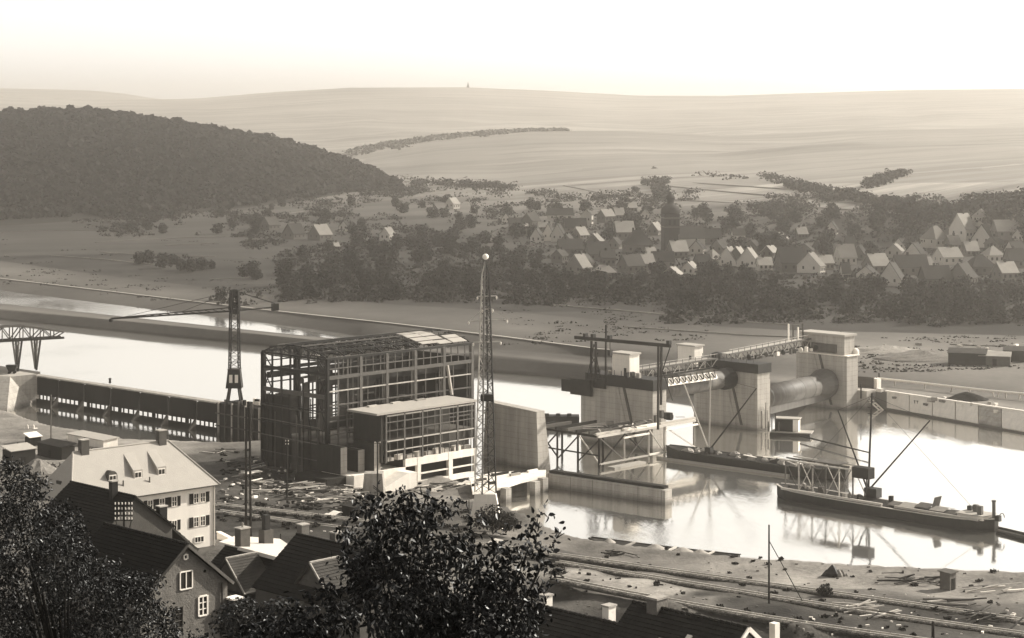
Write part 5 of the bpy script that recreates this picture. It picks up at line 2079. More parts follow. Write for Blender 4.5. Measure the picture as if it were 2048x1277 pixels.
# tipped rocks at the water's edge
o = gnear(1668, 1153)
q_ = T('rock_pile', 'dark pointed rock pile at the near water edge', 'rocks', o)
for k, (dx_, s, mt) in enumerate(((-1.2, .9, m_steel), (-.3, 1.5, m_steel), (.7, 1.0, m_rock), (1.4, .9, m_rock), (2.1, .5, m_rock), (-1.8, .5, m_steel))):
    mb = MB()
    mb.lathe(o + Vector((dx_, R.uniform(-.4, .4), -.3)), [(s * .9, 0), (s * .85, s * .6), (s * .35, s * 1.2), (.06, s * 1.5)], 6)
    mb.build('rock', mt, q_)
# draped tarpaulin over a stack
o = gnear(748, 985)
q_ = T('tarpaulin', 'pale draped tarpaulin over a stack before the white ramp', 'tarpaulin', o)
n = 22
V = []
for k in range(3):
    row = []
    for j in range(n):
        t = 2 * math.pi * j / n
        r = (.1, 2.2, 2.5)[k] + (.22 * math.sin(t * 7) if k == 2 else 0)
        row.append((o.x + r * max(-.8, min(.8, math.cos(t) * 1.15)) * 1.1, o.y + r * max(-.8, min(.8, math.sin(t) * 1.15)) * .9, o.z + (4.3, 4.1, .0)[k]))
    V.append(row + [row[0]])
link('cloth', grid_mesh('cloth', np.array(V)[::-1] - np.array(q_.location), m_canvas, smooth=False), q_)
# white trestle table
o = gnear(505, 958)
q_ = T('work_table', 'white-topped work table among the timber heaps', 'table', o)
mb = MB()
mb.box(o, A, D, 4, 1.8, o.z + 1.3, o.z + 1.45)
mb.build('table_top', m_frame, q_)
for a_ in (-1.7, 1.7):
    for b_ in (-.7, .7):
        mb = MB()
        mb.bar(o + A * a_ + D * b_ - UP * .2, o + A * a_ + D * b_ + UP * 1.3, .14)
        mb.build('leg', m_wood, q_)
# corrugated sheet pieces
for px, py, l_, w_, lb in ((660, 1032, 4.5, 2, 'bright crumpled sheet lying beside the siding'), (988, 1088, 3.2, 2.0, 'pale flat board lying by the track under the tree tips'), (925, 970, 4.4, 1.4, 'white curved sheet before the widest dark opening'), (545, 985, 3, 1.4, 'white board flat on the ground near the slim pole')):
    o = gnear(px, py, .25)
    q_ = T('sheet', lb, 'sheet', o, 'pale sheets lying on the building site')
    P_ = []
    for a_ in range(2):
        P_.append([tuple(o + A * (l_ * (k / 10 - .5)) + D * (w_ * (a_ - .5)) + UP * (.12 * math.sin(k * 1.6) + .25 * (k > 6))) for k in range(11)])
    mb = MB()
    for k in range(10):
        mb.slab([P_[0][k], P_[0][k + 1], P_[1][k + 1], P_[1][k]], .06)
    mb.build('sheet', m_frame, q_)

# ------------------------------------------------------------------ houses of the near town
def tiles(parent, a_, b_, c_, d_, mat, course=.34, wdt=.26, name='tiles', kind='stuff'):
    """real lapped tiles on the slope a-b (eaves) to d-c (ridge), joined as one part"""
    n = (b_ - a_).cross(d_ - a_).normalized()
    if n.z < 0:
        n = -n
    nc = max(3, int((d_ - a_).length / course))
    nw_ = max(3, int((b_ - a_).length / wdt))
    rg = np.random.default_rng(int(abs(a_.x * 31 + a_.y * 17)) % 9999)
    Q = []
    an, bn, cn, dn = (np.array(v) for v in (a_, b_, c_, d_))
    nn = np.array(n)
    for i in range(nc):
        t0, t1 = i / nc, (i + 1.25) / nc
        e0, e1 = an + (dn - an) * t0, bn + (cn - bn) * t0
        f0, f1 = an + (dn - an) * min(t1, 1), bn + (cn - bn) * min(t1, 1)
        sh = (i % 2) * .5
        for j in range(nw_):
            u0, u1 = (j + sh) / nw_, min((j + sh + .95) / nw_, 1)
            if u0 >= 1:
                continue
            h1 = .07 + rg.uniform(0, .03)
            p0, p1 = e0 + (e1 - e0) * u0, e0 + (e1 - e0) * u1
            q0, q1 = f0 + (f1 - f0) * u0, f0 + (f1 - f0) * u1
            Q.append([p0 + nn * h1, p1 + nn * (h1 + .012), q1 + nn * .02, q0 + nn * .02])
            Q.append([p0, p1, p1 + nn * (h1 + .012), p0 + nn * h1])
    return link(name, quads_mesh(name, np.array(Q) - np.array(wloc(parent))[None, None, :], mat), parent, kind=kind)


def gable_house(label, apex, ax, rd, length, hw, drop, base, wallm, roofm, over=.35, tiled=True, name='house', group=None, ridge_tile=None, course=.34, wdt=.26):
    """apex: ridge end at the near gable; ax: horizontal along the gable; rd: ridge direction away from it"""
    t = T(name, label, 'house', Vector((apex.x, apex.y, base)), group)
    a0 = apex
    e0, e1 = apex - ax * hw - UP * drop, apex + ax * hw - UP * drop
    low = lambda v: Vector((v.x, v.y, base))
    mb = MB()
    mb.prism([low(e0), low(e1), e1 - UP * .12, a0 - UP * .12, e0 - UP * .12], rd * length)
    mb.build('wall', wallm, t)
    roofs = []
    sl_ = (e1 - a0).normalized()
    sl0 = (e0 - a0).normalized()
    for e, s in ((e0, sl0), (e1, sl_)):
        f = e + s * over
        q = [a0 - rd * over, f - rd * over, f + rd * (length + over), a0 + rd * (length + over)]
        mb = MB()
        mb.slab([v + UP * .02 for v in q], .14)
        rf = mb.build('roof', roofm, t)
        roofs.append(rf)
        if tiled:
            tiles(rf, q[1] + UP * .03, q[2] + UP * .03, q[3] + UP * .03, q[0] + UP * .03, roofm, course, wdt)
    mb = MB()
    n = int(length / .45)
    for k in range(n):
        c = a0 - rd * over + rd * ((length + 2 * over) * k / n)
        mb.tube(c + UP * .05, c + rd * .42 + UP * .09, .14, .16, 6)
    mb.build('ridge_tiles', ridge_tile or roofm, t, kind='stuff')
    return t, roofs


def window(parent, c, u, n, w_, h_, frame=m_frame, bars=(1, 1), pane=m_glass, fw=.09, dep=.1, shutters=None, name='window'):
    """window in a wall: dark pane set back in a proud frame with glazing bars"""
    mb = MB()
    for s in (-1, 1):
        mb.frame(c, u, n, UP, s * w_ / 2 - fw / 2, s * w_ / 2 + fw / 2, -.02, dep, -h_ / 2, h_ / 2)
    for s in (-1, 1):
        mb.frame(c, u, n, UP, -w_ / 2 + fw / 2 + .002, w_ / 2 - fw / 2 - .002, -.02, dep - .003, s * h_ / 2 - fw / 2, s * h_ / 2 + fw / 2)
    for k in range(1, bars[0] + 1):
        x = -w_ / 2 + w_ * k / (bars[0] + 1)
        mb.frame(c, u, n, UP, x - fw * .4, x + fw * .4, -.02, dep * .8, -h_ / 2 + fw / 2 + .002, h_ / 2 - fw / 2 - .002)
    for k in range(1, bars[1] + 1):
        z = -h_ / 2 + h_ * k / (bars[1] + 1)
        mb.frame(c, u, n, UP, -w_ / 2 + fw / 2 + .002, w_ / 2 - fw / 2 - .002, -.02, dep * .6, z - fw * .3, z + fw * .3)
    f = mb.build('window', frame, parent)
    mb = MB()
    mb.frame(c, u, n, UP, -w_ / 2, w_ / 2, -.05, .025, -h_ / 2, h_ / 2)
    mb.build('pane', pane, f)
    if shutters:
        for s in (-1, 1):
            mb = MB()
            mb.frame(c, u, n, UP, s * (w_ / 2 + shutters / 2 + .1) - shutters / 2, s * (w_ / 2 + shutters / 2 + .1) + shutters / 2, .01, .09, -h_ / 2 - .02, h_ / 2 + .02)
            mb.build('shutter', m_shut, f)
    return f


def chimney(parent, c, z0, z1, s, mat, u=A, cap=m_conc, pot=False):
    v = Vector((u.y, -u.x, 0))
    mb = MB()
    mb.box(c, u, v, s, s * .8, z0, z1)
    f = mb.build('chimney', mat, parent)
    mb = MB()
    mb.box(c, u, v, s + .16, s * .8 + .16, z1 + .002, z1 + .14)
    mb.build('chimney_cap', cap, f)
    if pot:
        mb = MB()
        mb.tube(Vector((c.x, c.y, z1)), Vector((c.x, c.y, z1 + .7)), .14, .12, 8)
        mb.build('chimney_pot', m_conc, f)
    return f


# big white house with pale hipped roof
E0 = Vector((-59.3, 269.6, 0))
hu = Vector((.747, .665, 0)).normalized()
hv = Vector((-hu.y, hu.x, 0))
hn = -hv
HL, HW, ZB, ZEv, ZRg = 23.0, 10.0, 15.5, 27.8, 33.9
wh = T('white_house', 'big bright white house with pale hipped roof, three dormers and dark shutters', 'house', E0 + UP * 18)
mb = MB()
mb.frame(E0, hu, hv, UP, .3, HL - .3, .3, HW - .3, ZB, ZEv)
mb.build('wall', m_white, wh)
hp_ = lambda i, v, z: E0 + hu * i + hv * v + UP * z
r0, r1 = hp_(2.9, 5, ZRg), hp_(18.1, 5, ZRg)
ea = [hp_(-.4, -.4, ZEv - .1), hp_(HL + .4, -.4, ZEv - .1), hp_(HL + .4, HW + .4, ZEv - .1), hp_(-.4, HW + .4, ZEv - .1)]
mb = MB()
mb.add(ea + [r0, r1], [(0, 1, 5, 4), (1, 2, 5), (2, 3, 4, 5), (3, 0, 4), (0, 3, 2, 1)])
rf = mb.build('roof', m_roofl, wh)
mb = MB()
for a_, b_ in zip(ea, ea[1:] + ea[:1]):
    mb.bar(a_ + UP * -.05, b_ + UP * -.05, .22, .16)
mb.build('gutter', m_conc_d, wh)
mb = MB()
for a_, b_ in ((r0, r1), (ea[0], r0), (ea[1], r1)):
    mb.tube(a_ + UP * .02, b_ + UP * .02, .13, .13, 6)
mb.build('ridge_tiles', m_roofl, wh, kind='stuff')
for i, k in ((4.6, 1), (17.0, 2)):
    chimney(wh, hp_(i, 5, 0), 32.5, 35.4, 1.2, m_plaster, hu)
for i, kind_ in ((7.1, 0), (11.1, 1), (14.9, 1)):
    zr = lambda v: ZEv + v * (ZRg - ZEv) / 5
    f0, f1 = 1.5, 4.2
    mb = MB()
    hw_ = .75
    zf = zr(f0)
    zt = zf + 1.35
    if kind_:
        pr = [hp_(i - hw_, f0, zf - .1), hp_(i - hw_, f0, zt), hp_(i - hw_, f1, zr(f1) + .05)]
        mb.prism(pr, hu * hw_ * 2)
    else:
        ring0 = [hp_(i + hw_ * math.cos(a_), f0, zf + .9 + .75 * math.sin(a_)) for a_ in np.linspace(0, math.pi, 9)] + [hp_(i - hw_, f0, zf - .1), hp_(i + hw_, f0, zf - .1)]
        mb.prism(ring0, hv * 2.2)
    dm = mb.build('dormer', m_roofl if kind_ else m_plaster, wh)
    mb = MB()
    mb.frame(hp_(i, f0, zf + .62), hu, hn, UP, -.55, .55, -.02, .05, -.42, .5)
    mb.build('dormer_front', m_frame, dm)
    mb = MB()
    for s in (-.26, .26):
        mb.frame(hp_(i + s, f0, zf + .64), hu, hn, UP, -.2, .2, .02, .07, -.3, .34)
    mb.build('dormer_pane', m_glass, dm)
# small dormer on the shaded hip
mb = MB()
mb.prism([hp_(.7, 4.4, 29.3), hp_(.7, 5.6, 29.3), hp_(.7, 5.6, 30.2), hp_(.7, 4.4, 30.2)], hu * 1.3)
mb.build('dormer', m_conc_d, wh)
for i in (8.4, 12.6):
    mb = MB()
    mb.tube(hp_(i, .9, 28.6), hp_(i, .9, 29.9), .1, .1, 6)
    mb.build('vent_pipe', m_conc_d, wh)
wc = lambda i, z: hp_(i, .3, z)
for i in (20.35,):
    for z in (26.1, 22.75):
        for s in (-.55, .55):
            window(wh, wc(i + s, z), hu, hn, .8, 1.35, bars=(1, 1))
        for s in (-1.35, 1.35):
            mb = MB()
            mb.frame(wc(i + s, z), hu, hn, UP, -.3, .3, .01, .1, -.72, .72)
            mb.build('shutter', m_shut, wh)
for i in (16.2, 14.2, 12.3):
    for z in (26.1, 22.75):
        window(wh, wc(i, z), hu, hn, .8, 1.35, bars=(1, 1), shutters=.5)
window(wh, wc(20.3, 20.2), hu, hn, 1.5, .8, bars=(2, 0))
mb = MB()
mb.tube(hp_(HL - .2, .2, 19), hp_(HL - .2, .2, 27.6), .09, .09, 6)
mb.build('downpipe', m_conc_w, wh)

# dark-roofed house with rough grey gable in front of it
ap2 = Vector((-42.5, 225, 37.3))
h2, r2 = gable_house('dark-tiled house with a blank grey gable standing before the white house', ap2, A, B, 12.5, 5.2, 3.9, 26, m_plaster, m_tile, course=.42, wdt=.32)
chimney(h2, ap2 + B * 3.2 - A * .6, 36, 38.7, .8, m_steel)
chimney(h2, ap2 + A * 4.6 - D * .2 + D * -1, 33.5, 35.4, 1.0, m_steel)
g2 = T('leanto', 'small slate lean-to roof between the grey gable and the white house', 'lean-to', Vector((-37, 229, 26)))
o = ap2 + A * 5.5 + B * 1 - UP * 4.0
mb = MB()
q = [o, o + A * 4.2 - UP * 3.6, o + A * 4.2 - UP * 3.6 + B * 3.4, o + B * 3.4]
mb.slab(q, .2)
rfl = mb.build('roof', m_tile2, g2)
mb = MB()
mb.frame(Vector((o.x, o.y, 0)), A, B, UP, .1, 4.0, .2, 3.2, 25.5, 29.6)
mb.build('wall', m_plaster, g2)
tiles(rfl, q[1] + UP * .02, q[2] + UP * .02, q[3] + UP * .02, q[0] + UP * .02, m_tile2, .4, .3)
# telephone bracket in front of the grey gable
tp = T('telephone_pole', 'roof pole with four rows of white insulators before the blank grey gable', 'telephone pole', xY(248, 205, 32))
mb = MB()
mb.tube(xY(248, 205, 31), xY(248, 205, 41.2 - 1.0), .12, .1, 6)
mb.build('shaft', m_wood_d, tp)
for k, py in enumerate((1011, 1021, 1031, 1041)):
    c = atY(247, py, 205)
    mb = MB()
    mb.bar(c - Vector((.95, 0, 0)), c + Vector((.95, 0, 0)), .1)
    mb.build('cross_arm', m_wood_d, tp)
    for x in (-.85, -.5, -.15, .2, .55, .85):
        mb = MB()
        mb.lathe(c + Vector((x, 0, .05)), [(.03, 0), (.07, .08), (.05, .26)], 6)
        mb.build('insulator', m_frame, tp)
for s in (-1, 1):
    mb = MB()
    mb.bar(xY(248, 205, 35), atY(247, 1041, 205) + Vector((s * .8, 0, 0)), .07)
    mb.build('brace', m_wood_d, tp)

# brick house
ap3 = Vector((-25.2, 154, 47.1))
h3, r3 = gable_house('brown brick house with a white-framed window in its steep gable', ap3, A, B, 10.5, 4.1, 3.4, 35.5, m_brick, m_tile, over=.4)
wn = D
gc_ = lambda h_, z: Vector((ap3.x, ap3.y, 0)) + A * h_ + UP * z
window(h3, gc_(.1, 44.35), A, D, 1.15, 1.35, bars=(1, 0), frame=m_frame, fw=.09)
window(h3, gc_(1.7, 42.1), A, D, .85, 1.5, bars=(1, 2), fw=.12)
window(h3, gc_(-.6, 41.6), A, D, .75, 1.6, bars=(0, 2), fw=.05, frame=m_wood)
window(h3, gc_(.05, 46.15), A, D, .34, .36, bars=(0, 0), fw=.12)
mb = MB()
mb.tube(gc_(1.9, 44.75) - D * .05, gc_(1.9, 44.75) + D * .04, .12, .12, 10)
mb.build('vent', m_dark, h3)
mb = MB()
mb.tube(gc_(3.5, 36) + D * .12, gc_(3.5, 43.6) + D * .12, .09, .09, 6)
mb.build('downpipe', m_conc_d, h3)
for s in (-1, 1):
    mb = MB()
    mb.bar(gc_(0, 47.12) + D * .42, gc_(s * 4.4, 47.1 - 3.4 * 4.4 / 4.1) + D * .42, .08, .22)
    mb.build('bargeboard', m_wood, h3)
# gate pillar with white cap beside it, porch
q_ = T('gate_pillar', 'dark gate pillar with a bright white capstone beside the brick house', 'pillar', xY(470, 157, 36))
o = xY(468, 157, 0)
mb = MB()
mb.box(o, A, D, .9, .9, 35, 42.2)
mb.build('shaft', m_tile, q_)
mb = MB()
mb.box(o, A, D, 1.15, 1.0, 42.2, 42.35)
mb.build('capstone', m_frame, q_)
h4, _ = gable_house('little black-tiled porch roof below the brick gable', xY(400, 140, 43.3) - UP * .9, A, B, 4, 1.9, 2.6, 38, m_brick, m_tile, over=.2)

# two dark roofs by the yard with cross gables
apC = atY(640, 1140, 237)
hC, rC = gable_house('black-roofed cottage next to the brick house with a slate cross gable', apC, A, B, 18, 5.5, 4.2, 19, m_plaster, m_tile, course=.4, wdt=.3)
apD = atY(806, 1118, 210)
hD, rD = gable_house('cottage with coursed dark roof partly behind the leafy tree', apD, A, B, 17.2, 6.0, 4.6, 20, m_plaster, m_tile, course=.5, wdt=.4)


def cross_gable(parent, c, w_, drop, l_, mat):
    a_ = c
    out = -A
    for s in (-1, 1):
        q = [a_, a_ + B * s * w_ - UP * drop, a_ + B * s * w_ - UP * drop + out * l_, a_ + out * l_]
        mb = MB()
        mb.slab(q, .14)
        f = mb.build('cross_gable', mat, parent)
        tiles(f, q[1] + UP * .02, q[2] + UP * .02, q[3] + UP * .02, q[0] + UP * .02, mat, .36, .28)
    mb = MB()
    mb.bar(a_ + out * l_ + UP * .05, a_ + UP * .05, .3, .14)
    mb.build('ridge_cap', m_conc, parent)
    mb = MB()
    mb.bar(a_ + out * (l_ + .02), a_ - B * w_ - UP * drop + out * (l_ + .02), .14, .2)
    mb.build('verge', m_conc, parent)
    mb = MB()
    mb.prism([a_ + out * (l_ - .3) - UP * .2, a_ + B * (w_ - .2) - UP * drop + out * (l_ - .3), a_ - B * (w_ - .2) - UP * drop + out * (l_ - .3)], A * .2)
    mb.build('gable_wall', m_plaster, parent)


cross_gable(hC, atY(514, 1107, 236) + UP * .1, 3.6, 3.6, 4.6, m_tile2)
cross_gable(hD, atY(678, 1116, 212) + UP * .1, 2.6, 2.6, 4.0, m_tile2)
chimney(hC, atY(485, 1080, 252), 24, atY(485, 1057, 252).z, 1.5, m_plaster, pot=True)
chimney(hD, atY(606, 1080, 231), 30, atY(606, 1050, 231).z, 1.1, m_brick)
chimney(hD, atY(673, 1090, 224), 30, atY(673, 1066, 224).z, 1.2, m_brick, pot=True)
q_ = T('chimney_stack', 'free-standing chimney stack at the yard wall behind the black roofs', 'chimney', xY(532, 262, 20))
o = xY(532, 262, 0)
mb = MB()
mb.box(o, A, D, 1.5, 1.2, 18, 26)
mb.build('stack', m_plaster, q_)
mb = MB()
mb.box(o, A, D, .8, .7, 26.001, atY(532, 1030, 262).z)
mb.build('flue', m_steel, q_)
# yard walls
for i, (xa, ya, xb, yb_, Y0, Y1, z0, z1, lb) in enumerate(((437, 0, 470, 0, 292, 286, 14, 19.4, 'low white wall joined to the corner of the white house'), (520, 0, 610, 0, 290, 284, 14, 18.2, 'white yard wall behind the chimney roofs'), (615, 0, 700, 0, 300, 290, 12, 15.2, 'pale yard wall nearest the railway'))):
    a_, b_ = xY(xa, Y0, 0), xY(xb, Y1, 0)
    q_ = T('yard_wall', lb, 'wall', Vector((a_.x, a_.y, z0)))
    mb = MB()
    mb.bar(a_ + UP * (z0 + z1) / 2, b_ + UP * (z0 + z1) / 2, .5, z1 - z0)
    mb.build('wall_body', m_white if i < 2 else m_conc, q_)
    mb = MB()
    mb.bar(a_ + UP * (z1 + .08), b_ + UP * (z1 + .08), .7, .16)
    mb.build('coping', m_conc_w, q_)
pole('thin iron post standing in the bright yard', 561, 1068, 1104, 17, .2)
# bright yard surface
yd = MB()
yd.slab([atY(438, 1084, 262), atY(500, 1100, 240), atY(574, 1120, 226), atY(592, 1100, 246), atY(560, 1078, 276), atY(470, 1072, 276)], .4)
yd.build('yard', M('yard_gravel', .55, var=.12, scale=.5), kind='structure')

# roofs at the foot of the slope below the tracks
apE = atY(1489, 1256, 133)
hE, rE = gable_house('tiled cottage with white bargeboards below the tracks', apE, A, B, 9.5, 4.6, 3.6, 36, m_white, m_tile3, course=.36, wdt=.28)
for s in (-1, 1):
    mb = MB()
    mb.bar(apE + D * .38, apE + A * s * 4.8 - UP * 3.75 + D * .38, .1, .3)
    mb.build('bargeboard', m_frame, hE)
chimney(hE, apE + B * 7.6, 44, atY(1318, 1192, 139).z, 1.15, m_brick)
for a_, b_ in ((3.5, -1.6), (1.2, -2.6), (5.5, -2.2)):
    mb = MB()
    c = apE + B * a_ + A * b_ - UP * (3.6 * abs(b_) / 4.6 - .12)
    sl_ = (A + UP * (3.6 / 4.6)).normalized()
    mb.frame(c, B, sl_, B.cross(sl_) * (1 if B.cross(sl_).z > 0 else -1), -.2, .2, -.3, .3, -.02, .14)
    mb.build('skylight', m_conc_w, hE)
apF = atY(1268, 1258, 146)
hF, rF = gable_house('dark cottage with two white-fronted chimneys below the tracks', apF, A, B, 9.0, 5, 4.0, 33, m_plaster, m_tile3, course=.36, wdt=.28)
chimney(hF, atY(1218, 1240, 149), 40, atY(1218, 1213, 149).z, .8, m_conc_w)
chimney(hF, atY(1092, 1225, 156), 39, atY(1092, 1192, 156).z, .8, m_conc_w)
q_ = T('white_flue', 'bright white flue pipe standing beside the cottage with white bargeboards', 'flue', xY(1549, 140, 40))
mb = MB()
mb.box(xY(1549, 140, 0), A, D, .55, .5, 36, atY(1549, 1246, 140).z)
mb.build('shaft', m_white, q_)
# ------------------------------------------------------------------ village across the river
def village_house(label, px, py, wpx, depth, eave, rise, wallm, roofm, yaw, hip=0.0, name='house', nwin=3, sink=.3):
    """px,py: middle of the house foot in the photograph; wpx: its length there"""
    o = gfar(px, py, 0)
    L_ = wpx * o.y / F * .9
    depth, eave, rise = depth * .85, eave * .85, rise * .82
    u = Vector((math.cos(yaw), math.sin(yaw), 0))
    v = Vector((-u.y, u.x, 0))
    t = T(name, label, 'house', o, 'village houses across the river')
    z0 = o.z - 1.2
    ze, zr = o.z + eave, o.z + eave + rise
    c = Vector((o.x, o.y, 0))
    hl, hw = L_ / 2, depth / 2
    mb = MB()
    if hip == 0:
        for s in (1,):
            e = [c - u * hl - v * hw, c - u * hl + v * hw]
            mb.prism([e[0] + UP * z0, e[1] + UP * z0, e[1] + UP * ze, c - u * hl + UP * (zr - .1), e[0] + UP * ze], u * L_)
    else:
        mb.frame(c, u, v, UP, -hl, hl, -hw, hw, z0, ze)
    mb.build('wall', wallm, t)
    ov = .4
    mb = MB()
    if hip == 0:
        for s in (-1, 1):
            dz = rise * ov / hw
            q = [c - u * (hl + ov) + v * s * (hw + ov) + UP * (ze - dz), c + u * (hl + ov) + v * s * (hw + ov) + UP * (ze - dz), c + u * (hl + ov) + UP * zr, c - u * (hl + ov) + UP * zr]
            mb.slab([p + UP * .12 for p in q], .2)
    else:
        b = [c + u * a_ * (hl + ov) + v * b_ * (hw + ov) + UP * ze for a_, b_ in ((-1, -1), (1, -1), (1, 1), (-1, 1))]
        r = [c - u * (hl - hip) + UP * zr, c + u * (hl - hip) + UP * zr]
        mb.add(b + r, [(0, 1, 5, 4), (1, 2, 5), (2, 3, 4, 5), (3, 0, 4), (0, 3, 2, 1)])
    rf = mb.build('roof', roofm, t)
    mb = MB()
    cc = c + u * R.uniform(-.5, .5) * hl
    mb.box(cc, u, v, .9, .8, zr - .8, zr + 1.1)
    mb.build('chimney', m_roof_v, rf)
    side = -v if (-v).y < 0 else v
    for k in range(nwin):
        x = -hl + L_ * (k + .5) / nwin
        mb = MB()
        mb.frame(c + side * hw, u, side, UP, x - .5, x + .5, -.05, .04, o.z + eave * .35, o.z + eave * .35 + 1.3)
        mb.build('window', m_glass, t)
    gend = u if u.y < 0 else -u
    for k in (-1, 1):
        mb = MB()
        mb.frame(c + gend * hl, v, gend, UP, k * hw * .45 - .45, k * hw * .45 + .45, -.05, .04, o.z + eave * .5, o.z + eave * .5 + 1.3)
        mb.build('window', m_glass, t)
    return t


WL, WD, RL, RD = m_wall_v, m_wall_vd, m_roof_vl, m_roof_v
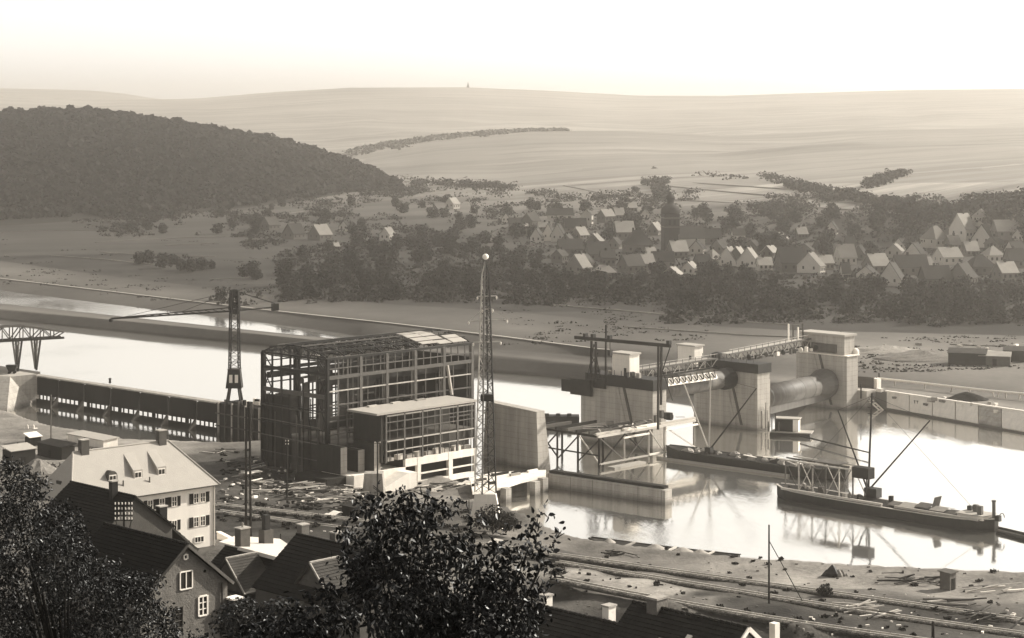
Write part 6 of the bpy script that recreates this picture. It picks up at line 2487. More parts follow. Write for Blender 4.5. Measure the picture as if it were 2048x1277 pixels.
# label, px, foot y, length px, depth m, eave m, rise m, wall, roof, yaw, hip
VH = [
    ('white barn with pale roof alone on the slope above the village', 905, 418, 22, 9, 4.5, 5, WL, RL, .9, 0),
    ('white gabled house isolated among trees west of the village', 775, 482, 26, 8, 4.5, 5, WL, RL, 1.1, 0),
    ('first brown barn of the farm under the wooded hill', 540, 460, 30, 11, 4, 6, WD, RD, .8, 0),
    ('second brown barn of the farm under the wooded hill', 588, 478, 34, 12, 4, 7, WD, RD, .8, 0),
    ('pale-roofed barn at the end of the hill farm', 640, 480, 36, 13, 4, 7, WD, RL, .8, 0),
    ('little grey cottage beyond the hill farm', 690, 462, 16, 7, 3.5, 4, WL, RD, 1.2, 0),
    ('white sliver cottage at the western edge of the village', 1012, 446, 12, 6, 3.5, 4, WL, RD, 1.5, 0),
    ('long grey roof at the western edge of the village', 1035, 456, 38, 9, 3.5, 4, WD, RD, .1, 0),
    ('steep grey barn behind the long grey roof', 1062, 455, 30, 10, 5, 6, WD, RD, .9, 0),
    ('low pale roof in the western lane', 1090, 462, 28, 8, 3, 3.5, WD, RL, .05, 0),
    ('long ridge house with small white gable on the upper lane', 1120, 440, 56, 9, 4, 5, WL, RD, .05, 0),
    ('bright white tall house in the upper lane', 1174, 452, 16, 8, 8, 4, WL, RD, 1.3, 0),
    ('dark barn beneath the bright white tall house', 1150, 465, 48, 10, 4, 6, WD, RD, .1, 0),
    ('grey broken gable near the upper lane', 1212, 444, 30, 9, 4.5, 5, WD, RL, .7, 0),
    ('pale slate roof turned towards the river near the upper lane', 1237, 440, 20, 11, 4, 5, WD, RL, .2, 0),
    ('topmost pale roof of the upper lane', 1262, 424, 22, 8, 3.5, 4, WD, RL, .2, 0),
    ('small white gable left of the church tower trees', 1290, 440, 9, 6, 4, 4, WL, RD, 1.4, 0),
    ('first steep white gable in the lower village', 1074, 486, 16, 8, 4, 6, WL, RD, 1.2, 0),
    ('second steep white gable in the lower village', 1098, 482, 12, 8, 5, 7, WL, RD, 1.2, 0),
    ('third and tallest white gable in the lower village', 1117, 484, 16, 9, 5, 7.5, WL, RD, 1.2, 0),
    ('long grey barn roof under the white gables', 1140, 510, 52, 11, 4, 6, WD, RD, .15, 0),
    ('broad brown barn with pale verge next to the long grey barn', 1195, 520, 48, 13, 4, 7, WD, RD, .2, 0),
    ('big hipped brown barn in the village middle', 1275, 505, 60, 16, 5, 9, WD, RD, .1, 5),
    ('pale tall roof behind the big hipped barn', 1248, 478, 40, 12, 5, 7, WD, RL, .15, 0),
    ('grey gable with white verge nearest the river meadow', 1158, 548, 34, 11, 4, 7, WD, RL, .9, 0),
    ('low long pale roof at the meadow edge', 1208, 556, 50, 8, 3, 4, WD, RL, .12, 3),
    ('square brown house behind the low pale roof', 1215, 532, 30, 10, 5, 4, WD, RD, .1, 0),
    ('brown barn between low pale roof and church', 1262, 545, 44, 11, 4, 6, WD, RD, .5, 0),
    ('pale patched roof beside the brown barn', 1292, 540, 28, 10, 4, 5, WD, RL, .3, 0),
    ('long ridge roof below the church', 1325, 535, 48, 10, 4, 5, WD, RD, .05, 0),
    ('grey stepped roof below the church nave', 1355, 515, 36, 11, 4, 6, WD, RL, .3, 0),
    ('greenish long roof east of the church', 1420, 488, 46, 10, 4, 6, WD, RD, .08, 0),
    ('small grey house with pale posts east of the church', 1476, 482, 26, 8, 4, 4, WL, RD, .1, 0),
    ('hipped pale roof first in the bright row', 1424, 528, 26, 11, 3, 6, WL, RL, .5, 3),
    ('steep pale gable second in the bright row', 1458, 532, 20, 12, 3, 8, WL, RL, .9, 0),
    ('pale slope third in the bright row', 1476, 532, 22, 13, 3, 8, WD, RL, 1.0, 0),
    ('white-edged slope fourth in the bright row', 1498, 534, 18, 13, 3, 8, WL, RL, 1.0, 0),
    ('low bright roof with dark chimney beside the big dark barn', 1528, 540, 30, 9, 3, 4, WL, RL, .1, 0),
    ('big dark barn at the centre of the bright row', 1580, 542, 54, 14, 5, 8, WD, RD, .15, 0),
    ('pale tall slope hugging the big dark barn', 1622, 546, 22, 14, 4, 7, WL, RL, .9, 0),
    ('grey cottage between pale slope and white-edged roof', 1650, 540, 28, 9, 4, 4, WD, RL, .2, 0),
    ('white-edged grey roof at the end of the bright row', 1690, 528, 38, 12, 4, 7, WL, RL, .15, 0),
    ('small pale roof alone above the bright row', 1602, 478, 22, 8, 3.5, 4, WD, RL, .2, 0),
    ('white gable glimpsed among trees above the bright row', 1664, 470, 10, 7, 4, 5, WL, RD, 1.1, 0),
    ('grey ruinous gable at the meadow east of the bright row', 1752, 545, 44, 11, 4, 6, WD, RL, .4, 0),
    ('steep pale gable with dark verge at the meadow edge', 1784, 572, 26, 11, 4, 8, WL, RD, 1.0, 0),
    ('long dark roof behind the steep pale gable', 1820, 548, 70, 11, 4, 6, WD, RD, .1, 0),
    ('white-walled house with dark slope in the eastern village', 1830, 525, 24, 10, 5, 6, WL, RD, .9, 0),
    ('bright pyramid roof in the eastern village', 1870, 492, 40, 14, 4, 8, WL, RL, .5, 3),
    ('tall white gable house at the eastern hill foot', 1925, 478, 36, 12, 6, 9, WL, RL, .7, 0),
    ('little bright gable highest on the eastern hill', 1962, 448, 20, 9, 4, 5, WL, RL, .6, 2),
    ('white-edged steep roof beside the tall white gable house', 1970, 490, 34, 12, 4, 8, WL, RD, .9, 0),
    ('hazy long barn beyond the steep roof', 2015, 475, 60, 11, 4, 6, WD, RL, .1, 0),
    ('pale jumble of sheds under the pyramid roof', 1895, 528, 48, 12, 4, 5, WL, RL, .3, 0),
    ('long brown roof at the eastern meadow', 1870, 572, 60, 12, 4, 6, WD, RD, .12, 0),
    ('brown gable with pale verge at the eastern meadow', 1925, 570, 36, 12, 4, 7, WD, RD, .8, 0),
    ('broad dark barn at the eastern edge', 1960, 548, 54, 13, 4, 6, WD, RD, .12, 4),
    ('grey hipped house behind the broad dark barn', 1985, 525, 34, 11, 4, 5, WL, RL, .2, 3),
    ('dark long house at the far eastern edge', 2035, 535, 50, 11, 4, 6, WD, RD, .08, 0),
    ('faded roof between the sheds and the broad dark barn', 2010, 560, 40, 10, 4, 5, WD, RL, .3, 0),
    ('white speck of a cottage below the far eastern barn', 2036, 486, 10, 6, 4, 4, WL, RD, 1.2, 0),
    ('tiny white cottage hidden in the orchard trees', 985, 484, 10, 6, 3, 3.5, WL, RD, 1.0, 0),
    ('tiny grey shed in the orchard trees', 670, 500, 14, 6, 2.5, 2.5, WD, RL, .4, 0),
]
for h_ in VH:
    village_house(*h_)

rv_ = random.Random(91)
adj = ['squat', 'narrow', 'stubby', 'weathered', 'plain', 'crooked', 'steep-roofed', 'low-eaved']
npl = ['above the white gables', 'behind the church', 'east of the church', 'behind the bright row', 'in the upper lane', 'at the orchard edge', 'beyond the pyramid roof', 'under the eastern hill', 'near the meadow edge', 'between the dark barns']
sp_ = [(1050, 472), (1135, 492), (1160, 478), (1190, 492), (1230, 498), (1300, 520), (1310, 470), (1395, 510), (1405, 535), (1440, 505), (1505, 505), (1540, 515), (1560, 490), (1610, 510), (1640, 505), (1700, 500), (1720, 520), (1735, 560), (1790, 515), (1805, 500), (1850, 545), (1905, 500), (1940, 512), (1990, 500), (2030, 512), (1120, 525), (1170, 535), (1345, 560), (1380, 552), (1690, 560)]
for i, (px, py) in enumerate(sp_):
    pal = rv_.random() < .35
    VH.append((f"{adj[i % 8]} {'pale' if pal else 'dark'}-roofed cottage {npl[(i * 7) % 10]} of the village" if i % 2 else f"{adj[(i + 3) % 8]} {'pale' if pal else 'dark'} outbuilding {npl[(i * 3 + 1) % 10]} of the village", px, py, rv_.uniform(16, 30), rv_.uniform(7, 10), rv_.uniform(2.8, 4), rv_.uniform(3.5, 5.5), WL if rv_.random() < .4 else WD, RL if pal else RD, rv_.uniform(.05, 1.3), 0))
    village_house(*VH[-1])

# church with onion-capped tower
co = gfar(1341, 500)
co.z -= .5
ch = T('church', 'village church with a dark tower and a bulbous two-tier onion cap', 'church', co)
u = Vector((.97, .2, 0)).normalized()
v = Vector((-u.y, u.x, 0))
c = Vector((co.x, co.y, 0))
mb = MB()
mb.frame(c, u, v, UP, -4.0, 4.0, -3.3, 4.0, co.z - 2, co.z + 19.5)
mb.build('tower', m_roof_v, ch)
for z in (12.5, 17.2):
    mb = MB()
    mb.frame(c, u, v, UP, -4.3, 4.3, -3.6, 4.3, co.z + z, co.z + z + .4)
    mb.build('cornice', m_wall_vd, ch)
for s in (-1.3, 1.3):
    mb = MB()
    mb.frame(c - v * 3.3, u, -v, UP, s - .55, s + .55, -.05, .06, co.z + 13.8, co.z + 16.4)
    mb.build('belfry_window', m_dark, ch)
mb = MB()
mb.lathe(c + UP * (co.z + 19.5), [(4.6, 0), (5.2, .7), (5.1, 2.0), (4.2, 3.6), (2.6, 4.7), (1.9, 5.2), (1.8, 7.2), (2.3, 7.5), (2.5, 8.2), (2.1, 9.2), (1.0, 10.2), (.4, 11.2), (.3, 12.4)], 16)
mb.build('onion_cap', m_roof_v, ch, smooth=True)
mb = MB()
mb.bar(c + UP * (co.z + 31), c + UP * (co.z + 34), .16)
mb.bar(c + UP * (co.z + 33) - u * .6, c + UP * (co.z + 33) + u * .6, .14)
mb.build('cross', m_roof_v, ch)
mb = MB()
mb.lathe(c + UP * (co.z + 30.9), [(.1, 0), (.45, .35), (.45, .6), (.1, 1)], 10)
mb.build('finial_ball', m_frame, ch)
n0 = c + u * 3.3
mb = MB()
mb.prism([n0 - v * 5 + UP * (co.z - 2), n0 + v * 5 + UP * (co.z - 2), n0 + v * 5 + UP * (co.z + 7), n0 + UP * (co.z + 13), n0 - v * 5 + UP * (co.z + 7)], u * 14)
mb.build('nave', m_wall_v, ch)
mb = MB()
for s in (-1, 1):
    mb.slab([n0 + v * s * 5.4 + UP * (co.z + 6.7), n0 + u * 14.4 + v * s * 5.4 + UP * (co.z + 6.7), n0 + u * 14.4 + UP * (co.z + 13.2), n0 + UP * (co.z + 13.2)], .25)
mb.build('nave_roof', m_roof_v, ch)
# tower on the skyline
so_ = atY(936, 177, 4600)
st = T('hilltop_tower', 'tiny slender tower on the skyline of the far hill', 'tower', so_)
mb = MB()
mb.lathe(so_ + UP * -12, [(3.4, 0), (3.0, 14), (3.2, 14.5), (2.2, 18), (.4, 26)], 10)
mb.build('shaft', m_roof_v, st)

# ------------------------------------------------------------------ trees
def leaf_cloud(rg, n, blobs, size, flat=.7):
    """n leaf-clump quads spread through the volume of several blobs (centre, radii)"""
    w_ = np.array([b[1][0] * b[1][1] * b[1][2] for b in blobs])
    idx = rg.choice(len(blobs), n, p=w_ / w_.sum())
    C_ = np.array([b[0] for b in blobs])[idx]
    R_ = np.array([b[1] for b in blobs])[idx]
    d = rg.normal(0, 1, (n, 3))
    d /= np.linalg.norm(d, axis=1)[:, None]
    r = rg.uniform(.35, 1, (n, 1)) ** .6
    p = C_ + d * r * R_
    nrm = d * .8 + rg.normal(0, .6, (n, 3)) + np.array([0, 0, .4])
    nrm /= np.linalg.norm(nrm, axis=1)[:, None]
    a_ = np.cross(nrm, rg.normal(0, 1, (n, 3)))
    a_ /= np.linalg.norm(a_, axis=1)[:, None]
    b_ = np.cross(nrm, a_)
    s = size * rg.uniform(.6, 1.4, (n, 1))
    return np.stack([p - a_ * s - b_ * s * flat, p + a_ * s * .6 - b_ * s, p + a_ * s + b_ * s * flat, p - a_ * s * .5 + b_ * s], 1)


CROWNS, TRUNKS = [], []
for k in range(7):
    rg = np.random.default_rng(50 + k)
    blobs = [((0, 0, .50), (.34, .34, .34)), ((.05, 0, .2), (.34, .34, .18))]
    for j in range(6 + k % 3):
        a_ = rg.uniform(0, 6.28)
        rr_ = rg.uniform(.18, .42)
        blobs.append(((math.cos(a_) * rr_, math.sin(a_) * rr_, rg.uniform(.16, .85)), tuple(rg.uniform(.10, .22, 3))))
    CROWNS.append(quads_mesh('crown', leaf_cloud(rg, 620, blobs, .042), m_leaf_f))
    mb = MB()
    mb.tube((0, 0, -.05), (.01, 0, .42), .035, .022, 6)
    for j in range(3):
        a_ = j * 2.1 + k
        mb.tube((.01, 0, .34), (math.cos(a_) * .16, math.sin(a_) * .16, .6), .018, .008, 5)
    me = bpy.data.meshes.new('trunk')
    me.from_pydata(mb.v, [], mb.f)
    me.materials.append(m_bark)
    TRUNKS.append(me)


SHORT = [(h_[1], h_[2], h_[0].split(' in the ')[0] if len(h_[0].split()) > 9 else h_[0]) for h_ in VH]
MARKS = SHORT + [(1341, 500, 'church tower'), (968, 600, 'lattice mast'), (550, 600, 'counterweight of the tower crane'), (465, 600, 'mast of the tower crane'), (735, 640, 'steel frame of the power station'), (840, 640, 'white roof plates of the power station'), (1212, 640, 'lifting frame on the weir pier'), (1355, 660, 'machine hut on the middle pier'), (1645, 660, 'machine house of the abutment'), (1590, 660, 'stub columns on the service bridge'),
                (1455, 640, 'middle of the weir'), (1850, 690, 'rubble mound on the far bank'), (1940, 690, 'dark site shed on the far bank'), (2030, 690, 'black hut on the far bank'), (300, 500, 'lone clump of field trees'), (430, 480, 'pale plot lines in the meadow'), (520, 400, 'foot of the wooded hill'), (1430, 380, 'bare stubble slope'), (1620, 390, 'slanting hedge on the stubble slope'), (1780, 370, 'upper end of the slanting hedge'), (655, 600, 'gable end of the power station'), (900, 600, 'far roof corner of the power station')]


def tree_label(px, py, h_, w_, kind):
    m_ = min(MARKS, key=lambda q: (px - q[0]) ** 2 + (2.2 * (py - q[1])) ** 2)
    rel = 'above' if py < m_[1] - 4 else ('below' if py > m_[1] + 6 else 'beside')
    sz = 'tall' if h_ > 9.5 else ('low' if h_ < 7 else ('broad' if w_ > 1.05 else 'middling'))
    lb = f'{sz} {kind} tree {rel} the {m_[2]}'
    return ' '.join(lb.split()[:16])


def tree(o, h_, w_, label, group, k=None, name='tree', loose=False):
    k = R.randrange(7) if k is None else k
    t = T(name, label, 'tree', o, group)
    t.rotation_euler = (0, 0, R.uniform(0, 6.28))
    s = (h_ * w_, h_ * w_, h_)
    link('trunk', TRUNKS[k], t, scale=s)
    link('crown', CROWNS[k], t, scale=s)
    return t


# zones of the tree belt: (x0, x1, y0, y1, count, h0, h1, label, group)
ZONES = [
    (560, 1010, 520, 600, 46, 7, 11.5, 'dark leafy tree of the orchard belt along the meadow', 'trees of the orchard belt'),
    (600, 1010, 480, 520, 22, 7, 11, 'hazy leafy tree behind the orchard belt', 'trees behind the orchard belt'),
    (1010, 1330, 555, 605, 26, 6, 10, 'leafy tree between the village and the river meadow', 'trees before the village'),
    (1330, 1700, 545, 625, 42, 6, 10, 'hazy leafy tree below the bright row of houses', 'trees below the bright row'),
    (1700, 2070, 575, 650, 40, 6, 10, 'pale hazy tree on the eastern meadow edge', 'trees on the eastern meadow'),
    (1000, 1340, 420, 545, 26, 7, 11, 'tree growing between the village roofs', 'trees between the village roofs'),
    (1340, 2070, 430, 525, 38, 7, 12, 'faded tree on the slope above the bright row', 'trees above the bright row'),
    (500, 1000, 405, 470, 20, 6, 10, 'small hazy tree on the slope west of the village', 'trees on the western slope'),
    (260, 560, 425, 470, 14, 5, 9, 'small hazy tree at the foot of the wooded hill', 'trees at the hill foot'),
]
NT = 0
for (x0, x1, y0, y1, n, h0, h1, lb, gr) in ZONES:
    pts_ = []
    k = 0
    while len(pts_) < n and k < 4000:
        k += 1
        px, py = R.uniform(x0, x1), R.uniform(y0, y1)
        if any(abs(px - q[0]) < 11 and abs(py - q[1]) < 5 for q in pts_):
            continue
        # keep clear of house fronts
        if any(abs(px - h_[1]) < h_[3] * .55 + 3 and -6 < py - h_[2] < 14 for h_ in VH):
            continue
        if abs(px - 1341) < 34 and 470 < py < 530:
            continue
        pts_.append((px, py))
        hh_, ww_ = R.uniform(h0, h1), R.uniform(.85, 1.25)
        tree(gfar(px, py), hh_, ww_, tree_label(px, py, hh_, ww_, {'small': 'hazy slope', 'tree': 'village', 'dark': 'dark belt', 'leafy': 'leafy', 'hazy': 'hazy', 'pale': 'pale', 'faded': 'faded'}[lb.split()[0]]), gr)
        NT += 1
for i, (px, py, h_) in enumerate([(278, 528, 8), (297, 528, 8.5), (326, 536, 9.5), (345, 530, 7), (362, 541, 7), (383, 544, 9), (404, 541, 8), (424, 538, 5), (440, 600, 6), (490, 555, 8), (512, 560, 7), (505, 548, 8)]):
    tree(gfar(px, py), h_, 1.1, ('westernmost small tree', 'second small round tree', 'tallest round tree', 'short tree right after the tallest', 'lower fifth tree', 'broad sixth tree', 'seventh round tree', 'smallest tree at the eastern end')[i] + ' of the lone clump in the fields' if i < 8 else 'lone dark tree at the corner of the orchard belt', 'field clump trees' if i < 8 else 'trees at the orchard corner')
for i, (px, py, h_) in enumerate([(985, 375, 11), (1005, 378, 9), (900, 366, 9), (930, 362, 8), (1310, 352, 16), (1330, 368, 14), (1290, 370, 12), (1270, 384, 10), (1425, 358, 9), (1465, 360, 9), (1490, 362, 8), (1545, 362, 10), (1575, 374, 11), (1610, 382, 11), (1650, 388, 12), (1700, 392, 12), (1735, 372, 12), (1780, 358, 14), (1760, 364, 14), (1800, 352, 12), (1850, 412, 10), (1820, 408, 10), (1770, 404, 10)]):
    tree(gfar(px, py), h_ * .55, 1.5, tree_label(px, py, h_, 1, 'pale distant'), 'distant field trees')

# undergrowth between the trees: one mass of bushes
rg = np.random.default_rng(77)
bl = []
for (x0, x1, y0, y1, n) in ((555, 1015, 500, 607, 620), (1010, 1340, 548, 612, 330), (1330, 2080, 552, 648, 760), (1000, 2080, 430, 560, 900), (480, 1000, 400, 500, 420), (150, 560, 425, 475, 260), (430, 560, 585, 612, 14), (1000, 1400, 385, 420, 120), (1500, 2060, 395, 440, 260), (680, 1000, 355, 395, 160)):
    k = 0
    while k < n:
        px, py = rg.uniform(x0, x1), rg.uniform(y0, y1)
        if y1 < 520 and fbm(np.array([px * .012]), np.array([py * .05]), 44)[0] < .06 and rg.random() < .9:
            continue
        k += 1
        if any(abs(px - h_[1]) < h_[3] * .5 and -4 < py - h_[2] < 10 for h_ in VH) or (abs(px - 1341) < 22 and 480 < py < 525):
            continue
        o = gfar(px, py)
        r = rg.uniform(.9, 3.2) if py > 440 else rg.uniform(1.8, 4.6)
        q = leaf_cloud(rg, 22 if py > 440 else 40, [((o.x, o.y, o.z + r * .35), (r * 1.8, r * 1.3, r * .7))], .55)
        bl.append(q)
for (x0_, y0_, x1_, y1_, n, w_) in ((1525, 356, 1600, 376, 40, 5), (1600, 376, 1700, 396, 60, 5), (1700, 396, 1880, 430, 110, 6), (1740, 372, 1815, 350, 60, 6), (1285, 335, 1335, 400, 70, 14), (1390, 356, 1480, 362, 16, 3), (780, 362, 1030, 380, 90, 5), (1840, 436, 2060, 402, 160, 10)):
    for k in range(n):
        t_ = rg.random()
        o = gfar(x0_ + (x1_ - x0_) * t_, y0_ + (y1_ - y0_) * t_ + rg.normal(0, w_ * .5))
        r = rg.uniform(2.0, 5.0)
        bl.append(leaf_cloud(rg, 40, [((o.x, o.y, o.z + r * .4), (r * 1.6, r * 1.5, r * .85))], .75))
link('hedgerows', quads_mesh('hedgerows', np.concatenate(bl), m_leaf_f), kind='stuff')

# weeds and tussocks on the bare far bank; a wood strip along the middle ridge
bl = []
for (x0, x1, y0, y1, n) in ((1000, 2080, 612, 690, 420), (-50, 560, 480, 580, 260), (0, 1000, 560, 600, 60), (1700, 2060, 690, 745, 160)):
    for k in range(n):
        px, py = rg.uniform(x0, x1), rg.uniform(y0, y1)
        if py < 600 and px > 560:
            continue
        if fbm(np.array([px * .008]), np.array([py * .09]), 61)[0] < -.02:
            continue
        o = gfar(px, py)
        r = rg.uniform(.5, 1.6)
        bl.append(leaf_cloud(rg, 9, [((o.x, o.y, o.z + r * .12), (r * 3.2, r * 1.3, r * .25))], .4))
link('weeds', quads_mesh('weeds', np.concatenate(bl), m_leaf_f), kind='stuff')
bl = []
rp = [(660, 316), (690, 306), (760, 290), (880, 274), (960, 267), (1060, 262), (1130, 262)]
for k in range(520):
    px = rg.uniform(665, 1130)
    pyc = np.interp(px, [q[0] for q in rp], [q[1] for q in rp])
    Y_ = 2590 - abs(rg.normal(0, 60)) * (1130 - px) / 300
    o = atY(px, pyc + rg.uniform(0, 2) + (2600 - Y_) * .06, Y_)
    bl.append(leaf_cloud(rg, 14, [((o.x, o.y, o.z + 2.0), (9, 6, 2.6))], 1.5))
link('wood_strip', quads_mesh('wood_strip', np.concatenate(bl), m_strip), kind='stuff')

# woodland on the hill: canopy clumps over its whole flank
rg = np.random.default_rng(5)
rows_, cols_, _ = FP.shape
n = 9500
ii = rg.uniform(1.2, rows_ - 6, n)
jj = rg.uniform(0, cols_ - 1.01, n)
i0, j0 = ii.astype(int), jj.astype(int)
fi, fj = (ii - i0)[:, None], (jj - j0)[:, None]
base = (FP[i0, j0] * (1 - fi) * (1 - fj) + FP[i0 + 1, j0] * fi * (1 - fj) + FP[i0, j0 + 1] * (1 - fi) * fj + FP[i0 + 1, j0 + 1] * fi * fj)
keep = fbm(base[:, 0] * .02, base[:, 1] * .012, 31) > -.33
base = base[keep]
n = len(base)
rad = rg.uniform(1.4, 3.6, n) + (rg.random(n) < .12) * rg.uniform(1, 2.4, n)
m_ = 24
d = rg.normal(0, 1, (n, m_, 3))
d[..., 2] = np.abs(d[..., 2]) * .9
d /= np.linalg.norm(d, axis=2)[..., None]
p = base[:, None, :] + d * rad[:, None, None] * rg.uniform(.6, 1.05, (n, m_, 1)) + np.array([0, 0, .6])
nr = d + rg.normal(0, .45, (n, m_, 3))
nr /= np.linalg.norm(nr, axis=2)[..., None]
a_ = np.cross(nr, rg.normal(0, 1, (n, m_, 3)))
a_ /= np.linalg.norm(a_, axis=2)[..., None]
b_ = np.cross(nr, a_)
s = rg.uniform(.7, 1.5, (n, m_, 1)) * (rad / 3)[:, None, None]
Q = np.stack([p - a_ * s - b_ * s, p + a_ * s - b_ * s * .7, p + a_ * s + b_ * s, p - a_ * s * .7 + b_ * s], 2).reshape(-1, 4, 3)
link('forest', quads_mesh('forest', Q, m_forest), kind='stuff')

# ------------------------------------------------------------------ leafy trees on the slope below the camera
def leafy_tree(label, base, limbs, lobes, n, size, Yc, seed, droop=.55, single=300):
    """lobes: (photo x, photo y, distance, radius x, y, z in metres); limbs follow to every lobe"""
    rg = np.random.default_rng(seed)
    t = T('leafy_tree', label, 'tree', base)
    C_ = np.array([atY(a_, b_, c_) for a_, b_, c_, *_ in lobes])
    Rr = np.array([l_[3:6] for l_ in lobes])
    mid = np.array(base) + np.array([0, 0, limbs[0]])
    mb = MB()
    mb.tube(base - UP * .6, Vector(mid), limbs[1], limbs[1] * .75, 10)
    mb.build('trunk', m_bark, t)
    for c in C_:
        mb = MB()
        k1 = Vector(mid).lerp(Vector(c), .5) + Vector((0, 0, -.25))
        mb.tube(Vector(mid) - UP * .1, k1, limbs[1] * .3, limbs[1] * .14, 6)
        mb.tube(k1, k1.lerp(Vector(c), .75), limbs[1] * .14, limbs[1] * .04, 6)
        for j in range(2):
            e = Vector(c) + Vector(rg.normal(0, .28, 3) * Rr[0])
            mb.tube(Vector(c) - UP * .1, e, limbs[1] * .07, limbs[1] * .03, 4)
        mb.build('branch', m_bark, t)
    w_ = Rr.prod(1) ** .75
    idx = rg.choice(len(lobes), n, p=w_ / w_.sum())
    d = rg.normal(0, 1, (n, 3))
    d /= np.linalg.norm(d, axis=1)[:, None]
    r = rg.uniform(0.05, 1, (n, 1)) ** .42
    p = C_[idx] + d * r * Rr[idx]
    # sprays: leaves hang in bunches from short twigs
    bunch = rg.normal(0, size * 1.3, (n // 6 + 1, 3)).repeat(6, 0)[:n]
    p = p + bunch * .6
    ax = d * .5 + rg.normal(0, .6, (n, 3)) - np.array([0, 0, droop])
    ax /= np.linalg.norm(ax, axis=1)[:, None]
    sd = np.cross(ax, rg.normal(0, 1, (n, 3)))
    sd /= np.linalg.norm(sd, axis=1)[:, None]
    nm = np.cross(ax, sd)
    L_ = size * rg.uniform(.65, 1.35, (n, 1))
    W_ = L_ * rg.uniform(.2, .3, (n, 1))
    # two folded halves per leaf
    P0, P3 = p, p + ax * L_ - nm * L_ * .12
    M1, M2 = p + ax * L_ * .3 + nm * 0, p + ax * L_ * .65 - nm * L_ * .02
    E1, E2 = M1 + sd * W_ + nm * W_ * .35, M2 + sd * W_ * .8 + nm * W_ * .3
    G1, G2 = M1 - sd * W_ + nm * W_ * .35, M2 - sd * W_ * .8 + nm * W_ * .3
    h1 = np.stack([P0, E1, E2, P3], 1)
    h2 = np.stack([P0, P3, G2, G1], 1)
    order = np.argsort(p[:, 1])
    near, rest = order[:single], order[single:]
    mesh_q = np.concatenate([h1[rest], h2[rest]])
    off = np.array(wloc(t))
    link('foliage', quads_mesh('foliage', mesh_q - off, m_leaf), t, kind='stuff')
    me = bpy.data.meshes.new('leaf')
    me.from_pydata([(0, 0, 0), (.3, .25, .09), (.65, .2, .07), (1, 0, -.12), (.65, -.2, .07), (.3, -.25, .09)], [], [(0, 1, 2, 3), (0, 3, 4, 5)])
    me.materials.append(m_leaf)
    for k in near:
        X, Yv, Z = Vector(ax[k]), Vector(sd[k]), Vector(nm[k])
        m3 = Matrix((X, Yv, Z)).transposed()
        link('leaf', me, t, loc=Vector(p[k]) - t.location, rot=m3.to_euler(), scale=float(L_[k, 0]))
    return t


Yt = 46.0
lobes = []
rr = random.Random(12)
for (a_, b_, r) in [(770, 1065, .6), (845, 1050, .55), (735, 1130, .62), (820, 1130, .8), (905, 1105, .62), (960, 1160, .7), (880, 1200, .85), (790, 1220, .8), (1000, 1200, .7), (690, 1225, .5), (640, 1260, .5), (960, 1250, .8), (1045, 1250, .5), (1035, 1165, .42),
                   (745, 1022, .34), (712, 1068, .28), (800, 1000, .26), (860, 1000, .2), (905, 1015, .22), (1058, 1070, .2), (1080, 1042, .15), (1088, 1022, .09), (1068, 1095, .22), (1112, 1072, .11), (1128, 1060, .07), (1100, 1092, .13), (1030, 1110, .3), (950, 1040, .13), (942, 1005, .08), (940, 1080, .2), (1000, 1095, .2), (1085, 1125, .18), (1108, 1150, .1), (1120, 1146, .06), (1090, 1175, .16),
                   (590, 1228, .22), (565, 1262, .35), (620, 1195, .16), (655, 1175, .2), (720, 1175, .45), (855, 1275, .9), (1010, 1290, .7), (500, 1275, .35), (1075, 1195, .2), (1062, 1220, .3), (705, 1010, .12), (725, 988, .09), (770, 985, .1), (840, 980, .1), (690, 1120, .14), (680, 1060, .1), (600, 1265, .3), (535, 1245, .16), (1010, 1060, .1), (985, 1040, .07), (1076, 1230, .14)]:
    lobes.append((a_ + rr.uniform(-8, 8), b_ + rr.uniform(-6, 6), Yt + rr.uniform(-1.2, 1.6), r * (.82 if r > .4 else 1), r * 1.2, r * (.74 if r > .4 else .9)))
leafy_tree('large-leaved dark tree rising in front of the cottage roofs and the river', Vector((-1.9, 47, 61)), (3.6, .26), lobes, 9500, .155, Yt, 21, single=300)
Yt = 72.0
lobes = []
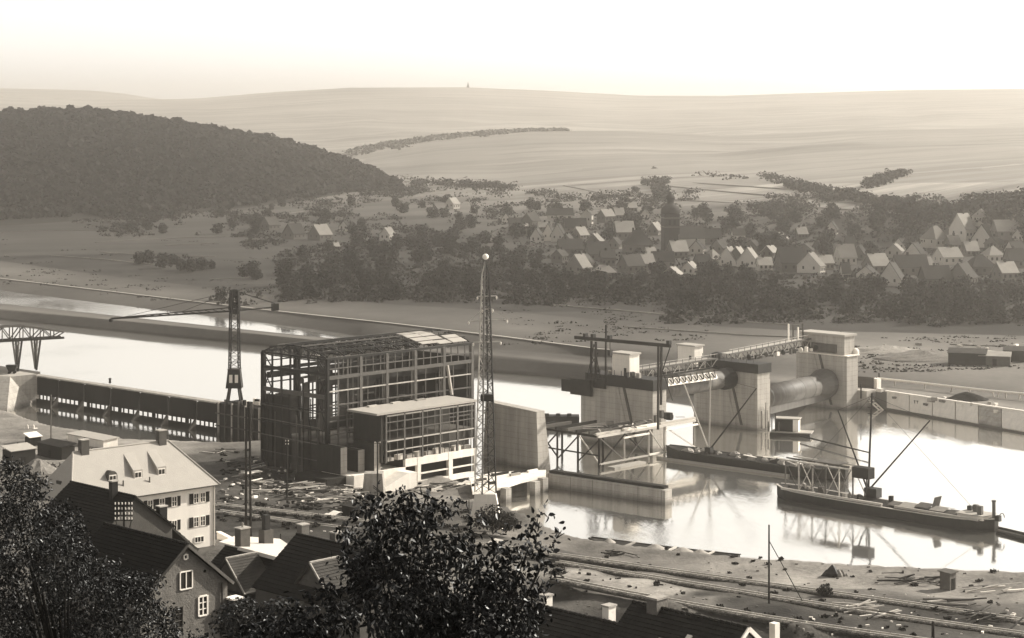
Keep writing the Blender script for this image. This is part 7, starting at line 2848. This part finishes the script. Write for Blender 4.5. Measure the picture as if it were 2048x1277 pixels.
for (a_, b_, r) in [(40, 1010, .9), (110, 1050, 1.0), (30, 1100, 1.2), (130, 1130, 1.2), (205, 1160, .9), (60, 1190, 1.3), (170, 1210, 1.3), (260, 1200, 1.1), (90, 1260, 1.3), (200, 1275, 1.3), (300, 1260, 1.0), (270, 1180, .65), (300, 1215, .4), (20, 960, .6), (70, 975, .55), (-20, 1040, 1.2), (-30, 1150, 1.3), (0, 1250, 1.3), (150, 1060, .4), (330, 1230, .45), (15, 930, .35), (140, 1085, .6), (40, 940, .3), (345, 1275, .5), (310, 1160, .35), (400, 1290, .6)]:
    lobes.append((a_, b_, Yt + rr.uniform(-2, 2.5), r, r * 1.3, r * .9))
leafy_tree('massive small-leaved dark tree hiding the side of the brick house', Vector((-16.3, 73, 52)), (6.5, .4), lobes, 24000, .125, Yt, 22, single=300)
# shrubs by the brick house and below the tracks
for i, (px, py, Y, r, nl, lb) in enumerate(((480, 1235, 140, 1.6, 1500, 'dark shrub between the porch roof and the leafy tree'), (560, 1240, 120, 1.5, 1500, 'dark shrub under the hanging leaves beside the cottage'), (985, 1035, 362, 2.8, 900, 'dark rounded bush beside the pale mast plinth'), (1012, 1042, 361, 2.0, 500, 'smaller round bush next to the dark one by the mast plinth'), (1118, 1150, 330, 1.6, 500, 'low dark bush at the edge of the dark bank'), (1650, 1180, 318, 1.0, 200, 'tiny dry bush on the sandy bank'))):
    o = atY(px, py, Y)
    rg = np.random.default_rng(200 + i)
    t = T('shrub', lb, 'shrub', o - UP * r)
    mb = MB()
    for j in range(5):
        e = o + Vector(rg.normal(0, r * .4, 3))
        mb.tube(o - UP * (r * 1.1 if i > 1 else r * 2.2), e, .07, .03, 5)
    mb.build('stems', m_bark, t)
    q = leaf_cloud(rg, nl, [(tuple(o), (r * 1.1, r, r * .9)), (tuple(o + Vector((r * .7, 0, -r * .3))), (r * .7, r * .7, r * .6)), (tuple(o + Vector((-r * .7, 0, -r * .2))), (r * .7, r * .7, r * .6))], .09 if i < 2 else .2)
    link('foliage', quads_mesh('foliage', q - np.array(t.location), m_leaf if i < 2 else m_leaf_f), t, kind='stuff')
